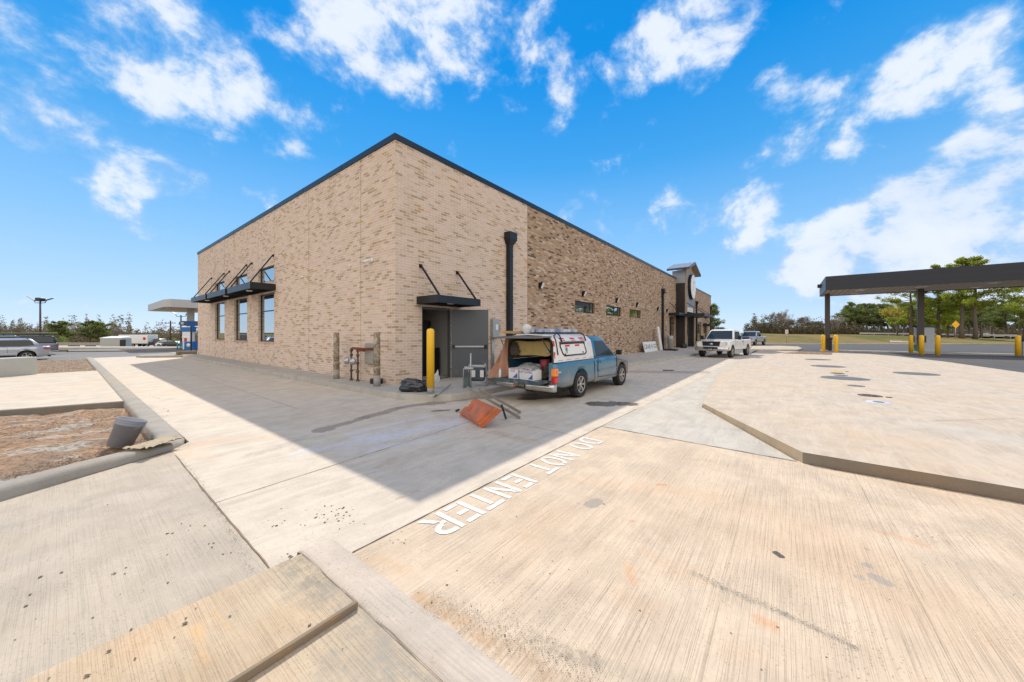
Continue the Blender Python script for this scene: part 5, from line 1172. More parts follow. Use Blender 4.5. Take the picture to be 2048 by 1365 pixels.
def bare(name,label,loc,h,seed,mt='barkbare',spread=.55,cat='bare tree',group=None,leafy=0,leaf='brushleaf',rz=0,tw=1.0):
    rr=random.Random(seed); T_=thing(name,label,cat,loc,rz,group); mb=MB(); cr=MB()
    def br(p,d,L,r_,lv):
        q=p; pts=[p]; dd=d.copy()
        for s in range(3):
            dd=(dd+Vector((rr.uniform(-.18,.18),rr.uniform(-.18,.18),rr.uniform(-.02,.10)))).normalized(); q=q+dd*(L/3); pts.append(q)
        mb_t=mb if lv>0 else tk; mb_t.tube(pts,[r_,r_*.86,r_*.72,r_*.55],6 if lv<2 else 3,cap=False)
        if lv>=4:
            if leafy: tuft(cr,q,.35*leafy,int(9*leafy),.20,rr)
            for _ in range(5):
                e=q+(dd+Vector((rr.uniform(-.9,.9),rr.uniform(-.9,.9),rr.uniform(-.2,.8)))).normalized()*L*rr.uniform(.6,1.3); w=Vector((rr.uniform(-1,1),rr.uniform(-1,1),0))*.018*tw
                mb.add([q-w,q+w,e],[(0,1,2)])
            return
        for _ in range(4 if lv in (0,1) else 3):
            a=rr.uniform(0,2*math.pi); sp=spread*rr.uniform(.6,1.35); nd=(dd+Vector((math.cos(a)*sp,math.sin(a)*sp,rr.uniform(-.1,.25)))).normalized(); br(pts[rr.choice((2,3,3))],nd,L*rr.uniform(.60,.82),r_*.58,lv+1)
    tk=MB(); br(Vector((0,0,-.1)),Vector((0,0,1)),h*.30,h*.020,0)
    tk.build('trunk',M[mt],T_,fix=False); mb.build('branches',M[mt],T_,fix=False)
    if leafy: cr.build('crown',M[leaf],T_,fix=False)
    return T_
def gz(px,f): u=(px-1024)/FPX; return terrain_h(math.atan(u),f*math.sqrt(1+u*u))
# tall pines beyond the right canopy
PG='pines beyond the right canopy'
def pp_(px,f): return AT(px,f,gz(px,f)-.15)
pine('pine_tree','tallest pine, its bright top showing above the canopy, just left of the yellow sign',pp_(1877,66),13.8,.20,4.2,3,dens=1.25,group=PG,trunk=.31)
pine('pine_tree','thick trunked pine just right of the yellow diamond sign',pp_(1924,61),14.6,.34,3.6,5,lean=(.02,-.01),group=PG,trunk=.34)
pine('pine_tree','straight dark trunked pine, second to the right of the yellow diamond sign',pp_(1950,60),14.4,.36,3.6,8,lean=(-.01,0),group=PG,trunk=.31)
pine('pine_tree','wide loose pine at the right edge of the picture above the bollard',pp_(2052,58),13.2,.26,4.6,12,dens=1.1,group=PG,trunk=.33)
pine('pine_tree','pine seen between the canopy pillar and the grey fuel pump, yellowish crown',pp_(1822,68),11.5,.20,4.4,15,dens=1.15,leaf='pine',group=PG,trunk=.33)
pine('pine_tree','small young pine beside the yellow diamond sign post',pp_(1896,70),6.8,.28,2.2,18,dens=.7,group=PG,trunk=.22)
bare('autumn_tree','short broad tree with yellow and rust leaves left of the grey fuel pump',pp_(1795,74),8.8,21,leafy=1.9,leaf='autumn',mt='bark',cat='tree',spread=.75)
# tree line behind the grass bank, one prototype copied
protoP=pine('pine_tree','mid green pine of the tree line behind the pillars, standing upright among neighbours alike',AT(1705,110,gz(1705,110)),10.6,.32,3.3,31,leaf='pine_far',group='pines of the right tree line',size=.36,dens=.9)
rr=random.Random(5)
for i,(px,f,s) in enumerate(((1688,114,.86),(1718,112,.95),(1733,109,.98),(1747,115,1.02),(1762,110,.98),(1775,113,1.0),(1788,109,.9),(1850,110,.85),(1972,112,.82),(1990,108,.88),(2008,114,.75),(2030,110,.84),(2075,108,.95),(1905,116,.8),(1935,110,.8),(1838,92,1.0),(1862,84,.92),(1888,90,1.0),(1912,82,.9),(1936,88,.95),(1962,84,.85),(1984,92,.95),(2012,86,.9),(2040,82,.95),(1808,96,.9),(1700,118,1.0),(1725,120,1.05))):
    dup(protoP,AT(px,f,gz(px,f)-.2),rr.uniform(0,6.2),scale=s)
bt=bare('bare_tree','big round bare tree at the left end of the right tree line, brown and dense',AT(1546,105,gz(1546,105)),8.2,41,spread=.75,leafy=1.3,tw=2.2,group=None)
bt2=bare('bare_tree','pale bare tree with fan shaped crown just right of the first canopy pillar',AT(1676,100,gz(1676,100)-.2),7.4,43,mt='barkpale',spread=.72,tw=2.0)
bt3=bare('bare_tree','pale leafless tree rising behind the big round brown one',AT(1566,118,gz(1566,118)),9.6,47,mt='barkpale',spread=.6,tw=2.0)
protoB=bare('bare_tree','leafless brown tree in the right tree line, like its neighbours',AT(1600,108,gz(1600,108)),6.8,52,spread=.7,leafy=1.1,tw=2.2,group='bare trees of the right tree line')
for px,f,s in ((1519,112,.55),(1532,116,.72),(1583,110,.90),(1612,116,.85),(1628,108,.80),(1643,112,.85),(1659,108,.9),(1580,120,1.05),(1697,108,.6),(1720,106,.55),(1810,108,.8),(1835,112,.7),(1865,108,.7),(1912,108,.7),(1960,112,.75),(1985,116,.7),(2020,108,.7),(2050,114,.75),(1500,122,.5)):
    dup(protoB,AT(px,f,gz(px,f)-.2),rr.uniform(0,6.2),scale=s)
# scrub belt: nobody could count it
def belt(name,spans,h,n,size,leaf,label,seed):
    r2=random.Random(seed); mb=MB()
    for (x0,x1,f0,f1,hh,den) in spans:
        for _ in range(int(n*den*(x1-x0)/100)):
            px=r2.uniform(x0,x1); f=r2.uniform(f0,f1); top=hh*(.25+1.3*abs(noise.noise(Vector((px*.06,f*.1,seed))))+.25*abs(noise.noise(Vector((px*.25,0,seed))))); z=gz(px,f)+top*r2.random()**.8
            c=AT(px,f,z); tuft(mb,c,.5,3,size*r2.uniform(.6,1.3),r2,up=0)
    o=mb.build(name,M[leaf],fix=False); tag(o,label,None,None,'stuff'); return o
belt('scrub',[(1505,1710,98,113,6.0,1.0),(1490,2110,98,113,4.6,1.0)],2.4,2300,.36,'brushdark','brown leafless scrub under the right tree line',3)
# near tree by the far store corner
pine('pine_tree','dark green pine peeking out behind the far corner of the store',AT(1424,72,.2),7.4,.12,2.0,61,dens=.9,leaf='pine_far',size=.3)
# left side woods
belt('distant_woods',[(-120,262,165,205,12.5,1.6),(262,420,165,205,9.5,1.4)],8,2600,.62,'brushleaf','grey brown winter woods along the left horizon',7)
M['fieldtan']=mat('dry_field',(.36,.24,.12),1,0,.3,.2)
for x0,x1,f0,f1,z in ((300,400,130,150,-2.0),): drape('dry_field',x0-90,x1+30,118,160,.25,M['fieldtan'])
LB=bare('bare_tree','leafless tree rising above the woods on the left horizon, one of several alike',AT(48,150,-3.6),10.5,71,spread=.65,tw=3.0,leafy=.2,group='bare trees on the left horizon')
for px,f,s in ((10,155,.85),(25,150,.8),(75,158,.8),(135,150,.8),(158,155,.85),(170,148,.75),(222,150,.85),(236,155,.8),(255,150,.65),(285,160,.62),(305,165,.6),(330,160,.55),(352,165,.55),(390,160,.5),(-30,150,.85),(-80,150,.85),(100,152,.75),(205,145,.7)):
    dup(LB,AT(px,f,-3.6),rr.uniform(0,6),scale=s)
PL=pine('pine_tree','broad crowned pine on the left behind the grey pickup',AT(126,140,-3.4),9.6,.30,3.9,81,leaf='pine_far',size=.5,dens=1.0)
pine('pine_tree','taller of two joined pines left of the white trailer',AT(180,142,-3.4),9.7,.34,3.4,84,leaf='pine_far',size=.5)
pine('pine_tree','broader right hand pine of the joined pair left of the trailer',AT(199,140,-3.4),9.2,.30,4.0,87,leaf='pine_far',size=.5)
belt('roadside_bushes',[(110,135,128,132,3.2,3.0),(300,335,112,116,2.2,1.6),(345,372,100,104,3.0,2.2)],3,500,.4,'pine_far','low green bushes scattered along the left road',9)
# ================================================================ STREET FURNITURE AND SMALL THINGS
# right fuel canopy
fc=thing('fuel_canopy','long dark flat fuel canopy on slim dark pillars at the right','canopy',(41,-2.65,0))
M['navy']=mat('navy_fascia',(.017,.021,.031),.45,.1,.08,1.0)
M['soffit']=bpy.data.materials.new('ribbed_soffit'); M['soffit'].use_nodes=True; t=NT(M['soffit'].node_tree); b=M['soffit'].node_tree.nodes['Principled BSDF']
oc=t.new('ShaderNodeTexCoord').outputs['Object']; fr_=t.math('FRACT',t.math('MULTIPLY',t.sep(oc)[1],2.6)); t.put(b.inputs['Base Color'],t.mix(t.sstep(fr_,.78,.90),(.46,.38,.30),(.12,.09,.07))); b.inputs['Roughness'].default_value=.6
ca,cb,cw=-3.2,2.9,-20
mb=MB()
for a,bb in (((ca,cw,5.03),(ca+.08,0,6.16)),((cb-.08,cw,5.03),(cb,0,6.16)),((ca+.08,-.08,5.03),(cb-.08,0,6.16)),((ca+.08,cw,5.03),(cb-.08,cw+.08,6.16))): mb.box(a,bb)
mb.build('fascia',M['navy'],fc)
mb=MB(); mb.box((ca+.08,cw+.08,5.08),(cb-.08,-.08,5.14)); mb.build('soffit',M['soffit'],fc)
mb=MB(); mb.box((ca+.08,cw+.08,5.9),(cb-.08,-.08,5.98)); mb.build('roof_deck',M['galv'],fc)
mb=MB()
for z in (5.40,5.78): mb.box((ca-.004,cw-.01,z),(ca-.001,.012,z+.012)); mb.box((ca-.004,.001,z),(cb,.004,z+.012))
mb.build('fascia_seam',M['black'],fc)
for y in (-2.2,-5.5,-8.8,-12):
    for x in (-1.4,1.5): mb=MB(); mb.box((x-.35,y-.25,5.045),(x+.35,y+.25,5.079)); mb.build('canopy_light',M['white'],fc)
mb=MB(); mb.box((1.0,.0,5.7),(1.3,.25,6.0)); mb.build('camera_bracket',M['black'],fc)
for y in (-.40,-5.9,-11.4,-17): mb=MB(); mb.box((.8-.17,y-.17,.10),(.8+.17,y+.17,5.08)); mb.build('pillar',mat('pillar_bronze',(.07,.058,.052),.5,.2),fc,bevel=.01)
def pump(label,x,y,z,rz=0):
    p=thing('fuel_pump',label,'fuel pump',(x,y,z),rz)
    mb=MB(); mb.box((-.50,-.30,0),(.50,.30,1.95)); mb.build('cabinet',mat('pump_grey',(.40,.43,.46),.45,.2,.06,2),p,bevel=.01)
    mb=MB(); mb.box((-.62,-.36,1.95),(.56,.36,2.07)); mb.build('cap',M['navy'],p,bevel=.01)
    mb=MB(); mb.box((-.62,-.27,.0),(-.501,.27,1.9)); mb.build('front_panel',mat('pump_panel',(.40,.44,.42),.4),p)
    mb=MB(); mb.box((-.635,-.26,.05),(-.621,.26,.55)); mb.build('green_panel',mat('pump_green',(.05,.22,.08),.5),p)
    for yy in (-.33,.33):
        mb=MB(); s=1 if yy>0 else -1; mb.box((-.70,yy-.10,.75),(-.50,yy+.10,1.28)); mb.tube([(-.62,yy,.8),(-.72,yy+s*.06,.55),(-.70,yy+s*.02,.35),(-.60,yy-s*.1,.5),(-.58,yy-s*.1,1.5)],.022,6); mb.build('nozzle_and_hose',M['black'],p)
    mb=MB(); mb.box((.50,-.20,.45),(.66,.20,1.25)); mb.build('side_holster',M['black'],p,bevel=.02)
    return p
q=AT(1849,28.0,.10); pump('grey fuel pump cabinet with black hoses under the right canopy',q.x,q.y,.10,HEAD-R(90)+R(8))
def bollard(label,loc,h,r_,group=None,base=.16):
    b_=thing('bollard',label,'bollard',loc,0,group)
    mb=MB(); mb.lathe([(r_,base),(r_,h-r_*.9),(r_*.92,h-r_*.5),(r_*.7,h-r_*.2),(r_*.35,h-.02),(.001,h)],n=20); mb.build('sleeve',M['yellow'],b_,fix=False)
    mb=MB(); mb.lathe([(r_*.86,0),(r_*.86,base+.01)],n=20); mb.build('concrete_base',M['kerb'],b_,fix=False); return b_
BG='yellow bollards under the right canopy'
for px,yb,lab in ((1646.5,703.5,'yellow bollard left of the first canopy pillar'),(1672,705,'yellow bollard right of the first canopy pillar'),(1822,705.5,'yellow bollard left of the grey fuel pump'),(1843,710,'yellow bollard in front of the grey fuel pump'),(1875.5,710.5,'yellow bollard right of the grey fuel pump'),(2036,712,'yellow bollard at the right picture edge beside the grey bin')):
    g_=G(px,yb,.10); bollard(lab,(g_.x,g_.y,.09),1.38,.125,BG,.02)
g_=G(861,787,SLAB); bollard('big yellow bollard in front of the open door, beside the black bag',(g_.x,g_.y,SLAB),1.57,.092)
bin_=thing('trash_bin','grey bin with dark lid at the right edge behind the last bollard','bin',G(2056,712,.1)); mb=MB(); mb.box((-.3,-.3,0),(.3,.3,.95)); mb.build('body',M['galv'],bin_,bevel=.03); mb=MB(); mb.box((-.33,-.33,.951),(.33,.33,1.08)); mb.build('lid',M['black'],bin_,bevel=.03)
pc=thing('charging_post','small black service post at the foot of the first canopy pillar','post',G(1660,701,.09)); mb=MB(); mb.box((-.12,-.12,0),(.12,.12,.95)); mb.build('post',M['black'],pc); mb=MB(); mb.box((-.2,-.16,.95),(.2,.16,1.12)); mb.build('head',M['black'],pc,bevel=.02)
# signs on the right
sg_=thing('warning_sign','yellow diamond warning sign on a thin post before the pines','sign',pp_(1911,58)); mb=MB(); mb.tube([(0,0,0),(0,0,2.9)],.035,8); mb.build('post',M['galv'],sg_)
mb=MB(); Md2=Matrix.Translation((0,0,2.75))@Matrix.Rotation(HEAD-R(90),4,'Z')@Matrix.Rotation(R(45),4,'Y'); mb.box((-.48,-.045,-.48),(.48,-.035,.48),M=Md2); mb.build('sign_plate',mat('sign_yellow',(.85,.42,.01),.5),sg_,bevel=.01)
sg2=thing('parking_sign','small white rectangular sign on a post on the grass bank','sign',AT(1573,51.5,0)); mb=MB(); mb.tube([(0,0,0),(0,0,2.0)],.03,8); mb.build('post',M['galv'],sg2)
Ms=Matrix.Rotation(HEAD-R(90),4,'Z'); mb=MB(); mb.box((-.22,-.05,1.5),(.22,-.035,2.08),M=Ms); pl_=mb.build('sign_plate',M['white'],sg2); mb=MB()
for z in (1.62,1.74,1.88): mb.box((-.16,-.054,z),(.16,-.0505,z+.05),M=Ms)
mb.build('sign_lettering',M['tape'],pl_)
# guard rail far right
gr_=thing('guard_rail','long white guard rail beyond the far road at the right','guard rail'); mb=MB(); P_=[AT(px,f,gz(px,f)+.75) for px,f in ((1720,92),(1800,90),(1900,88),(2000,86),(2120,84))]
for a,b_ in zip(P_,P_[1:]): mb.bar(a,b_,.06,.35)
mb.build('rail',M['galv'],gr_); 
for k in range(14):
    p=P_[0].lerp(P_[-1],k/13); mb=MB(); mb.box((p.x-.06,p.y-.06,p.z-.8),(p.x+.06,p.y+.06,p.z+.1)); mb.build('rail_post',M['galv'],gr_)
# tank lids on the raised slab
def top_z(x,y): return .128 if x<7 else lerp(.128,.05,min(1,(x-7)/25))
bpy.context.view_layer.update()
slabo=bpy.data.objects['raised_slab']
def on_slab(px,py):
    z=.1
    for _ in range(4):
        p=G(px,py,z); hit,lc,_n,_i=slabo.ray_cast(Vector((p.x,p.y,2)),Vector((0,0,-1)))
        if hit: z=lc.z
    return Vector((p.x,p.y,z)),hit
M['lid']=mat('tank_lid_grey',(.14,.14,.14),.7,.1,.15,4,dirt=(.30,.26,.22),dirt_amt=.2); M['lid_b']=mat('lid_brown',(.10,.055,.04),.7,.2,.25,60); M['lid_y']=mat('lid_yellow',(.72,.42,.03),.6); M['lid_w']=mat('lid_white',(.52,.55,.60),.6)
lids=[(1636,719.7,54,'lid','farthest wide grey tank lid on the raised slab'),(1656,733.3,71,'lid','second wide grey tank lid from the far end of the slab'),(1672,742.8,27,'lid_y','small yellow fill lid on the raised slab'),(1694,744,7,'lid_b','tiny dark cap right of the yellow fill lid'),(1675,747.3,30,'lid_b','brown lid just below the yellow fill lid'),(1681.6,751.4,29,'lid','small grey lid between the brown lid and the widest one'),(1689.6,757.3,101,'lid','widest grey tank lid in the middle of the row'),(1712,772.5,37,'lid','medium grey lid below the widest tank lid'),(1740,792,51,'lid_b','brown cast grid lid above the white ring'),(1778,795.5,14,'lid_b','tiny brown cap right of the brown grid lid'),(1757,805.5,55,'lid_w','white ring lid nearest the camera'),(1832,748,97,'lid','wide grey tank lid alone at the right of the row')]
for px,py,w_,mt,lab in lids:
    c,hit=on_slab(px,py); u=(px-1024)/FPX; f=(c.x*CN+c.y*SN); r_=w_*f/FPX/2/math.sqrt(1+u*u)
    t_=thing('tank_lid',lab,'manhole cover',(c.x,c.y,c.z)); mb=MB(); mb.lathe([(r_,-.012),(r_,.008),(r_*.97,.012),(.001,.012)],n=36); mb.build('cover',M[mt],t_,fix=False)
    if r_>.12 and mt!='lid_w':
        mb=MB()
        for a in range(0,360,60): mb.lathe([(.018,.012),(.015,.018),(.001,.018)],(r_*.86*math.cos(R(a)),r_*.86*math.sin(R(a)),0),8)
        mb.build('bolt',M['galv'],t_,fix=False)
    if mt=='lid_w': mb=MB(); mb.lathe([(r_*.45,.010),(r_*.44,.016),(.001,.016)],n=24); mb.build('centre_plate',M['lid'],t_,fix=False)
# ---------------------------------------------------------------- stencilled words on the broomed panel
M3={'D':[((0,0),(0,1)),],}
def stencil(ch):
    """strokes in a 1 x 1.35 cell, gaps as in stencil lettering: list of polygons"""
    w=.19; H=1.35; P=[]
    def r(x0,y0,x1,y1): P.append([(x0,y0),(x1,y0),(x1,y1),(x0,y1)])
    def arc(cx,cy,rx,ry,a0,a1,n=9):
        o_=[(cx+rx*math.cos(R(a0+(a1-a0)*i/n)),cy+ry*math.sin(R(a0+(a1-a0)*i/n))) for i in range(n+1)]; i_=[(cx+(rx-w)*math.cos(R(a0+(a1-a0)*i/n)),cy+(ry-w)*math.sin(R(a0+(a1-a0)*i/n))) for i in range(n+1)]
        for k in range(n): P.append([i_[k],o_[k],o_[k+1],i_[k+1]])
    if ch=='D': r(0,0,w,H); r(w+.06,0,.42,w); r(w+.06,H-w,.42,H); arc(.42,H/2,.50,H/2,-90,90,12)
    elif ch=='O': arc(.46,H/2,.46,H/2,-82,82,12); arc(.46,H/2,.46,H/2,98,262,12)
    elif ch=='N': r(0,0,w,H); r(.72,0,.72+w,H); P.append([(w+.04,H),(w+.04,H-.42),(.68,0),(.68,.42)])
    elif ch=='T': r(0,H-w,.92,H); r(.365,0,.365+w,H-w-.07)
    elif ch=='E': r(0,0,w,H); r(w+.07,0,.82,w); r(w+.07,H-w,.82,H); r(w+.07,H/2-w/2,.70,H/2+w/2)
    elif ch=='R': r(0,0,w,H); r(w+.07,H-w,.46,H); r(w+.07,H/2-w/2-.04,.46,H/2+w/2-.04); arc(.46,H*.735,.44,H*.265,-90,90,10); P.append([(.40,H/2-.16),(.60,H/2-.16),(.92,0),(.70,0)])
    return P
la,lb=G(873,1031),G(926,1057)
words=[('DO',[0,1.14]),('NOT',[3.0,4.06,5.12]),('ENTER',[6.95,8.02,9.12,10.2,11.2])]
s_=(4.90-1.83)/12.1; yH=.345/1.35; ybase=2.435
dne=thing('stencil_lettering','white stencilled words DO NOT ENTER on the broomed concrete','road marking',(4.90,ybase,.0))
dne['kind']='structure'
for wd,xs_ in words:
    for ch,x0 in zip(wd,xs_):
        mb=MB()
        for k,poly in enumerate(stencil(ch)): mb.add([(-(x0+x)*s_,-y*yH,.0042+.00006*k) for x,y in poly],[tuple(range(4))])
        mb.build('letter',M['paintline'],dne)
# ---------------------------------------------------------------- by the door
# concrete filled steel posts against the side wall
M['rust_pipe']=mat('rusty_pipe',(.18,.12,.07),.8,.1,.6,9,dirt=(.50,.46,.38),dirt_amt=.6)
for px,py,lab in ((673,758,'rusty speckled steel guard post left of the gas meter'),(754,773,'rusty speckled steel guard post right of the gas meter, nearer the corner')):
    g_=G(px,py,SLAB); p=thing('guard_post',lab,'post',(g_.x,g_.y,SLAB)); p_r=.085
    mb=MB(); mb.lathe([(p_r,.52),(p_r,1.44),(p_r*.8,1.47),(.001,1.47)],n=18); mb.build('pipe',M['rust_pipe'],p,fix=False)
    mb=MB(); mb.lathe([(p_r*1.06,.30),(p_r*1.07,.52),(p_r,.535)],n=18); mb.build('collar',M['rust_pipe'],p,fix=False)
    mb=MB(); mb.lathe([(p_r*1.08,0),(p_r*1.07,.30)],n=18); mb.build('concrete_base',M['kerb'],p,fix=False)
gm=thing('gas_meter','rusty gas riser pipes with two grey round regulators by the side wall','gas meter',(CX-.28,CY+1.38,SLAB))
for y,z in ((.50,.0),(.12,.0)):
    mb=MB(); mb.tube([(0,y,0),(0,y,.95)],.028,8); 
    for zz in (.02,.30,.55,.78,.92): mb.lathe([(.045,-.03),(.05,0),(.045,.03)],(0,y,zz),10)
    mb.build('riser_pipe',mat('riser_brown',(.12,.08,.06),.7,.3,.5,12),gm)
    mb=MB(); mb.lathe([(.02,0),(.105,.02),(.115,.05),(.105,.08),(.05,.13),(.03,.16)],(-.04,y+.10,.60),16,M=Matrix.Rotation(R(-90),4,'Y')); mb.build('regulator',M['galv'],gm)
mb=MB(); mb.tube([(0,.50,.95),(0,.45,.985),(0,-.45,.985),(.25,-.48,.985)],.036,8); mb.tube([(0,.12,.93),(0,-.25,.93)],.03,8); mb.build('header_pipe',mat('red_rust',(.19,.055,.025),.8,.2,.4,10),gm)
mp=thing('meter_panel','beige metal panel box fixed on the side wall between the guard posts','electric box',(CX,CY+.90,SLAB+.52)); mb=MB(); mb.box((-.12,-.02,0),(-.001,.50,.62)); mb.build('cabinet',mat('panel_beige',(.33,.30,.25),.5,.4,.1,3),mp,bevel=.01); mb=MB(); mb.box((-.128,.02,.04),(-.1205,.46,.58)); mb.build('door',mat('panel_beige2',(.36,.33,.28),.5,.4,.1,3),mp)
g_=G(768,771,SLAB); o=MB().box((-.17,-.12,0),(.17,.12,.15)).build('black_crate',M['black'],bevel=.03,bsteps=2); o.location=(CX-.20,CY+.62,SLAB); o.rotation_euler=(0,0,R(85)); tag(o,'low black plastic case on the walk behind the right guard post','case')
# garbage bag
g_=G(829,783,SLAB); b2=crumple(.36,.20,.20,27,.26,34,sc=1.5); o=b2.build('garbage_bag',mat('black_plastic',(.012,.013,.016),.22,0,.3,14,spec=.8,bump=.006)); o.location=g_; o.rotation_euler=(0,0,HEAD-R(90)+R(4)); tag(o,'crumpled black garbage bag lying left of the big yellow bollard','bag')
g_=G(873,777,SLAB); b2=crumple(.07,.07,.25,29,.5,20,sc=1.5); o=b2.build('cement_sack',mat('white_sack',(.46,.46,.47),.7,0,.4,16)); o.location=g_; tag(o,'upright crumpled white sack just right of the big yellow bollard','sack')
# shovel leaning off the kerb
sv=thing('spade','grey spade lying over the kerb, blade on the pavement, right of the bollard','spade'); a=G(901,770,SLAB+.06); b_=G(874,790,SLAB+.02)
mb=MB(); mb.tube([a,b_],.013,8); mb.build('handle',M['galv'],sv)
e=G(866,801,.02); d=(e-b_).normalized(); sd_=d.cross(Vector((0,0,1))).normalized()*.055
mb=MB(); mb.add([b_-sd_*.7,b_+sd_*.7,e+sd_,e-sd_,b_-sd_*.7+Vector((0,0,.008)),b_+sd_*.7+Vector((0,0,.008)),e+sd_+Vector((0,0,.008)),e-sd_+Vector((0,0,.008))],[(0,1,2,3),(4,5,6,7),(0,1,5,4),(1,2,6,5),(2,3,7,6),(3,0,4,7)]); mb.build('blade',mat('blade_green',(.12,.17,.15),.4,.5),sv)
# metal framed chair with plastic back
ch=thing('chair','chrome legged chair with dark blue grey plastic back standing by the open door leaf','chair',(0,0,0)); q0=G(955,773,SLAB)
Rm=Matrix.Translation((q0.x,q0.y,SLAB))@Matrix.Rotation(HEAD-R(90),4,'Z')   # local x = right in the picture, y = away
def cm(mb): mb.v=[tuple(Rm@Vector(v)) for v in mb.v]; return mb
cm(MB().box((-.20,-.02,.14),(.20,.03,.50))).build('back_panel',mat('chair_blue',(.045,.065,.09),.45,0,.15,4),ch,bevel=.04,bsteps=2)
cm(MB().prism([(-.22,-.0),(.22,0),(.22,.04),(-.22,.04)],.50,.58)).build('grey_top',M['galv'],ch,bevel=.015)
for x in (-.16,.07): cm(MB().box((x,-.026,.25),(x+.10,-.0215,.44))).build('paper_label',M['white'],ch)
for x in (-.24,.24): cm(MB().tube([(x,.0,0),(x,0,.55),(x*.8,.0,.62)],.014,8)).build('leg',M['galv'],ch)
cm(MB().tube([(-.24,0,.10),(.24,0,.10)],.014,8)).build('crossbar',M['galv'],ch)
fs_=thing('display_frame','chrome post frame holding a clear glass panel in front of the chair','frame'); q1=G(940,777,SLAB); Rm=Matrix.Translation((q1.x,q1.y,SLAB))@Matrix.Rotation(HEAD-R(90),4,'Z')
cm(MB().tube([(.02,0,0),(.02,0,.92)],.020,8)).build('post',M['galv'],fs_); cm(MB().tube([(-.17,.0,0),(-.17,0,.50),(-.13,0,.56),(.02,.0,.55)],.014,8)).build('rail',M['galv'],fs_); cm(MB().box((-.155,-.004,.02),(.0,.004,.42))).build('glass_panel',glass_mat('frame_glass',(.03,.06,.07),.06,.85),fs_); cm(MB().box((-.14,-.08,.50),(.10,.05,.55))).build('tray',M['galv'],fs_,bevel=.01)
def bucket(label,loc,h,r0,r1,mt,tilt=(0,0,0),handle=True):
    b_=thing('bucket',label,'bucket',loc); b_.rotation_euler=tilt
    mb=MB(); mb.lathe([(.001,.0),(r0,0),(lerp(r0,r1,.78),h*.78),(lerp(r0,r1,.78)+.008,h*.785),(lerp(r0,r1,.82)+.008,h*.81),(lerp(r0,r1,.82),h*.82),(lerp(r0,r1,.88)+.009,h*.885),(lerp(r0,r1,.91)+.009,h*.91),(r1,h*.92),(r1+.010,h*.975),(r1+.010,h),(r1-.008,h),(r0-.008,.012),(.001,.012)],n=30); mb.build('pail',mt,b_,fix=True)
    if handle: mb=MB(); mb.tube([(math.cos(R(a))*(r1+.014),math.sin(R(a))*(r1+.014)*.35-.02,h*.84-.6*r1*abs(math.sin(R(a)))) for a in range(180,361,15)],.003,5); mb.build('handle',M['galv'],b_)
    return b_
bucket('white bucket streaked with mortar, on the walk by the open tailgate',G(984,769,SLAB),.37,.128,.15,mat('mortar_bucket',(.45,.45,.43),.7,0,.4,12,dirt=(.25,.24,.22),dirt_amt=.4))
g_=G(238,891,-.06); bucket('grey plastic pail tilted in the bare earth bed at the left',(g_.x,g_.y,-.075),.40,.135,.165,mat('grey_pail',(.22,.235,.27),.5,0,.10,3,dirt=(.30,.29,.29),dirt_amt=.25),tilt=(R(-15),R(13),HEAD-R(90)))
# beige rag over the kerb by the pail
def rag(name,label,c,sx,sy,rz,seed,mt,base):
    mb=MB(); g=[]
    for i in range(25):
        row=[]
        for j in range(21):
            u_=i/24-.5; v_=j/20-.5; edge=1+.25*noise.noise(Vector((u_*4,v_*4,seed))); x=u_*sx*edge; y=v_*sy*edge
            p=Vector((x*math.cos(rz)-y*math.sin(rz)+c[0],x*math.sin(rz)+y*math.cos(rz)+c[1],0)); z=base(p)+.018+.035*abs(noise.fractal(Vector((u_*7,v_*5,seed)),1,2,4)); row.append((p.x,p.y,z))
        g.append(row)
    n=21; mb.add([p for r_ in g for p in r_],[(i*n+j,i*n+j+1,(i+1)*n+j+1,(i+1)*n+j) for i in range(24) for j in range(20)],0,True); nn=len(mb.v); mb.v+=[(x,y,z-.008) for x,y,z in mb.v]; mb.f+=[[a+nn for a in f][::-1] for f in mb.f]; mb.m+=mb.m; mb.sm+=mb.sm
    return tag(mb.build(name,mt,fix=False),label,'cloth')
ck=G(318,890,.1); rag('cloth','dirty beige cloth draped over the kerb right of the grey pail',(ck.x-.03,ck.y+.02),.50,.30,R(35),4,mat('beige_cloth',(.42,.34,.23),.95,0,.25,9),lambda p:.115 if p.y<.53*p.x+6.45 else .04)
# overturned orange tray with timber poles
wb=thing('wheelbarrow','overturned orange wheelbarrow tray tipped up with its two grey wooden handles','wheelbarrow'); A=G(919,829,.01); B=G(964,856,.01); C=Vector((*AT(1004.6,5.68,.355)[:2],.355)); 
C=AT(1004.6,5.70,.34); Dp=C+(A-B); Dp.z=.35
ex=(A-B).normalized(); ey=(C-B)-(C-B).dot(ex)*ex; hgt=ey.length; ey.normalize(); nz=ey.cross(ex).normalized()
if nz.dot(-B)<0: nz=-nz
Lx=(A-B).length
D4=AT(950,6.62,.36)
def PT(u,v,w=0): return B*(1-u)*(1-v)+A*u*(1-v)+C*(1-u)*v+D4*u*v+nz*w
M['orange']=mat('orange_plastic',(.52,.125,.03),.42,0,.25,5,dirt=(.30,.10,.035),dirt_amt=.5,coat=.2); mb=MB()
def panelring(ins,w_,notch=True):
    o_=[(ins,ins),(1-ins,ins),(1-ins,.45-ins*.3),(.93-ins,.50),(.93-ins,.72),(1-ins*1.2,.76),(1-ins*1.2,1-ins),(ins+.03,1-ins)]
    return [PT(u,v,w_) for u,v in o_]
mb.loft([panelring(0,-.02),panelring(0,0),panelring(.03,.004),panelring(.05,.045),panelring(.10,.05),panelring(.115,.085),panelring(.20,.092),panelring(.215,.105),panelring(.30,.107)],0,True,True,False); mb.build('tray',M['orange'],wb,fix=True)
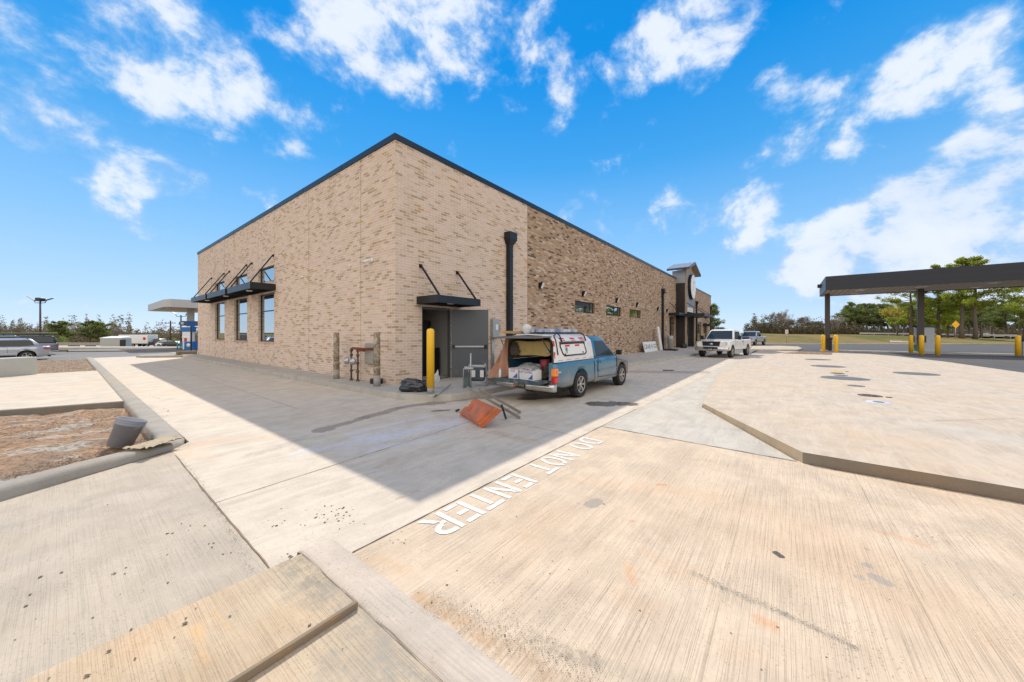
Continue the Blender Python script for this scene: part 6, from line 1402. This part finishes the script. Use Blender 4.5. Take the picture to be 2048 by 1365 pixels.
mb=MB(); mb.add([PT(u,v,.092) for u,v in ((.62,.32),(.66,.32),(.66,.62),(.62,.62))]+[PT(u,v,.115) for u,v in ((.62,.32),(.66,.32),(.66,.62),(.62,.62))],[(4,5,6,7),(0,1,5,4),(1,2,6,5),(2,3,7,6),(3,0,4,7)]); mb.build('rib',M['orange'],wb)
M['oldwood']=mat('grey_wood',(.23,.20,.155),.85,0,.3,8)
for e0,e1 in ((AT(1040,6.47,.03),AT(934,7.45,.44)),(AT(1041,6.85,.04),AT(958,7.7,.37))): mb=MB(); mb.bar(e0,e1,.03,.05); mb.build('handle',M['oldwood'],wb,bevel=.004)
mb=MB(); mb.bar(AT(1003,6.6,.24),AT(1012,6.4,.03),.03); mb.tube([AT(918,7.0,.06),AT(912,7.1,.02)],.02,8); mb.build('leg_bracket',M['black'],wb)
# timber batten lying on the foreground ramp
a=Vector((1.015,1.90,.072)); b_=Vector((-.2,1.885,.072)); mb=MB(); mb.bar(a,b_,.026,.036)
M['board']=bpy.data.materials.new('board_grain'); M['board'].use_nodes=True; t=NT(M['board'].node_tree); b=M['board'].node_tree.nodes['Principled BSDF']; oc=t.new('ShaderNodeTexCoord').outputs['Object']
gn=t.noise(t.mapping(oc,(2,60,60)),1.0,5,.65); t.put(b.inputs['Base Color'],t.mix(t.sstep(t.noise(oc,7,4,.6),.4,.62,0,.8),t.ramp(gn,[(.3,(.13,.07,.03)),(.5,(.36,.20,.08)),(.7,(.48,.30,.14))]),(.20,.165,.12))); b.inputs['Roughness'].default_value=.9
tag(mb.build('timber_batten',M['board'],bevel=.003),'long weathered timber batten lying across the foreground ramp','timber')
# concrete block at the left
o=MB().prism([tuple(G(75,749)[:2]),tuple(G(0,755)[:2]),tuple((G(0,755)+(G(0,755)-G(75,749))*1.6)[:2]),tuple((G(0,755)+(G(0,755)-G(75,749))*1.6)[:2]+Vector((-.25,.42)))if False else tuple((Vector((G(0,755)+(G(0,755)-G(75,749))*1.6)[:2])+Vector((-.25,.42)))),tuple(Vector(G(75,749)[:2])+Vector((-.25,.42)))],-.1,.68).build('concrete_block',mat('cast_concrete',(.46,.48,.46),.8,0,.08,5,dirt=(.34,.33,.30),dirt_amt=.1),bevel=.02); tag(o,'long low pale concrete block standing before the silver wagon','block')
# left canopy with blue pumps
lc=thing('fuel_canopy','pale grey fuel canopy with single blue and white column behind the store, left','canopy',(5.0,52.4,0))
mb=MB(); mb.box((2.1,.0,4.42),(30,.10,5.30)); mb.box((1.6,.5,4.42),(1.72,12,5.22)); mb.box((29.9,.1,4.42),(30,12,5.28)); mb.box((1.72,12,4.42),(30,12.1,5.28)); mb.add([(1.6,.5,4.42),(1.72,.2,4.42),(2.1,.0,4.42),(1.6,.5,5.22),(1.72,.2,5.24),(2.1,.0,5.30)],[(0,1,4,3),(1,2,5,4)]); mb.build('fascia',mat('pale_fascia',(.47,.45,.44),.5,0,.05,1),lc)
mb=MB(); mb.box((1.72,.5,4.45),(29.9,12,4.5)); mb.box((2.1,.11,4.45),(29.9,.49,4.5)); mb.build('soffit',M['cedar'] if False else mat('tan_soffit',(.55,.44,.32),.6),lc)
mb=MB(); mb.box((3.85,2.4,-.25),(4.45,3.0,4.44)); col_=mb.build('column',mat('column_pale',(.42,.40,.37),.5),lc)
M['bpblue']=mat('strong_blue',(.01,.13,.42),.45,0,.08,3)
mb=MB(); mb.box((3.83,2.38,1.2),(4.47,3.02,3.0)); mb.build('blue_wrap',M['bpblue'],col_)
mb=MB(); Mx=Matrix.Rotation(R(90),4,'X')
for x in (3.4,4.9): mb.lathe([(.28,-.1),(.28,.1),(.001,.11)],(x,2.6,2.72),16,M=Mx)
mb.box((3.4,2.5,2.44),(4.9,2.7,3.0)); rs=mb.build('number_sign',mat('slate_blue',(.10,.17,.25),.5),col_)
for x in (3.42,4.88): mb=MB(); mb.lathe([(.17,.0),(.17,.02),(.001,.021)],(x,2.49,2.72),14,M=Mx); mb.build('number_disc',M['white'],rs)
mb=MB(); mb.box((8,3,4.31),(8.4,3.4,4.39)); mb.lathe([(.15,0),(.15,.05),(.001,.06)],(2.0,1.2,4.33),12); mb.build('canopy_light',M['white'],lc)
def blue_pump(label,px,f,z):
    p=thing('fuel_pump',label,'fuel pump',AT(px,f,z),HEAD-R(90)); 
    mb=MB(); mb.box((-.45,-.3,0),(.45,.3,2.0)); mb.build('cabinet',M['white'],p,bevel=.02); mb=MB(); mb.box((-.60,-.35,2.0),(.6,.35,2.55)); mb.build('header',M['bpblue'],p,bevel=.05); mb=MB(); mb.box((-.2,-.32,.75),(.1,-.301,1.3)); mb.build('red_panel',M['tape'],p); mb=MB(); mb.box((-.65,-.15,.4),(-.451,.15,1.7)); mb.build('hose_rack',M['black'],p); return p
blue_pump('white fuel pump with blue header beneath the left canopy',377,39.5,-.25)
tb=thing('trash_bin','bright blue bin in front of the left fuel pump','bin',AT(383,37.5,-.25),HEAD-R(90)); mb=MB(); mb.box((-.45,-.4,0),(.45,.4,.95)); mb.build('body',M['bpblue'],tb,bevel=.08); mb=MB(); mb.lathe([(.2,0),(.2,.02),(.001,.021)],(0.05,-.40,.55),12,M=Mx); mb.build('white_logo',M['white'],tb)
bk=thing('bike_rack','teal tubular frame left of the blue bin','rack',AT(363,38,-.25),HEAD-R(90)); mb=MB()
for x in (-.45,.05,.5): mb.tube([(x,0,0),(x,0,.9),(x+.3,0,.9),(x+.3,0,0)],.05,6)
mb.build('tube',mat('teal_tube',(.02,.22,.30),.4),bk)
sk=thing('ladder_rack','thin black post with two pale rails at the far corner of the store','rail',(CX-.15,CY+24.6,.1)); mb=MB(); mb.tube([(0,0,0),(0,0,2.0)],.05,8); mb.build('post',M['black'],sk)
for z in (1.2,1.95): mb=MB(); mb.tube([(0,0,z),(-.2,1.8,z)],.035,6); mb.build('rail',M['white'],sk)
pb=MB().box((-.5,-.3,0),(.5,.3,.22)).build('paver_stack',M['kerb_dirt_shade'],bevel=.03); pb.location=(CX-.55,CY+23.6,SLAB); tag(pb,'low stack of brown concrete blocks at the far foot of the store side wall','blocks')
# lamp posts, utility pole
def lamp_post(label,px,f,z,h,head=True):
    l=thing('street_lamp',label,'street lamp',AT(px,f,z),HEAD-R(90)); mb=MB(); mb.tube([(0,0,0),(0,0,h)],[.14,.10],8); mb.build('pole',M['oldwood'] if False else mat('pole_brown',(.09,.07,.065),.6,.3),l)
    mb=MB()
    for s in (-1,1): mb.tube([(0,0,h-.3),(s*.8,0,h-.25),(s*1.0,0,h+.15)],.05,6,cap=True); mb.add([(s*.9,-.15,h+.1),(s*.9,.15,h+.1),(s*2.0,.15,h+.50*(1 if s<0 else .25)+.3),(s*2.0,-.15,h+.5*(1 if s<0 else .25)+.3),(s*.9,-.15,h+.18),(s*.9,.15,h+.18),(s*2.0,.15,h+.5*(1 if s<0 else .25)+.36),(s*2.0,-.15,h+.5*(1 if s<0 else .25)+.36)],[(0,1,2,3),(4,5,6,7),(0,1,5,4),(1,2,6,5),(2,3,7,6),(3,0,4,7)])
    mb.build('arm',M['black'],l)
    if head: mb=MB(); mb.box((-.45,-.35,h),(.45,.35,h+.55)); mb.build('lamp_head',M['char'],l,bevel=.06)
    return l
lamp_post('tall lamp post with two splayed arms and a box head, far left',80.5,56,-1.0,7.7)
lamp_post('slim lamp post with two raised arms left of the blue fuel column',362,64,-1.1,6.0,False)
up=thing('utility_pole','wooden utility pole with two crossarms left of the store','utility pole',AT(341,88,-2.2),HEAD-R(90)); mb=MB(); mb.tube([(0,0,0),(0,0,6.9)],[.20,.14],8); mb.build('pole',mat('creosote',(.05,.035,.025),.9),up)
for z in (6.2,5.3): mb=MB(); mb.box((-1.3,-.06,z),(1.3,.06,z+.14)); mb.build('crossarm',M['oldwood'],up)
for x in (-1.1,-.5,.5,1.1): mb=MB(); mb.lathe([(.05,0),(.09,.1),(.05,.25)],(x,0,6.34),8); mb.build('insulator',M['galv'],up)
# road barrier and painted wheel stops at the left
rb_=thing('road_barrier','long grey concrete barrier beyond the left road','barrier'); mb=MB(); a,b_=AT(95,92,-1.9),AT(226,92,-1.9); mb.bar(a+Vector((0,0,.5)),b_+Vector((0,0,.5)),.5,1.0); mb.build('wall',M['kerb'],rb_)
gd=drape('verge_grass',95,420,66,73,.12,M['grass'])
for x0,x1,lab in ((136,160,'black hedge planter left of the verge sign'),(170,192,'dark planter with shrubs right of the black one')):
    o=MB().prism([tuple(AT(x0,60,0)[:2]),tuple(AT(x1,60,0)[:2]),tuple(AT(x1,61,0)[:2]),tuple(AT(x0,61,0)[:2])],-1.4,-.55).build('planter',M['black'],bevel=.03); tag(o,lab,'planter')
# ---------------------------------------------------------------- things in front of the entrance
def WL(off,out,z=SLAB): return Vector((CX+off,CY-out,z))
gs=thing('store_sign','white board lettered GRAB N GO leaning against the brown brick wall','sign',WL(20.75,.48)); tl_=R(14)
Ms=Matrix.Rotation(-tl_,4,'X'); mb=MB(); mb.box((0,-.02,0),(3.25,.02,.80),M=Ms); bd=mb.build('board',M['white'],gs)
text_mesh('GRAB N GO',.50,M['p_black'],'lettering',bd,Ms@face_m((1.65,-.024,.40),(1,0,0),(0,0,1)),.002,sx=1.15)
nl=thing('light_panel','tall narrow white light panel leaning by the downspout','panel',WL(24.35,.62)); Ms=Matrix.Rotation(-R(8),4,'X'); mb=MB(); mb.box((0,-.05,.02),(.45,.05,2.0),M=Ms); mb.build('diffuser',M['white'],nl,bevel=.01)
o=MB().box((-.1,-.9,0),(.9,.1,.12)).build('pallet_base',M['black'],bevel=.02); o.location=WL(24.9,.75); tag(o,'flat black base lying at the foot of the leaning panel','base')
bucket('tall clear bin with black lid beside the downspout',WL(28.1,.45),1.2,.2,.26,mat('clear_bin',(.35,.38,.38),.3),handle=False)
o=crumple(.28,.28,.30,41,.5,14).build('black_bag',M['black']); o.location=WL(31.2,.9); tag(o,'small dark heap of bags before the dark entrance pier','bag')
o=MB().box((-.35,-.2,0),(.35,.2,.14)).build('black_box',M['black'],bevel=.02); o.location=WL(30.3,2.6); tag(o,'flat black box lying alone on the walk left of the white pickup','box')
for off,out,lab in ((34.6,2.0,'lime green folding chair left of the blue tub'),(37.2,2.2,'lime green folding chair behind the hood of the white pickup')):
    c_=thing('folding_chair',lab,'chair',WL(off,out),R(200)); lime=mat('lime',(.42,.60,.03),.5)
    mb=MB(); mb.box((-.3,-.3,.40),(.3,.3,.44)); mb.build('seat',lime,c_); mb=MB(); mb.add([(-.3,.3,.42),(.3,.3,.42),(.3,.5,1.05),(-.3,.5,1.05),(-.3,.33,.42),(.3,.33,.42),(.3,.53,1.05),(-.3,.53,1.05)],[(0,1,2,3),(4,5,6,7),(0,1,5,4),(1,2,6,5),(2,3,7,6),(3,0,4,7)]); mb.build('backrest',lime,c_)
    for x,y in ((-.3,-.3),(.3,-.3),(-.3,.3),(.3,.3)): mb=MB(); mb.tube([(x,y,0),(x,y,.42)],.02,6); mb.build('leg',M['black'],c_)
o=MB().lathe([(.001,0),(.42,0),(.52,.55),(.50,.55),(.40,.03),(.001,.03)],n=20).build('tub',mat('blue_tub',(.02,.07,.16),.5)); o.location=WL(35.4,2.4); tag(o,'dark blue tub between the lime green chairs','tub')
tb_=thing('pedestal_table','small round grey pedestal table before the blue tub','table',WL(34.0,3.1)); mb=MB(); mb.lathe([(.45,.70),(.45,.74),(.001,.741)],n=20); mb.build('tabletop',M['galv'],tb_); mb=MB(); mb.lathe([(.30,0),(.28,.03),(.05,.06),(.045,.70)],n=14); mb.build('pedestal',M['galv'],tb_)
o=MB().box((-.22,-.05,0),(.22,.05,.04)).build('wood_block',M['joint']); o.location=G(1337,742,0); o.rotation_euler=(0,0,HEAD-R(90)+R(-3)); tag(o,'short dark wood block lying on the shaded drive','wood')
# ---------------------------------------------------------------- wet patches (low gloss sheets a few millimetres over the drive)
def wet_mat(name,col,rough):
    m=bpy.data.materials.new(name); m.use_nodes=True; t=NT(m.node_tree); b=m.node_tree.nodes['Principled BSDF']; oc=t.new('ShaderNodeTexCoord').outputs['Object']
    n=t.noise(oc,1.6,6,.65,.5); t.put(b.inputs['Base Color'],t.mix(n,tuple(k*.7 for k in col),tuple(k*1.25 for k in col))); t.put(b.inputs['Roughness'],t.math('ADD',rough,t.math('MULTIPLY',n,.15))); b.inputs['Specular IOR Level'].default_value=.6
    return m
def patch(name,pts,mt,label,seed,z=.0045,amp=.10,kind='stuff'):
    P=[G(x,y) for x,y in pts]; fine=[]; n=len(P)
    for i in range(n):
        a,b_=P[i],P[(i+1)%n]; m_=max(2,int((b_-a).length/.08))
        for k in range(m_): q=a.lerp(b_,k/m_); fine.append(q)
    cen=sum(fine,Vector())/len(fine); rings=[]
    out=[]
    for q in fine:
        d=(q-cen); out.append(q+d.normalized()*amp*noise.fractal(Vector((q.x*2.2,q.y*2.2,seed)),1,2,4))
    bm=bmesh.new(); vs=[bm.verts.new((q.x,q.y,z)) for q in out]; bm.faces.new(vs); bmesh.ops.triangulate(bm,faces=bm.faces); me=bpy.data.meshes.new(name); bm.to_mesh(me); bm.free(); me.materials.append(mt); o=bpy.data.objects.new(name,me); COL.objects.link(o); tag(o,label,None,None,kind); return o
W1=wet_mat('wet_concrete',(.20,.17,.14),.30); W2=wet_mat('damp_concrete',(.30,.265,.23),.55)
# grit and crumbs: scraped groove and silt crumbs as uncountable stuff, bigger stones one by one
def pebble_mesh(seed,r_):
    rr=random.Random(seed); mb=MB(); rings=[]
    for i in range(5):
        th=math.pi*i/4; rings.append([Vector((math.sin(th)*math.cos(2*math.pi*k/7),math.sin(th)*math.sin(2*math.pi*k/7),math.cos(th)))*r_*rr.uniform(.75,1.2) for k in range(7)])
    rings=[[Vector((p.x*1.25,p.y*.9,max(p.z,-r_*.45)*.8+r_*.36)) for p in r2] for r2 in rings]; mb.loft(rings,0,True,False,False); return mb
M['stone']=mat('stone_grey',(.21,.18,.15),.95,0,.4,30); M['clods']=mat('dark_clods',(.17,.12,.085),.95,0,.5,20); M['clay']=mat('clay_crumb',(.30,.17,.09),.95,0,.3,30)
base_p=[]
def stones(label,group,spots,seed,mt='stone',z=0.0,rmin=.006,rmax=.013):
    rr=random.Random(seed); src=None
    for k,(x,y) in enumerate(spots):
        p=G(x,y,z); r_=rr.uniform(rmin,rmax)
        if src is None:
            src=pebble_mesh(seed,.01).build('pebble',M[mt]); tag(src,label,'stone',group); o=src
        else: o=src.copy(); COL.objects.link(o)
        o.location=(p.x,p.y,z); o.rotation_euler=(0,0,rr.uniform(0,6)); q_=r_*rr.uniform(.35,.85)/.01; o.scale=(q_*rr.uniform(.8,1.3),q_,q_*rr.uniform(.6,1))
def cluster(cx,cy,sx,sy,n,seed):
    rr=random.Random(seed); return [(rr.gauss(cx,sx),rr.gauss(cy,sy)) for _ in range(n)]
stones('small dark pebble in the scatter on the cream drive before the shadow tip','pebbles on the cream drive',cluster(672,1030,22,12,34,1)+cluster(590,1050,50,10,12,2)+cluster(580,1110,18,5,7,3)+[(640,1020),(612,1021),(706,1020),(729,1049),(441,911)],1)
stones('small dark pebble on the grey slab left of the joint','pebbles on the left grey slab',[(215,1010),(363,1048),(381,1052),(334,1068),(338,1067),(345,1067),(418,1088),(427,1087),(424,1095),(334,1110),(446,1109),(123,1146),(252,1136),(224,1149),(229,1148),(250,1148),(81,1155),(30,1178),(240,1189),(336,1166),(72,1238),(52,1213),(186,1236),(148,1267),(30,1280),(262,1260),(60,1190),(462,1106),(410,1052),(377,1061)],2)
stones('loose stone on the tan ramp walk at the bottom','stones on the ramp walk',[(98,1357),(392,1217),(370,1248),(372,1237),(619,1251),(685,1298),(460,1233),(349,1275),(218,1303),(270,1318),(175,1352)],3,z=.055,rmin=.005,rmax=.012)
stones('small stone on the broomed panel just right of the pale ramp strip','stones on the broomed panel',cluster(795,1085,12,9,12,5)+[(735,1118),(768,1133),(875,1174),(894,1171),(837,1186),(863,1206),(988,1166),(1044,1200),(943,1213),(941,1254),(1120,1143),(1138,1140),(1098,1148),(1105,1123),(1099,1107),(1175,1144),(1033,1034),(940,1105),(1005,1115),(914,1142),(1208,1009),(1280,1223),(1279,1283),(1130,1260),(1010,1272),(1459,1128),(1865,1075),(2028,1190),(1850,1130),(1780,1200),(1653,1315),(1330,1180)],4,rmin=.004,rmax=.009)
stones('rust brown clay crumb on the broomed panel','clay crumbs on the broomed panel',[(1462,1267),(1280,1222),(1100,1148),(1834,1073),(1555,1255),(1523,1340)],6,'clay',rmin=.005,rmax=.009)
stones('clay lump at the kerb corner on the cream drive','clay lumps by the planting kerb',cluster(312,796,7,4,9,7)+cluster(332,822,6,4,5,8)+[(270,731)],9,'clay',rmin=.012,rmax=.022)
def gritband(name,label,pts,w,n,seed,mt,z=.004,rmin=.002,rmax=.006):
    rr=random.Random(seed); mb=MB(); P=[G(x,y) for x,y in pts]; seg=[(a,b_,(b_-a).length) for a,b_ in zip(P,P[1:])]; tot=sum(s[2] for s in seg)
    for _ in range(n):
        d=rr.random()*tot
        for a,b_,L in seg:
            if d<=L: break
            d-=L
        dd=(b_-a).normalized(); nn=Vector((-dd.y,dd.x,0)); p=a+dd*d+nn*rr.gauss(0,w); r_=rr.uniform(rmin,rmax); c=[Vector((rr.uniform(-1,1),rr.uniform(-1,1),rr.uniform(0,1)))*r_ for _ in range(4)]
        mb.add([p+q+Vector((0,0,z)) for q in c],[(0,1,2),(0,2,3),(0,3,1),(1,3,2)])
    return tag(mb.build(name,M[mt],fix=False),label,None,None,'stuff')
gritband('grit','line of grey grit in the scraped groove on the broomed panel',[(1385,1146),(1450,1178),(1560,1225),(1640,1262),(1715,1300)],.018,700,1,'stone',rmin=.001,rmax=.005)
gritband('grit','brown grit strewn at the foot of the ramp strip',[(850,1205),(960,1240),(1040,1280),(1140,1330),(1200,1365)],.06,1500,2,'stone',rmin=.0015,rmax=.005)
gritband('grit','dark crumbs along the joint left of the cream drive',[(362,918),(430,1010),(505,1148)],.018,700,3,'stone')
gritband('grit','soil crumbs against the planting kerb corner',[(285,812),(345,880),(385,892)],.10,900,4,'clay',rmin=.003,rmax=.008)
gritband('grit','trail of reddish crumbs below the overturned wheelbarrow',[(970,858),(1010,868),(1040,880)],.05,200,5,'clay')
gritband('grit','fine grit scattered over the broomed panel',[(900,1250),(1500,1150),(2000,1080)],.55,2600,6,'stone',rmin=.0012,rmax=.0032)
gritband('grit','fine grit scattered over the left slab',[(60,1120),(420,1080)],.40,800,7,'stone',rmin=.0015,rmax=.004)
gritband('grit','dark clods and mulch on the bare earth inside the kerb',[(20,945),(110,925),(180,905),(290,872)],.12,1300,8,'clods',z=-.06,rmin=.004,rmax=.016)
gritband('grit','pale and brown clods over the bare earth bed',[(-60,870),(120,850),(280,815),(330,870)],.45,2200,9,'clay',z=-.06,rmin=.004,rmax=.022)
